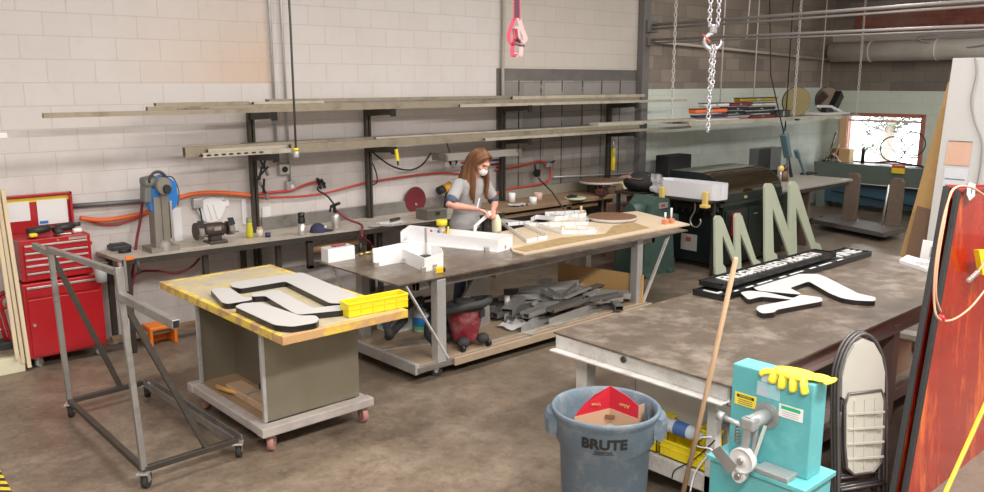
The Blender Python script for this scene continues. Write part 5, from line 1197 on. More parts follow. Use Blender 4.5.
# table right of the cabinet
t = thing('side_table', 'plain grey-brown table with a brown end panel right of the hooded machine', 'table', (10.2, -1.9, 0))
p = Y(851, 182, -2.25)
part('top', MB().box(9.02, p.x, -2.28, -1.2, .90, .935, .004), mat('grey_top', (.30, .28, .25), .5), t)
part('end_panel', MB().box(9.95, 9.99, -2.2, -1.3, 0, .90, .004), mat('brown_panel', (.11, .075, .055), .7), t)
part('front_panel', MB().box(9.04, 9.6, -2.20, -2.17, .10, .90, .004), bkf, t)
part('frame', MB().box(9.04, p.x-.05, -2.25, -2.20, .84, .90, .003), dsteel, t)
bx1 = Y(758, 166, -1.17); bx2 = Y(782, 147, -1.17)
t = thing('monitor_box', 'dark grey box standing behind the hood, half of it black', 'box', ((bx1.x+bx2.x)/2, -1.1, .0))
part('stand', MB().box(bx1.x, bx2.x, -1.12, -1.02, 0, bx1.z-.1, .004), blackm, t)
part('body', MB().box(bx1.x, bx2.x, -1.17, -1.0, bx1.z-.1, bx2.z, .008), mat('box_grey', (.10, .105, .11), .5), t); part('front_plate', MB().box(bx1.x, (bx1.x+bx2.x)/2, -1.18, -1.17, bx1.z-.05, bx2.z), black, t)
c = V((Y(784, 172, -1.7).x, -1.7, .935))
t = thing('tool_holder', 'brown and amber cluster of tools at the right end of hood', 'tools', c)
part('holder', MB().cyl(c, c+V((0, 0, .16)), .07, n=16), mat('holder_brown', (.14, .07, .045), .5), t)
part('knob', MB().ell(c+V((-.1, 0, .2)), .05, .05, .05), yb_, t); part('post', MB().cyl(c+V((-.1, 0, 0)), c+V((-.1, 0, .2)), .02, n=8), alu, t); part('knob', MB().ell(c+V((.05, 0, .2)), .05, .04, .06), mat('knob_dark', (.08, .04, .03), .4), t)
a = Y(784, 134, -1.5); b_ = Y(792, 180, -1.5)
t = thing('hanging_pendant', 'blue-black pendant control hanging on a dark cord right of the hood', 'pendant', (a.x, -1.5, 3.0))
tl = mat('pendant_blue', (.10, .17, .20), .5)
part('cord', MB().tube([a, a+V((.02, .3, .9)), a+V((.08, .5, 2.8))], .010, 6), blackm, t)
part('body', MB().bar(a, a+(b_-a)*.5, .12, .09, .02), tl, t); part('arm', MB().bar(a+(b_-a)*.45, b_, .04, .04, .008), blackm, t); part('arm', MB().bar(a+(b_-a)*.4, b_+V((-.12, 0, 0)), .03, .03, .008), tl, t)
a = Y(797, 152, -1.5); b_ = Y(806, 178, -1.5)
t = thing('lamp_arm', 'small blue-grey bent arm standing on the grey-brown side table', 'arm', (b_.x, -1.5, .935))
part('post', MB().bar(a, b_, .035, .035, .008), tl, t); part('head', MB().bar(a+V((-.03, 0, .03)), a+V((.06, 0, -.1)), .07, .05, .012), tl, t); part('foot', MB().box(b_.x-.02, b_.x+.28, -1.55, -1.4, .935, .965, .005), blackm, t)
# ---------------------------------------------------------------- folding machine under the window
gg = mat('brake_grey_green', (.13, .165, .145), .5, .1, .1, 2); gb = mat('brake_blue', (.035, .085, .125), .5, .1, .1, 2)
t = thing('sheet_brake', 'long grey-green and blue sheet bending machine under the window', 'machine', (14.2, -1.5, 0))
part('upper_beam', MB().prism([(14.0, -.22, .53), (13.92, -.22, .90), (14.35, -.22, .90), (14.35, -.22, .53)], (0, -3.0, 0)), gg, t)
part('lower_body', MB().box(14.05, 14.4, -3.2, -.25, .12, .50, .01), gb, t)
part('jaw_strip', MB().box(13.96, 14.0, -3.2, -.22, .49, .54, .003), black, t); part('edge_strip', MB().box(13.95, 13.965, -2.8, -.9, .53, .545), paintw, t)
for y in (-.35, -2.9): part('end_frame', MB().box(14.0, 14.4, y-.08, y+.08, 0, .9, .01), gg, t)
a = X(892, 165, 13.9); b_ = X(904, 174, 13.9)
part('warning_label', MB().box(13.90, 13.925, b_.y, a.y, b_.z, a.z-.05), mat('label_yellow', (.75, .55, .03), .5), t); part('warning_band', MB().box(13.90, 13.927, b_.y, a.y, a.z-.05, a.z), mat('label_redd', (.45, .05, .03), .5), t)
part('tie_rod', MB().bar((13.98, -.6, .35), (13.98, -3.0, .12), .03, .03), black, t)
for (nm, a_, b2, h, m, lab, ct) in (('cardboard_box', 846, 158, .26, tan, 'small tan box standing in front of the left window edge', 'box'), ('dark_post', 851+4, 160, .30, bg, 'short dark bottle standing before the left part of the window', 'bottle')):
    p = X(a_, b2, 14.2); w = .11 if nm == 'cardboard_box' else .03
    mb = MB().box(14.1, 14.3, p.y-w, p.y+w, .90, .90+h, .01) if nm == 'cardboard_box' else MB().lathe([(0, 0), (.035, 0), (.035, .22), (.02, .3), (0, .3)], (14.2, X(863, 155, 14.2).y, .9), 12)
    single(nm, lab, ct, mb, m)
p = X(833, 160, 14.2)
single('white_cloth', 'crumpled white cloth heaped at the left end of the bending machine', 'cloth', MB().sheet([[V((14.08+.04*j, p.y-.22+i*.05, .905+max(0, .16-.05*abs(i-4)*.8+.05*noise.noise(V((i*.7, j*.9, 4)))))) for i in range(10)] for j in range(7)]), paper)
t = thing('tool_rack', 'dark stand with tan handles leaning in the corner left of the window', 'rack', (14.3, p.y+.05, .9))
part('post', MB().bar((14.3, p.y+.15, .9), (14.45, p.y+.10, 1.45), .03, .03), dsteel, t); part('box', MB().box(14.2, 14.4, p.y-.15, p.y+.05, .95, 1.15, .01), mat('corner_brown', (.16, .08, .05), .6), t)
part('handle', MB().bar((14.15, p.y-.03, .9), (14.2, p.y-.10, 1.25), .03, .02), tan, t); part('handle', MB().bar((14.15, p.y+.12, .9), (14.2, p.y+.02, 1.2), .03, .02), tan, t)
hc = [X(892.5, 149, 14.3), X(913, 144, 14.3)]
t = thing('bicycle', 'dark bicycle stored in front of the window, two thin wheels showing', 'bicycle', (14.3, -1.3, .9))
for c, r in zip(hc, (.23, .22)):
    part('wheel', MB().tube([c+V((0, r*math.cos(q*PI/18), r*math.sin(q*PI/18))) for q in range(36)], .012, 6, True), blackm, t)
    sp_ = MB()
    for k in range(7): sp_.tube([c, c+V((0, r*math.cos(k*.9), r*math.sin(k*.9)))], .0025, 4)
    part('spokes', sp_, dsteel, t)
a = hc[0]; b_ = hc[1]
part('frame', MB().tube([a, a+V((0, -.16, -.16)), b_+V((0, .05, -.05)), b_], .012, 6).tube([a+V((0, -.16, -.16)), b_+V((0, -.1, -.24))], .012, 6), blackm, t)
part('handlebar', MB().tube(smooth_path([(14.2, hc[0].y+.25, .93), (14.2, hc[0].y-.05, .97), (14.2, hc[0].y-.3, .95), (14.2, hc[0].y-.62, .92)], 5), .018, 6), black, t)
# rolling rail cart
t = thing('rail_cart', 'low dark cart with two tall brown carpeted uprights, in front of the bending machine', 'cart', (11.3, -2.3, 0))
ca = Z(812, 219, .16); cb_ = Z(884, 233, .16); 
dz_ = V((.75, 0, 0))
part('platform', MB().prism([ca, cb_, cb_+dz_, ca+dz_], (0, 0, -.07)), mat('cart_grey', (.12, .105, .095), .6, .2), t)
ub = mat('carpet_brown', (.14, .10, .075), .9, 0, .3, 14, .1)
for k, (xa, xb, yt_, yb2) in enumerate(((841, 854, 173, 220), (885, 898, 178, 226))):
    o_ = X(xa+1, yb2, 11.1+.3*k); base = Z(xa+1, yb2, .16)
    xw = base.x; A_ = X(xa+6, yt_, xw); B_ = X(xb+5, yt_+1, xw); Cc = X(xb, yb2+1, xw); Dd = X(xa, yb2, xw)
    poly = [Dd, Cc, B_+V((0, 0, -.06)), B_+V((0, .03, 0)), A_+V((0, -.03, .0)), A_+V((0, 0, -.06))]
    part('upright', MB().prism(poly, (.10, 0, 0)), ub, t)
a = X(882, 225, Z(886, 226, .16).x-.02); b_ = X(889, 185, Z(886, 226, .16).x-.02)
part('chrome_tube', MB().cyl(a, b_, .018), alu, t)
for pp_ in ((881, 236), (896, 233), (812, 224), (822, 222)):
    p = Z(pp_[0], pp_[1], 0); part('wheel', MB().cyl(p+V((-.02, 0, .055)), p+V((.02, 0, .055)), .055, n=18), rubber, t)
# ---------------------------------------------------------------- right foreground table
RZ = .86
t = thing('layout_table', 'big steel layout table on the right with signs on it', 'table', (3.9, -5.35, 0))
RX0, RX1, RYB, RYF = 1.80, 6.02, -4.68, -6.02
part('table_top', MB().prism([(RX0, RYF, RZ-.012), (RX1-.25, RYF+.02, RZ-.012), (RX1, RYB, RZ-.012), (RX0+.02, RYB, RZ-.012)], (0, 0, .012)), plate, t)
part('end_channel', MB().box(RX0+.02, RX0+.05, RYF+.05, RYB-.02, RZ-.10, RZ-.012, .004).box(RX0-.04, RX0+.05, RYF+.05, RYB-.02, RZ-.112, RZ-.10, .003), paintw, t)
pb = mat('primer_brown', (.21, .15, .135), .55, .2, .15, 3, .03)
part('side_channel', MB().box(RX0+.05, RX1-.35, RYF+.06, RYF+.07, RZ-.13, RZ-.012, .002).box(RX0+.05, RX1-.35, RYF+.02, RYF+.07, RZ-.14, RZ-.13, .002).box(RX0+.05, RX1-.35, RYF+.02, RYF+.07, RZ-.02, RZ-.012, .001), pb, t)
part('side_channel', MB().box(RX0+.05, RX1-.35, RYB-.10, RYB-.06, RZ-.12, RZ-.012, .004), pb, t)
for x, y, m, w in ((1.95, -4.85, paintw, .09), (1.93, -5.83, paintw, .06), (4.0, RYF+.10, pb, .10), (4.0, -4.85, pb, .09), (5.5, -4.85, pb, .09), (5.45, RYF+.12, pb, .09)):
    part('leg', MB().box(x-w/2, x+w/2, y-w/2, y+w/2, 0, RZ-.10, .004), m, t)
part('shelf_rail', MB().box(1.90, 1.99, -5.95, -4.75, .14, .25, .006), paintw, t)
part('shelf_rail', MB().box(1.99, 5.6, RYF+.06, RYF+.11, .16, .25, .004), pb, t); part('shelf_rail', MB().box(1.99, 5.6, RYB-.13, RYB-.08, .16, .25, .004), pb, t)
part('shelf_board', MB().box(2.0, 5.6, RYF+.11, RYB-.13, .20, .235, .003), mat('shelf_grey', (.30, .27, .235), .75, 0, .25, 3, 0, (.2, .16, .13), .6, 3), t)
part('bolt', MB().cyl(Z(608+20, 358, .82)+V((0, 0, 0)), Z(608+20, 358, .82)+V((-.05, 0, 0)), .02, n=10), dsteel, t)
SH = .235
# metal box, bins, bottle below
xx = 2.02
a = X(634, 392, xx); b_ = X(722, 428, xx)
xk = 2.08
A1 = X(635, 376, xk); A2 = X(722, 402, xk); zb0 = SH
t = thing('steel_box', 'long grey sheet-steel box with dark open top under the near end of right table', 'metal box', (xk+.2, (A1.y+A2.y)/2, SH))
part('box', MB().box(xk, xk+.012, A2.y, A1.y, SH, A1.z, .003).box(xk+.33, xk+.342, A2.y, A1.y, SH, A1.z, .003).box(xk, xk+.34, A1.y-.012, A1.y, SH, A1.z, .003).box(xk, xk+.34, A2.y, A2.y+.012, SH, A1.z, .003).box(xk, xk+.34, A2.y, A1.y, SH, SH+.01), mat('box_steel', (.60, .575, .54), .5, .0, .15, 3, 0, (.42, .38, .33), .6, 3), t)
part('contents', MB().box(xk+.02, xk+.32, A2.y+.02, A1.y-.02, SH+.01, A1.z-.06), blackm, t)
part('corner_block', MB().box(xk-.01, xk+.1, A2.y-.06, A2.y+.01, SH, A1.z-.12, .01), mat('blk_grey', (.25, .23, .22), .5), t)
def worldbin(label, x0, x1, y0, y1, z, h, grp='yellow parts bins on the shelf under the right table'):
    t = thing('parts_bin', label, 'bin', ((x0+x1)/2, (y0+y1)/2, z), 0, grp)
    P = [V((x0, y0, z)), V((x0, y1, z)), V((x1, y1, z)), V((x1, y0, z))]
    part('tray', bin_(MB(), P, h), yellow, t); r = MB()
    for i in range(4): r.bar(P[i]+V((0, 0, h)), P[(i+1) % 4]+V((0, 0, h)), .014, .012, .002)
    part('rim', r, yellow, t); r = MB()
    for i in range(1, 4):
        yy = y0+(y1-y0)*i/4; r.bar((x0-.001, yy, z+.01), (x0-.001, yy, z+h), .006, .006)
    r.bar((x0-.002, y0, z+h*.6), (x0-.002, y1, z+h*.6), .006, .006)
    part('ribs', r, yellow, t)
g1 = X(656, 452, 1.97); g2 = X(717, 472, 1.97)
worldbin('long yellow bin nearest the grey barrel, in front on the lower shelf', 1.92, 2.06, -5.45, -5.10, SH+.02, .10)
worldbin('yellow bin in front on lower shelf, right behind the broom stick', 1.92, 2.06, -5.83, -5.47, SH+.02, .10)
worldbin('small yellow bin standing tall beside the barrel rim', 2.40, 2.6, -5.12, -4.95, SH, .26) if False else None
p = X(667, 425, 2.06)
worldbin('upright yellow bin just right of the grey barrel, partly behind the bottle', 1.99, 2.07, p.y-.06, p.y+.07, SH+.02, .20)
p = X(713, 430, 2.06)
worldbin('yellow bin at the right end under the table, beside the teal machine', 1.99, 2.07, p.y-.06, p.y+.05, SH+.13, .10)
p = X(682, 431, 1.96)
t = thing('water_bottle', 'clear crumpled bottle with a blue label lying on the yellow bins', 'bottle', p)
part('body', MB().lathe([(0, -.14), (.018, -.14), (.020, -.115), (.042, -.08), (.042, .10), (.03, .12), (0, .12)], (p.x, p.y, p.z+.01), 18, 'y'), mat('bottle_clear', (.55, .60, .66), .2), t)
part('label', MB().lathe([(.0435, -.05), (.0435, .04)], (p.x, p.y, p.z+.01), 18, 'y'), mat('label_blu', (.06, .14, .36), .4), t)
single('power_lead', 'thin white cord hanging from the yellow bins behind the broom stick', 'cord', MB().tube(smooth_path([X(712, 437, 1.9), X(700, 438, 1.88), X(697, 446, 1.88), X(712, 450, 1.87), X(702, 462, 1.86), X(694, 475, 1.85), X(690, 492, 1.83)], 5), .005, 6), paper)
single('power_lead', 'thin black cord drooping from the yellow bins to the shelf rail', 'cord', MB().tube(smooth_path([X(715, 440, 1.9), X(703, 452, 1.88), X(690, 462, 1.88), X(675, 470, 1.87), X(672, 478, 1.86)], 5), .004, 6), black)
# cardboard box and things at far end of that shelf
a = Y(873, 376, RYF+.25); b_ = Y(912, 341, RYF+.25)
single('cardboard_box', 'brown cardboard box on the lower shelf of the right table, between leg and red panels', 'cardboard box', MB().prism([Y(876, 372, RYF+.2), Y(909, 378, RYF+.2), Y(912, 342, RYF+.2), Y(886, 339, RYF+.2), Y(877, 345, RYF+.2)], (0, .3, 0)), card)
single('grey_panel', 'blue-grey sheet standing behind the brown table leg', 'panel', MB().prism([Y(855, 388, RYF+.3), Y(866, 388, RYF+.3), Y(870, 350, RYF+.3), Y(856, 352, RYF+.3)], (0, .02, 0)), mat('panel_bluegrey', (.30, .31, .37), .6))
a = Y(918, 370, RYF+.4)
single('cardboard_flap', 'dull tan carton leaning behind the brown cardboard box', 'carton', MB().prism([Y(913, 368, RYF+.35), Y(928, 372, RYF+.35), Y(932, 342, RYF+.35), Y(915, 342, RYF+.35)], (0, .2, 0)), mat('carton_dull', (.36, .27, .18), .8))
a = Y(922, 340, RYF+.5)
t = thing('blue_tin', 'dark blue tin with a silver lid above the dull carton under the table', 'tin', a)
part('body', MB().box(a.x-.08, a.x+.10, a.y, a.y+.2, a.z-.035, a.z+.02, .006), mat('tin_blue', (.02, .03, .22), .4), t); part('lid', MB().box(a.x-.09, a.x+.11, a.y-.01, a.y+.21, a.z+.02, a.z+.035, .004), alu, t)
# ---------------------------------------------------------------- signs on the right table
txtw = mat('letter_white', (.62, .62, .60), .5)
def signbox(label, x0, x1, y0, y1, h, words, size, z0=RZ, rows=1, shear=0, name='lettered_sign'):
    t = thing(name, label, 'sign', ((x0+x1)/2, (y0+y1)/2, z0))
    part('tray', MB().box(x0, x1, y0, y1, z0, z0+h, .004), black, t)
    e = .012
    part('rim', MB().box(x0, x1, y0, y0+e, z0+h, z0+h+.01).box(x0, x1, y1-e, y1, z0+h, z0+h+.01).box(x0, x0+e, y0, y1, z0+h, z0+h+.01).box(x1-e, x1, y0, y1, z0+h, z0+h+.01), black, t)
    for s, x, sx in words:
        text('lettering', s, size, frame((x, (y0+y1)/2, z0+h+.004), (1, 0, 0), (0, 1, 0)), txtw, t, .003, 'CENTER', sx, .0015)
    return t
S0 = Z(687, 290, RZ+.03); 
signbox('lower black sign with white lettering, its right end bare on the table', 3.30, 5.76, -4.99, -4.72, .035, [('VINE', 5.50, 1.15), ('L', 3.37, .8)], .19)
t = signbox('upper black sign reading ENLIGHTENED HEALTH lying on the other sign', 3.42, 5.24, -4.90, -4.69, .035, [('ENLIGHTENED HEALTH', 4.33, .90)], .158, RZ+.05)
hs = MB()
for k in range(11): x = 3.5+k*.165; hs.box(x, x+.05+.05*(k % 3), -4.975, -4.945, RZ+.037, RZ+.0395)
low = [o for o in COL.objects if o.name.startswith('lettered_sign')][0]
part('covered_lettering', hs, txtw, low)
rg = 'white-faced black letters lying on the right table'
flatletter('larger bent white-faced letter with a long tapering arm on the right table', [(418, 215), (430, 206), (620, 153), (705, 153), (745, 168), (885, 240), (965, 258), (963, 275), (880, 272), (815, 262), (760, 240), (665, 186), (580, 216), (628, 240), (628, 245), (440, 228)], 4.473, (660, 240), RZ, .035, rg)
flatletter('smaller angular white-faced letter below the larger one on the right table', [(358, 236), (400, 228), (470, 234), (595, 262), (628, 246), (722, 258), (728, 275), (525, 312), (510, 325), (455, 330), (430, 312), (436, 297), (595, 268), (455, 254), (395, 268)], 4.473, (660, 240), RZ, .035, rg)
# ---------------------------------------------------------------- things at the far end of the right table
p = Z(923, 270, RZ)
b0 = [Z(a_, c_, RZ) for a_, c_ in ((900, 263), (940, 272), (938, 268), (903, 260))]
single('white_tray', 'flat white panel lying at the far end of the right table', 'panel', MB().prism([Z(899, 263, RZ), Z(926, 272, RZ), Z(935, 266, RZ), Z(907, 258, RZ)], (0, 0, .03)), paper)
c = Z(930, 266, RZ+.03); c.z = RZ+.03
single('cable_tangle', 'tangle of thin white cables on the flat white panel', 'cables', MB().tube(smooth_path([c+V((.12*math.cos(k*2.1)*(1-.03*k), .10*math.sin(k*1.7), .02+.012*(k % 4))) for k in range(16)], 5), .006, 6), white)
qx = Z(922, 262, RZ)
t = thing('framed_picture', 'small white framed board standing at the far end of the right table', 'frame', (qx.x, qx.y, RZ))
xp = qx.x+.12; P4 = [X(919, 262, xp), X(946, 270, xp), X(946, 245, xp), X(923, 240, xp)]
part('board', MB().prism(P4, (.02, 0, 0)), paper, t)
P4b = [p_+(sum(P4, V((0, 0, 0)))/4-p_)*.35+V((-.005, -.04, -.01)) for p_ in P4]; part('picture', MB().prism(P4b, (.004, 0, 0)), mat('pic_grey', (.30, .31, .28), .5), t)
# leaning sheets behind the right table
def leansheet(name, label, pts, xb, m, th, cat='board'):
    P = [X(a_, c_, xx_) for a_, c_, xx_ in pts]
    return single(name, label, cat, MB().prism(P, (th, 0, 0)), m)
wb_ = mat('whiteboard', (.55, .54, .535), .5, 0, .05, 2)
lb = 8.0
def zfloor(a_, c_, x_, a2, c2): # extend the edge down to the floor
    P = X(a_, c_, x_); Q = X(a2, c2, x_); s = (0-P.z)/(Q.z-P.z); return P+(Q-P)*s
b1 = zfloor(948, 82, lb, 901, 252); b2 = zfloor(953, 80, lb, 918, 258)
plm = mat('leaning_ply', (.46, .28, .11), .6, 0, .12, 3, 0, (.58, .40, .20), .5, 1.5)
single('plywood_board', 'tan plywood sheet leaning behind the right table, left of the whiteboard', 'board', MB().prism([b1, b1+V((0, -.50, 0)), X(953, 80, lb)+V((0, -.30, 0)), X(948, 82, lb)], (.03, 0, 0)), plm)
lb2 = 7.85
c1_ = zfloor(935, 150, lb2, 908, 258)
single('dark_board', 'dark brown board standing low in front of the plywood sheet', 'board', MB().prism([zfloor(913, 205, lb2, 903, 258), zfloor(925, 205, lb2, 918, 258), X(938, 212, lb2), X(917, 206, lb2)], (.03, 0, 0)), mat('darkboard', (.17, .10, .06), .7))
lw = 7.7
t_l = X(953, 58, lw); bl_ = zfloor(953, 58, lw, 926, 245)
t = thing('white_board', 'tall white board leaning at the right edge with papers pinned on it', 'board', bl_)
tr = t_l+V((0, -1.22, 0)); br_ = bl_+V((0, -1.22, 0))
part('board', MB().prism([bl_, br_, tr, t_l], (.025, 0, 0)), wb_, t)
def onwb(a_, c_, a2, c2, m, nm, d=.006):
    P = X(a_, c_, lw-.001); Q = X(a2, c2, lw-.001)
    dyt = (t_l.y-bl_.y)/(t_l.z-bl_.z)
    w = Q.y-P.y; return part(nm, MB().prism([P, (P.x, P.y+w, P.z), (P.x, P.y+w+dyt*(Q.z-P.z), Q.z), (P.x, P.y+dyt*(Q.z-P.z), Q.z)], (-d, 0, 0)), m, t)
onwb(948, 141, 970, 166, mat('paper_salmon', (.66, .42, .32), .7, 0, .05), 'salmon_sheet')
onwb(949, 140.5, 973, 142, dsteel, 'clip_bar', .012)
MT_line = mat('line_salmon', (.50, .28, .20), .7)
for k in range(9): onwb(949.5-.3*k, 143.5+2.4*k, 966-.3*k, 144.4+2.4*k, MT_line, 'text_line', .007)
onwb(945, 168, 966, 196, mat('paper_white', (.62, .63, .68), .7), 'white_sheet')
onwb(945, 178, 965, 180.5, mat('bar_green', (.03, .16, .12), .6), 'green_bar', .008)
for k in range(4): onwb(944.5, 184+3*k, 957, 184.7+3*k, MT_line2 if k else (MT_line2 := mat('line_grey', (.42, .42, .46), .7)), 'text_line', .008)
part('cable', MB().tube(smooth_path([X(975, 58, lw-.02), X(976, 75, lw-.02), X(971, 100, lw-.02), X(974, 120, lw-.02), X(981, 140, lw-.02), X(981, 160, lw-.02), X(977, 185, lw-.02), X(972, 200, lw-.02)], 5), .007, 6), pm, t)
# ---------------------------------------------------------------- red acrylic panels
ra = mat('red_acrylic', (.36, .014, .006), .22, 0, .45, 1.6, 0, (.85, .17, .015), .9, 2.2, stretch=(2.2, 1, .5), coat=.5, dlo=.52, dhi=.70)
def redpanel(label, x, y, lean, w, z1, m=ra):
    t = thing('acrylic_sheet', label, 'sheet', (x+w/2, y, 0), 0, 'red panels with black edges leaning at the right')
    P = [V((x, y, 0)), V((x+w, y, 0)), V((x+w+lean, y+.08, z1-.12)), V((x+lean, y+.08, z1))]
    part('sheet', MB().prism(P, (0, .012, 0)), m, t)
    part('edge_trim', MB().bar(P[0]+V((0, -.005, 0)), P[3]+V((0, -.005, 0)), .035, .03, .004, (0, 1, 0)), blackm, t)
    part('edge_trim', MB().bar(P[3]+V((0, -.005, 0)), P[2]+V((0, -.005, 0)), .02, .02, .003), mat('trim_red%g' % x, (.30, .03, .03), .5), t)
    return t, P
xp0 = 3.02
Pt = Y(957, 190, -6.50)
t, P = redpanel('front red panel with orange streaks and a white tag at the right edge', 2.70, -6.58, Pt.x-2.70, 1.65, Pt.z)
tg = P[3]+V((.07, -.03, -.03))
part('tag', MB().prism([tg+V((0, 0, .04)), tg+V((.03, 0, .07)), tg+V((.12, 0, .05)), tg+V((.13, 0, -.02)), tg+V((.05, 0, -.04)), tg+V((.0, 0, -.0))], (0, -.004, 0)), paper, t)
text('tag_text', '8', .05, frame(tg+V((.065, -.0055, .015)), (1, 0, 0), (0, 0, 1)), ink, t, .0005)
redpanel('back red panel showing only its black left edge behind the front one', 2.66, -6.53, Pt.x-2.70, 1.5, Pt.z+.02)
cabp = mat('cable_peach', (.70, .38, .24), .5)
single('extension_cable', 'peach-coloured cable looped over the black edge of the red panels', 'cable', MB().tube(smooth_path([Y(984, 195, -6.66), Y(970, 187, -6.66), Y(955, 188, -6.66), Y(947, 205, -6.66), Y(940, 235, -6.66), Y(935, 270, -6.66), Y(934, 300, -6.66), Y(938, 318, -6.68), Y(952, 320, -6.68), Y(970, 308, -6.68), Y(985, 290, -6.68)], 6), .006, 6), cabp)
single('extension_cable', 'second peach cable strand hanging left of the red panels, ending in a plug', 'cable', MB().tube(smooth_path([Y(962, 186, -6.64), Y(951, 192, -6.64), Y(944, 225, -6.64), Y(938, 262, -6.64), Y(936, 295, -6.64), Y(941, 312, -6.64)], 6), .0055, 6), cabp)
p = Y(973, 277, -6.68)
t = thing('cable_plug', 'metal plug on a short cable in front of the red panel', 'plug', p)
part('plug', MB().bar(Y(968, 281, -6.68), Y(978, 272, -6.68), .022, .022, .005), alu, t); part('cable', MB().tube([Y(978, 272, -6.68), Y(984, 263, -6.68), Y(990, 240, -6.68)], .006, 6), cabp, t)
p = Y(941, 316, -6.68); single('red_clip', 'small red clip at the bottom of the cable loop', 'clip', MB().bar(p, p+V((.03, 0, -.03)), .03, .02, .005), mat('clip_red', (.8, .03, .06), .4))
single('yellow_pole', 'yellow pole slanting across the bottom right corner', 'pole', MB().bar(Y(940, 505, -6.85)+(Y(940, 505, -6.85)-Y(1000, 372, -6.85))*(Y(940, 505, -6.85).z/(Y(1000, 372, -6.85).z-Y(940, 505, -6.85).z)), Y(1000, 372, -6.85), .022, .022, .006, (0, 1, 0)), mat('pole_yellow', (.75, .48, .02), .4))
p = Y(984, 263, -6.85); single('yellow_tool', 'yellow edge of a tool at the right picture border', 'tool', MB().prism([Y(979, 250, -6.60), Y(990, 250, -6.60), Y(990, 275, -6.60), Y(983, 275, -6.60)], (0, .03, 0)), yellow)
# ---------------------------------------------------------------- folding chairs
chf = mat('chair_frame', (.13, .12, .12), .35, .5, .15); chp = mat('chair_vinyl', (.44, .42, .38), .5, 0, .06, 6); chs = mat('chair_seat_back', (.46, .45, .39), .55, 0, .08, 8, .03)
def chair(x, y, lab):
    t = thing('folding_chair', lab, 'folding chair', (x, y, 0), 0, 'folded metal chairs leaning on the right table')
    W = .172; H = .97; lean = .10
    def q_(u, z, d=0): return V((x+u, y+d+lean*z, z))
    fr = [q_(-W, 0, -.02), q_(-W, .30, -.01), q_(-W*.98, .70), q_(-W*.80, .86), q_(-W*.45, .96), q_(0, 1.0), q_(W*.45, .96), q_(W*.80, .86), q_(W*.98, .70), q_(W, .30, -.01), q_(W, 0, -.02)]
    part('front_frame', MB().tube(smooth_path(fr, 4), .0095, 8), chf, t)
    for s in (-1, 1): part('rear_leg', MB().tube(smooth_path([q_(s*(W-.03), 0, .02), q_(s*(W-.03), .3, .012), q_(s*(W-.03), .55, .008)], 4), .009, 8), chf, t)
    for z, d in ((.09, -.02), (.14, .02)): part('stretcher', MB().tube([q_(-W+.01, z, d), q_(W-.01, z, d)], .009, 8), chf, t)
    for s in (-1, 1): part('hinge', MB().obox(q_(s*W*.95, .50), (.02, .03, .09), (0, 0, 0), .005), chf, t)
    bp_ = [(-.95, .64), (-.95, .76), (-.78, .86), (-.42, .945), (0, .97), (.42, .945), (.78, .86), (.95, .76), (.95, .64), (.5, .60), (-.5, .60)]
    part('backrest', MB().prism([q_(u*(W-.015), z, -.01) for u, z in bp_], (0, .02, 0)), chp, t)
    sp2 = [(-.80, .22), (-.90, .35), (-.92, .60), (-.75, .66), (.75, .66), (.92, .60), (.90, .35), (.80, .22), (.45, .17), (-.45, .17)]
    st = part('seat', MB().prism([q_(u*(W-.02), z, -.022) for u, z in sp2], (0, .014, 0)), chs, t)
    part('seat_rim', MB().tube([q_(u*(W-.02), z, -.022) for u, z in sp2], .009, 8, True), chf, t)
    rb = MB()
    for k in range(4): rb.bar(q_(-W*.68, .27+.09*k, -.023), q_(W*.68, .27+.09*k, -.048), .008, .012)
    for k in (-1, 0, 1): rb.bar(q_(k*W*.42, .20, -.023), q_(k*W*.42, .62, -.023), .008, .012, 0, (1, 0, 0))
    part('seat_ribs', rb, chs, t)
    for s in (-1, 1): part('foot_cap', MB().cyl(q_(s*W, 0, -.02), q_(s*W, .03, -.02), .016, n=10), rubber, t)
    t.rotation_euler.z = -.45
    return t
CX = 2.555
chair(2.755, -6.335, 'front folded chair showing its cream seat underside and backrest')
chair(2.772, -6.308, 'middle folded chair, only its dark frame edge showing between two others')
chair(2.789, -6.281, 'rearmost folded chair, nearest the table edge')
# ---------------------------------------------------------------- teal belt grinder
tl_ = mat('teal_paint', (.10, .38, .41), .45, 0, .08, 4, .02, (.20, .58, .60), .5, 3)
P0 = Z(733, 363, 1.10); P1 = Z(811, 387, 1.10); xg = P0.x
zb1 = X(802, 479, xg).z; dep = .13
t = thing('belt_grinder', 'teal belt grinding machine with labels and a grey contact wheel', 'grinder', (xg+.1, (P0.y+P1.y)/2, 0))
yl, yr = P0.y, P1.y
part('wheel_housing', MB().box(xg, xg+dep, yr, yl, zb1, 1.10, .006), tl_, t)
bt = zb1+.0
part('pedestal', MB().box(xg-.085, xg+dep+.055, yr-.03, yl+.045, 0, bt-.02, .006), tl_, t)
part('base_plate', MB().box(xg-.10, xg+dep+.07, yr-.045, yl+.06, bt-.025, bt, .004), tl_, t)
def onface(a_, c_, a2, c2, m, nm, d=.003, tt=t, h=None):
    P = X(a_, c_, xg); Q = X(a2, c2, xg); Q.z = P.z-(h or (P.z-Q.z)); return part(nm, MB().box(xg-d, xg-.0002, Q.y, P.y, Q.z, P.z), m, tt), P, Q
lb1, P, Q = onface(735.5, 391, 756.5, 401.5, mat('label_yel', (.78, .62, .06), .5), 'warning_label', h=.062)
part('label_band', MB().box(xg-.004, xg-.003, Q.y+.012, P.y-.012, P.z-.022, P.z-.008), black, lb1)
text('label_text', 'WARNING', .014, frame((xg-.0045, (P.y+Q.y)/2, P.z-.015), (0, -1, 0), (0, 0, 1)), mat('txt_yel', (.78, .62, .06), .5), lb1, .0003)
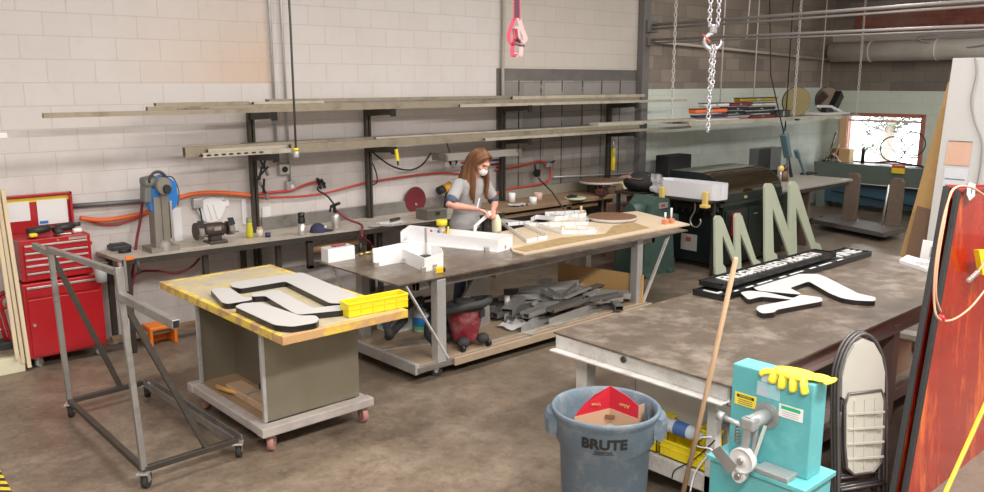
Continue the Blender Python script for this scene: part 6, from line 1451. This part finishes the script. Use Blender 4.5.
for k in range(3): part('label_line', MB().box(xg-.0036, xg-.003, Q.y+.02, P.y-.02, P.z-.034-.010*k, P.z-.031-.010*k), ink, lb1)
lb1, P, Q = onface(779.5, 403, 803, 417, paper, 'safety_label', h=.062)
part('label_band', MB().box(xg-.004, xg-.003, Q.y+.012, P.y-.012, P.z-.022, P.z-.006), mat('band_green', (.02, .42, .18), .5), lb1)
for k in range(3): part('label_line', MB().box(xg-.0036, xg-.003, Q.y+.02, P.y-.02, P.z-.034-.010*k, P.z-.031-.010*k), mat('ln_grey%d' % k, (.4, .4, .42), .6), lb1)
onface(757.5, 380.5, 780, 396.5, mat('sticker_pale', (.30, .55, .60), .4), 'faded_sticker', .002, h=.07); onface(762, 372, 772.5, 382, mat('sticker_pale2', (.48, .60, .62), .4), 'faded_sticker', .0025, h=.045); onface(758.5, 385, 767, 394, mat('sticker_pink', (.45, .50, .58), .5), 'faded_sticker', .003, h=.045)
gz = mat('cast_grey', (.36, .38, .38), .45, .5, .15, 8, .05)
pc = X(767, 415, xg)
part('spindle_hub', MB().cyl((xg, pc.y, pc.z), (xg-.006, pc.y, pc.z), .065, n=26), gz, t)
part('arm', MB().cyl((xg, pc.y, pc.z), (xg-.17, pc.y, pc.z+.0), .036, n=20), gz, t)
wa = X(742, 452+5, xg-.15); wy = X(743, 461, xg-.14)
ap_ = X(741, 456, xg-.17)
pk = V((xg-.165, pc.y+.03, pc.z))
wc = X(743, 460, xg-.17); 
part('yoke', MB().bar((xg-.16, pc.y, pc.z), (xg-.16, wc.y, wc.z+.06), .035, .03, .006, (1, 0, 0)).bar((xg-.13, pc.y-.02, pc.z), (xg-.13, wc.y-.03, wc.z), .02, .02, .004, (1, 0, 0)).obox((xg-.15, pc.y+.0, pc.z-.0), (.06, .07, .06), (0, 0, 0), .01), gz, t)
part('tension_knob', MB().cyl((xg-.16, pc.y+.02, pc.z-.02), (xg-.18, pc.y+.12, pc.z-.0), .014, n=10).cyl((xg-.18, pc.y+.12, pc.z), (xg-.185, pc.y+.15, pc.z+.005), .024, n=16), gz, t)
part('spring', MB().tube([(xg-.17+.012*math.cos(k*1.2), pc.y+.05+.012*math.sin(k*1.2), pc.z-.03-.003*k) for k in range(26)], .003, 5), mat('spring_rust', (.25, .10, .08), .5, .4), t)
wcm = mat('wheel_pale', (.60, .60, .60), .45)
def wheel(c, r, w, nm):
    a = MB().lathe([(.012, -w/2), (r*.35, -w/2), (r*.4, -w/2+.006), (r*.85, -w/2+.006), (r*.9, -w/2), (r, -w/2), (r, w/2), (.0, w/2)], c, 30, 'x')
    o = part(nm, a, wcm, t); part('axle_bolt', MB().cyl(V(c)+V((-w/2-.012, 0, 0)), V(c)+V((0, 0, 0)), .016, n=6), steel, o); return o
wheel((xg-.17, wc.y, wc.z), .062, .04, 'contact_wheel'); w2 = X(740, 475, xg-.17); wheel((xg-.17, w2.y, w2.z), .032, .04, 'idler_wheel')
part('belt', MB().bar((xg-.16, wc.y-.045, wc.z), (xg-.10, pc.y-.05, pc.z-.01), .03, .003, 0, (0, 1, 0)), mat('belt_light', (.45, .45, .42), .8), t)
a = [X(711, 451, xg-.18), X(720, 446, xg-.22), X(737, 466, xg-.22), X(728, 474, xg-.18)]
part('work_rest', MB().prism(a, (.004, 0, -.004)), galv, t)
a = [X(748, 470, xg-.06), X(753, 466, xg-.01), X(790, 474, xg-.01), X(782, 480, xg-.06)]
part('work_rest', MB().prism(a, (0, 0, -.006)), galv, t)
part('rest_bracket', MB().box(xg-.10, xg-.002, w2.y-.20, w2.y-.03, bt, bt+.025, .004), gz, t)
# yellow rubber glove on top
t2 = thing('rubber_glove', 'yellow rubber glove lying over the top edge of the teal machine', 'glove', (xg+.06, yr+.12, 1.10))
gv = MB(); P = lambda a_, c_, d=.006: X(a_, c_, xg-d)
top = 1.106
def fing(a, b_, c_, r):
    gv.tube(smooth_path([a, b_, c_], 4), [r]*8+[r*.7], 10, False, .6)
ym = yr+.13
gv.ell((xg+.05, ym-.02, top+.012), .062, .115, .014, 20, 10); gv.ell((xg+.0, ym+.0, top+.006), .018, .085, .016, 20, 10)
for dy, L in ((.055, .045), (.015, .06), (-.03, .06), (-.075, .055)): fing(V((xg+.01, ym+dy, top+.008)), V((xg-.010, ym+dy*1.15, top-.015)), V((xg-.014, ym+dy*1.3, top-L)), .022)
fing(V((xg+.0, ym+.07, top+.008)), V((xg-.008, ym+.11, top+.0)), V((xg-.012, ym+.135, top-.02)), .017)
gv.ell((xg+.07, ym-.12, top+.010), .05, .06, .012, 20, 10)
gm_ = mat('glove_yellow', (.85, .68, .05), .45, 0, .06, 8)
part('glove', gv, gm_, t2); part('cuff', MB().tube([(xg+.07+.05*math.cos(k*PI/8), ym-.17+.012*math.sin(k*PI/8), top+.008) for k in range(16)], .006, 6, True), gm_, t2)
# ---------------------------------------------------------------- grey barrel
bc = V((1.225, -5.625, 0)); bgm2 = mat('barrel_grey', (.100, .140, .180), .55, 0, .14, 14, .03, (.24, .26, .27), .5, 9)
BS = .90
t = thing('trash_barrel', 'round grey-blue plastic waste barrel with black lettering', 'trash can', bc)
part('body', MB().lathe([(r_b*BS, h_b) for r_b, h_b in [(0, .0), (.225, .0), (.235, .02), (.262, .60), (.285, .625), (.292, .74), (.300, .755), (.312, .775), (.315, .795), (.305, .80), (.290, .79), (.280, .74), (.255, .60), (.228, .03), (0, .03)]], bc, 56), bgm2, t)
fd = (CAM-bc); fd.z = 0; fd.normalize(); sd = V((-fd.y, fd.x, 0))
for s in (-1, 1):
    d = sd*s; a = bc+d*.262; tt_ = V((-d.y, d.x, 0))
    prf = [(0, .775), (.045, .765), (.058, .74), (.052, .655), (.040, .645), (.012, .66), (0, .64)]
    hb_ = MB(); n_h = 8; rows = []
    for k in range(n_h+1):
        q_ = (k/n_h-.5)*2; sc_ = 1-.25*abs(q_)**3; rows.append([a+tt_*q_*.085+d*(u_*sc_-.03*q_*q_*.5)+V((0, 0, z_)) for u_, z_ in prf])
    hb_.sheet(rows, False); hb_.add(rows[0], [tuple(range(len(prf)))]); hb_.add(rows[-1], [tuple(range(len(prf)))[::-1]])
    part('handle', hb_, bgm2, t)
def bent_text(nm, s, size, zc, rad, m, parent, ang0=0.0, sx=1.0, bold=0.0):
    o = text(nm, s, size, M.Identity(4), m, parent, .001, 'CENTER', sx, 0); me = o.data; off = worldloc(parent)
    bm = bmesh.new(); bm.from_mesh(me); bmesh.ops.triangulate(bm, faces=bm.faces); bmesh.ops.subdivide_edges(bm, edges=[e for e in bm.edges if e.calc_length() > .02], cuts=1); bm.to_mesh(me); bm.free()
    if bold:
        vs_ = [tuple(v.co) for v in me.vertices]; fs_ = [tuple(p.vertices) for p in me.polygons]; N_ = len(vs_); V2 = []; F2 = []
        for kk, (ddx, ddy) in enumerate(((-1, 0), (1, 0), (0, 1), (0, -1), (.7, .7), (-.7, .7), (.7, -.7), (-.7, -.7))):
            V2 += [(x_+ddx*bold, y_+ddy*bold, z_+.0001*kk) for x_, y_, z_ in vs_]; F2 += [tuple(i_+kk*N_ for i_ in f_) for f_ in fs_]
        me.clear_geometry(); me.from_pydata(V2, [], F2); me.update()
    a0 = math.atan2(fd.y, fd.x)+ang0
    for v in me.vertices:
        p = v.co+off; ang = a0+p.x/rad; rr = rad+.0012+p.z
        v.co = bc+V((rr*math.cos(ang), rr*math.sin(ang), zc+p.y))-off
bent_text('lettering', 'BRUTE', .070, .688, .2895*BS, black, t, -.01, 1.12, .0034)
bent_text('small_lettering', 'Rubbermaid', .018, .650, .2875*BS, black, t, -.02)
bent_text('small_lettering', 'COMMERCIAL PRODUCTS', .009, .637, .287*BS, black, t, -.02)
# rubbish in it
t = thing('cardboard_carton', 'opened red and tan cardboard carton standing in the grey barrel', 'carton', bc+V((0, 0, .35)))
cr = mat('carton_red', (.50, .012, .03), .5)
o0 = bc+V((0, 0, 0))+fd*.02+sd*.03; apx = o0+V((0, 0, .875))-fd*.06-sd*.01
def cq(u, w, z): return o0+sd*u*.88+fd*w*.9+V((0, 0, z))
Lf = [cq(-.215, .0, .62), cq(-.215, .0, .735), cq(-.17, -.02, .79), cq(-.10, -.04, .845), cq(-.01, -.08, .885), cq(-.01, -.08, .62)]
Rf = [cq(-.01, -.08, .62), cq(-.01, -.08, .885), cq(.10, -.02, .85), cq(.155, .01, .815), cq(.155, .01, .62)]
s_h = .0
part('panel', MB().prism(Lf, fd*.006), cr, t); part('panel', MB().prism(Rf, fd*.006), cr, t)
part('side_flap', MB().prism([cq(.155, .01, .62), cq(.155, .01, .815), cq(.19, -.10, .79), cq(.19, -.10, .62)], sd*.005), card, t)
cl_ = mat('carton_tan', (.50, .30, .19), .8)
part('lower_panel', MB().prism([cq(-.215, .008, .60), cq(-.215, .008, .735), cq(-.01, -.07, .765), cq(-.01, -.07, .60)], fd*.004), cl_, t)
part('lower_panel', MB().prism([cq(-.01, -.07, .60), cq(-.01, -.07, .765), cq(.155, .018, .745), cq(.155, .018, .60)], fd*.004), cl_, t)
gold = mat('ink_gold', (.62, .42, .12), .5)
ng = (V(Rf[4])-V(Rf[0])).normalized(); text('lettering', 'Allen', .028, frame(cq(.075, -.022, .80)+fd*.003, -ng, (0, 0, -1)), gold, t, .0006) 
ng2 = (V(Lf[5])-V(Lf[0])).normalized(); text('lettering', 'Vines', .024, frame(cq(-.09, -.035, .795)+fd*.003, -ng2, (0, 0, -1)), gold, t, .0006)
part('printed_mark', MB().prism([cq(-.035, -.052, .715), cq(.02, -.046, .715), cq(.02, -.046, .735), cq(-.035, -.052, .735)], fd*.004), mat('ink_brown', (.2, .08, .05), .7), t)
mb = MB(); rs = random.Random(5)
part_m = mat('crumple', (.30, .29, .22), .7, 0, .5, 12, 0, (.06, .06, .05), .6, 8)
for k in range(9):
    a_ = rs.uniform(0, 2*PI); rr = rs.uniform(.05, .16)
    c = bc+V((rr*math.cos(a_), rr*math.sin(a_), .60+rs.uniform(-.03, .05)))
    mb = MB().ell(c, .09, .07, .05, 10, 7); mb.v = [tuple(V(p)+V((1, 1, 1))*.03*noise.noise(V(p)*22)) for p in mb.v]; mb.sm = [False]*len(mb.sm)
    if k == 0: tr_ = MB()
    tr_.v, o_ = tr_.v+mb.v, len(tr_.v); tr_.f += [[i+o_ for i in f] for f in mb.f]; tr_.sm += mb.sm; tr_.mi += mb.mi
for u, w, z, h in ((.215, -.03, .62, .17), (.235, -.10, .60, .18)):
    g = [[cq(u+.02*noise.noise(V((i, j, u))), w+.03*i-.04, z+h*j/5) for i in range(4)] for j in range(6)]; tr_.sheet(g, False)
single('crumpled_rubbish', 'crumpled paper and wrap filling the grey barrel around the red carton', 'rubbish', tr_, part_m, kind='stuff')
# ---------------------------------------------------------------- broom handle
e_ = Z(711, 372, RZ+.03); e_ = X(711, 372, RX0-.03)
f1 = Z(679, 518, .02)
topb = e_+(e_-f1)*((735-711)/(711-679)*.0+0)
d = (e_-f1).normalized()
# end of the handle: where it reaches the level seen in the photo
L_ = (e_-f1).length
best = min((abs((lambda P: 246-FPX*((P-CAM).dot(_u))/((P-CAM).dot(_f)))(f1+d*(L_+k*.01))-258), k) for k in range(200))[1]
tp_ = f1+d*(L_+best*.01)
t = thing('broom', 'wooden broom handle leaning on the near end of the right table', 'broom', f1)
part('handle', MB().tube([f1+V((0, 0, .06)), f1+(tp_-f1)*.5, tp_-d*.01, tp_], [.0135, .0135, .0135, .008], 14), stick, t)
part('broom_head', MB().obox(f1+V((0, 0, .05)), (.30, .06, .05), (0, 0, .6), .01), woody, t); part('bristles', MB().obox(f1+V((0, 0, .02)), (.29, .055, .04), (0, 0, .6)), blackm, t)
# ---------------------------------------------------------------- outside the window
gnd = mat('outside_ground', (.75, .72, .68), .9)
struct('ground', MB().box(XR+.3, 40, -20, 12, -.3, -.1), gnd)
t = thing('pine_tree', 'pine tree outside seen through the window', 'tree', (18.5, -1.9, -.1))
bark = mat('bark', (.28, .23, .20), .9); nd = mat('needles', (.06, .085, .05), .8, 0, .4, 8)
pA = X(884, 165, 18.5); pB = X(893, 117, 18.5)
part('trunk', MB().tube([V((18.5, pA.y+.1, -.1)), pA, pB, pB+V((0, -.2, 1.5))], [.13, .12, .10, .07], 10), bark, t)
br2 = MB(); ndl = MB(); rs = random.Random(11)
for (a, b_, s) in ((878, 124, .30), (871, 126, .25), (886, 122, .28), (898, 126, .3), (905, 128, .25), (900, 120, .25), (876, 146, .2), (870, 149, .18), (882, 118, .3), (910, 122, .22), (868, 134, .15), (862, 148, .12)):
    c = X(a, b_, 18.5+rs.uniform(-.4, .4))
    br2.tube([pA+(pB-pA)*max(0, min(1.2, (c.z-pA.z)/(pB.z-pA.z)-.15)), c], [.03, .012], 6)
    for k in range(int(200*s)):
        v = V((rs.gauss(0, s*.5), rs.gauss(0, s*.75), rs.gauss(0, s*.35))); q_ = c+v
        dd = V((rs.uniform(-1, 1), rs.uniform(-1, 1), rs.uniform(-.3, .8))).normalized()*.16; w = dd.orthogonal().normalized()*.018
        ndl.add([q_-w, q_+w, q_+dd], [(0, 1, 2)])
part('branches', br2, bark, t); part('needle_clusters', ndl, nd, t)
# ---------------------------------------------------------------- the worker
def remeshed(name, mb, m, parent, vox, smooth=3, label=None, mats=None):
    me = mesh_of(name+'_src', mb, m, V((0, 0, 0)), True); o = bpy.data.objects.new(name+'_src', me); COL.objects.link(o)
    r = o.modifiers.new('r', 'REMESH'); r.mode = 'VOXEL'; r.voxel_size = vox; r.use_smooth_shade = True
    s = o.modifiers.new('s', 'SMOOTH'); s.factor = .5; s.iterations = smooth
    dg = bpy.context.evaluated_depsgraph_get(); me2 = bpy.data.meshes.new_from_object(o.evaluated_get(dg)); bpy.data.objects.remove(o)
    me2.transform(M.Translation(-worldloc(parent))); me2.materials.clear(); me2.materials.append(m)
    for p in me2.polygons: p.use_smooth = True
    q = bpy.data.objects.new(name, me2); COL.objects.link(q); q.parent = parent
    if label: q['label'] = label
    return q
def loft(mb, secs, n=20):
    """secs: (centre, half-width, half-depth, right vector, forward vector)"""
    vs = []
    for c, w, d, rx, fy in secs:
        for i in range(n):
            a = 2*PI*i/n; vs.append(V(c)+V(rx)*w*math.cos(a)+V(fy)*d*math.sin(a))
    N = len(secs)
    fs = [(k*n+i, k*n+(i+1) % n, (k+1)*n+(i+1) % n, (k+1)*n+i) for k in range(N-1) for i in range(n)]
    mb.add(vs, fs, True); mb.add(vs, [tuple(range(n))[::-1], tuple(range((N-1)*n, N*n))]); return mb
P_ = V((3.86, -1.42, 0))
tw = .10  # torso turned a little towards the light side
R1 = V((math.cos(tw), math.sin(tw), 0)); F1 = V((math.sin(tw), -math.cos(tw), 0))
def B(r, f, z): return P_+R1*r+F1*f+V((0, 0, z))
per = thing('person', 'worker with long brown hair, white dust mask and grey T-shirt bending over the table', 'person', P_)
body = MB()
torso = [(0.00, -.02, .88, .165, .115), (0, -.02, .96, .170, .12), (0, .0, 1.06, .150, .105), (0, .03, 1.16, .150, .105), (0, .06, 1.28, .165, .115), (0, .085, 1.37, .165, .105), (0, .10, 1.43, .13, .08), (0, .11, 1.47, .07, .06)]
loft(body, [(B(r, f, z), w, d, R1, F1) for r, f, z, w, d in torso])
# neck and head (bowed forwards)
hc_ = B(-.005, .225, 1.62)
neck0, neck1 = B(0, .10, 1.43), B(.01, .17, 1.54)
body.tube([neck0, neck1, hc_+V((0, 0, -.02))], [.060, .052, .055], 14)
tilt = .62; HU = (V((0, 0, 1))*math.cos(tilt)+F1*math.sin(tilt)).normalized(); HF = (F1*math.cos(tilt)-V((0, 0, 1))*math.sin(tilt)).normalized(); HR = R1
def Hd(r, f, u): return hc_+HR*r+HF*f+HU*u
hm = M((( HR.x, HF.x, HU.x), (HR.y, HF.y, HU.y), (HR.z, HF.z, HU.z)))
def hell(mb, r, f, u, a, b_, c_, n=18):
    k0 = len(mb.v); mb.ell((0, 0, 0), a, b_, c_, n, 12)
    for i in range(k0, len(mb.v)): mb.v[i] = tuple(Hd(r, f, u)+hm @ V(mb.v[i]))
hell(body, 0, -.01, .03, .076, .095, .095); hell(body, 0, .028, -.03, .060, .066, .085); hell(body, 0, .060, -.082, .030, .030, .028)
hell(body, 0, .098, -.015, .013, .020, .026); hell(body, 0, .086, .030, .050, .020, .014)
for s in (-1, 1):
    hell(body, s*.078, -.005, -.005, .012, .020, .032); hell(body, s*.040, .058, -.028, .026, .028, .024)
# arms
def arm(S, E_, W_, r=(.052, .045, .040, .043, .034, .024)):
    S, E_, W_ = V(S), V(E_), V(W_)
    body.tube([S, S+(E_-S)*.5, E_, E_+(W_-E_)*.25, E_+(W_-E_)*.6, W_], list(r), 14); body.ell(S, .058, .055, .058)
Sr, Er, Wr = B(-.175, .07, 1.385), V((3.545, -1.60, 1.14)), V((3.90, -1.83, 1.035))
Sl, El, Wl = B(.175, .09, 1.385), V((4.20, -1.62, 1.12)), V((4.10, -1.84, 1.035))
Er = Y(449, 205, -1.56); Wr = Y(478, 209, -1.78); Wl = Y(493, 210, -1.76); El = Y(495, 203, -1.50)
arm(Sr, Er, Wr); arm(Sl, El, Wl)
tipq = Y(487, 217, -1.86)
def hand(W_, E_, tip, up, thumb_side):
    W_, E_ = V(W_), V(E_); d = (V(tip)-W_).normalized(); up = V(up); s = d.cross(up).normalized(); up = s.cross(d).normalized()
    pm_ = W_+d*.045
    k0 = len(body.v); body.ell((0, 0, 0), .052, .042, .018, 14, 8); R = M(((d.x, s.x, up.x), (d.y, s.y, up.y), (d.z, s.z, up.z)))
    for i in range(k0, len(body.v)): body.v[i] = tuple(pm_+R @ V(body.v[i]))
    for j, (o_, L) in enumerate(((-.030, .070), (-.010, .078), (.010, .074), (.029, .060))):
        a = pm_+d*.030+s*o_; b_ = a+d*L*.45+s*o_*.1-up*.006; c = b_+d*L*.25-up*L*.28; e = c+d*L*.05-up*L*.28
        body.tube([a, b_, c, e], [.0105, .010, .009, .0078], 8); body.ell(e, .008, .008, .008, 8, 6)
    a = pm_-d*.015+s*thumb_side*.034; b_ = a+d*.030+s*thumb_side*.018-up*.012; c = b_+d*.026-up*.014-s*thumb_side*.004
    body.tube([a, b_, c], [.014, .012, .009], 8); body.ell(c, .009, .009, .009, 8, 6)
hand(Wr, Er, Wr+(Wr-Er).normalized()*.1+V((.0, -.03, -.03)), (0, .25, 1), -1)
hand(Wl, El, Wl+V((-.06, -.05, -.02)), (0, .25, 1), 1)
# legs
for s in (-1, 1):
    hip = B(s*.09, -.02, .90); kn = B(s*.10, .03, .50); an = B(s*.11, -.02, .09)
    body.tube([hip, hip+(kn-hip)*.4, kn, kn+(an-kn)*.35, an], [.095, .085, .060, .058, .042], 16); body.tube([an, B(s*.115, .04, .045), B(s*.12, .13, .035)], [.045, .042, .03], 12)
bo = remeshed('body', body, skin_m, per, .0075, 3)
# T-shirt with short sleeves
sh_m = mat('shirt_grey', (.40, .395, .40), .85, 0, .06, 9, .03)
ts_ = MB()
loft(ts_, [(B(0, f, z), w+.016+.012*max(0, 1.2-z)*1.5, d+.016+.015*max(0, 1.2-z), R1, F1) for _, f, z, w, d in torso if z < 1.44]+[(B(0, .10, 1.445), .105, .075, R1, F1)], 28)
def sleeve(S, E_, frac, mb, r0, r1):
    S, E_ = V(S), V(E_); mb.tube([S+(S-E_).normalized()*.0, S+(E_-S)*frac*.5, S+(E_-S)*frac], [r0, (r0+r1)/2, r1], 16); mb.ell(S, r0, r0*.95, r0*.9)
sleeve(Sr, Er, .68, ts_, .072, .070); sleeve(Sl, El, .68, ts_, .072, .068)
v2 = []
for p in ts_.v:
    p = V(p); v2.append(tuple(p+V((noise.noise(p*9), noise.noise(p*9+V((5, 0, 0))), 0))*.008))
ts_.v = v2
shirt = remeshed('t_shirt', ts_, sh_m, per, .009, 4)
us = MB(); S2 = Sr+(Er-Sr)*.60
us_m = mat('sleeve_blue', (.075, .115, .19), .8)
part('undershirt_sleeve', MB().tube([Sr+(Er-Sr)*.55, Sr+(Er-Sr)*.90], [.062, .058], 16), us_m, per); part('undershirt_sleeve', MB().tube([Sl+(El-Sl)*.55, Sl+(El-Sl)*.90], [.060, .056], 16), us_m, per)
# mat('sleeve_blue', (.075, .115, .19), .8), per)
pt = MB()
loft(pt, [(B(0, -.02, z), w, d, R1, F1) for z, w, d in ((.80, .175, .13), (.90, .180, .132), (.99, .172, .125))])
for s in (-1, 1):
    hip = B(s*.09, -.02, .88); kn = B(s*.10, .03, .50); an = B(s*.11, -.02, .07)
    pt.tube([hip, hip+(kn-hip)*.4, kn, kn+(an-kn)*.4, an], [.105, .096, .072, .068, .062], 16)
remeshed('trousers', pt, mat('denim', (.045, .055, .085), .85, 0, .2, 12), per, .012, 3)
for s in (-1, 1):
    a = B(s*.11, -.02, 0); part('shoe', MB().ell(a+F1*.05+V((0, 0, .045)), .055, .13, .05, 16, 10, (0, 0, tw)).box(a.x-.05, a.x+.05, a.y-.17, a.y+.06, 0, .03, .01), black, per)
# face: mask, eyes, brows
mk_ = MB(); hell(mk_, 0, .080, -.062, .050, .050, .048, 22); part('dust_mask', mk_, mat('mask_white', (.78, .78, .78), .7), per)
st2 = MB(); st2.tube([Hd(-.048, .08, -.05), Hd(-.078, .01, -.02), Hd(-.085, -.06, .01)], .003, 5); st2.tube([Hd(.048, .08, -.05), Hd(.078, .01, -.02), Hd(.085, -.06, .01)], .003, 5); part('mask_strap', st2, yellow, per)
for s in (-1, 1):
    ey = MB(); hell(ey, s*.031, .081, .012, .013, .008, .006, 10); part('eye', ey, mat('eye_dark%d' % s, (.05, .035, .03), .3), per)
    eb_ = MB(); eb_.tube([Hd(s*.015, .098, .032), Hd(s*.032, .097, .037), Hd(s*.052, .085, .032)], [.003, .004, .002], 6); part('eyebrow', eb_, mat('brow%d' % s, (.14, .07, .035), .8), per)
# long hair: cap on the skull and many hanging locks
hr = mat('hair_brown', (.20, .085, .035), .5, 0, .45, 30, .1, (.07, .03, .015), .7, 14, stretch=(1, 1, .12), dlo=.45, dhi=.6)
hb = MB(); hell(hb, 0, -.022, .040, .088, .102, .098, 24); hell(hb, 0, -.06, -.02, .085, .07, .10, 20)
rs = random.Random(4)
for s in (-1, 1):
    for k in range(30):
        u = k/29; fa = .045-.14*u
        rt = Hd(s*rs.uniform(.003, .012), fa+.02, .128-abs(fa)*.3)
        sidep = Hd(s*(.080+rs.uniform(0, .012)), fa-.01, .04+rs.uniform(-.01, .01))
        low = Hd(s*(.090+rs.uniform(0, .012)), fa-.015, -.05)
        fwd = .10*(1-u)-.0
        if s < 0: e1 = low+V((-.03*u, -.01*(1-u)+.03*u, -.12)); e2 = low+V((-.055*u-.0, -.0+.06*u, -.24-.06*(1-u))); e3 = e2+V((.01*rs.uniform(-1, 1), .0, -.10*rs.uniform(.6, 1.1)*(1-.8*u)))
        else: e1 = low+V((.01, -.02, -.13)); e2 = low+V((.02*u, -.01, -.27)); e3 = e2+V((.01*rs.uniform(-1, 1), 0, -.10*rs.uniform(.5, 1.2)*(1-.5*u)))
        hb.tube(smooth_path([rt, Hd(s*.05, fa+.01, .105), sidep, low, e1, e2, e3], 3), [.010, .012, .014, .016, .016, .016, .016, .015, .015, .014, .014, .013, .012, .011, .010, .008, .006, .005, .003][:19], 6, False, .7)
for k in range(16):
    u = (k/15-.5)*2; rt = Hd(u*.05, -.06, .10); hb.tube(smooth_path([rt, Hd(u*.07, -.115, .03), Hd(u*.085, -.12, -.07), B(u*.12, .0, 1.42), B(u*.14-.02, -.03, 1.36-.03*abs(u))], 3), .018, 6, False, .6)
part('hair', hb, hr, per)
# the white clip / tube in the hands
g0 = Y(474, 232, -1.86); g1 = Y(488, 213, -1.86)
t = thing('caulk_applicator', 'white strip-like tool held in the worker\'s hands', 'tool', g0)
part('blade', MB().prism([g0, g0+V((.03, 0, .0)), g0+V((.05, 0, .06)), g1+V((.05, 0, -.02)), g1+V((.03, 0, .02)), g0+V((-.0, 0, .06))], (0, .012, 0)), white, t)
a = Y(477, 208, -1.84); part('handle', MB().bar(a, a+V((.035, 0, .10)), .012, .012), white, t)
# ---------------------------------------------------------------- light
w = bpy.data.worlds.new('world'); SC.world = w; w.use_nodes = True
bgn = w.node_tree.nodes['Background']; bgn.inputs[0].default_value = (.93, .97, 1, 1); bgn.inputs[1].default_value = 7.0
lampm = emit('tube_glow', (1, .97, .93), 6)
def fixture(x, y, e, sx=1.2, sy=.35, lab=''):
    t = thing('ceiling_light', lab, 'ceiling light', (x, y, 4.9), 0, 'fluorescent lights under the ceiling')
    part('housing', MB().box(x-sx/2, x+sx/2, y-sy/2, y+sy/2, 4.90, 4.98, .01), paintw, t)
    la = bpy.data.lights.new('lamp', 'AREA'); la.shape = 'RECTANGLE'; la.size = sx; la.size_y = sy; la.energy = e; la.color = (1, .965, .92)
    lo = bpy.data.objects.new('lamp', la); COL.objects.link(lo); lo.location = (0, 0, -.03); lo.parent = t
for i, (x, y, e) in enumerate(((-2.5, -3.6, 90), (-2.5, -9.0, 400), (1.5, -3.6, 105), (1.5, -8.5, 390), (5.5, -3.6, 130), (5.5, -8.5, 270), (10, -3.6, 110), (10.5, -8.0, 190))):
    fixture(x, y, e, 2.4, .5, 'long fluorescent light fixture under the ceiling')
SC.view_settings.view_transform = 'Standard'; SC.view_settings.look = 'None'; SC.view_settings.gamma = 1.0; SC.view_settings.exposure = 0.0
SC.view_settings.use_curve_mapping = False
SC.cycles.use_denoising = True
SC.cycles.max_bounces = 6
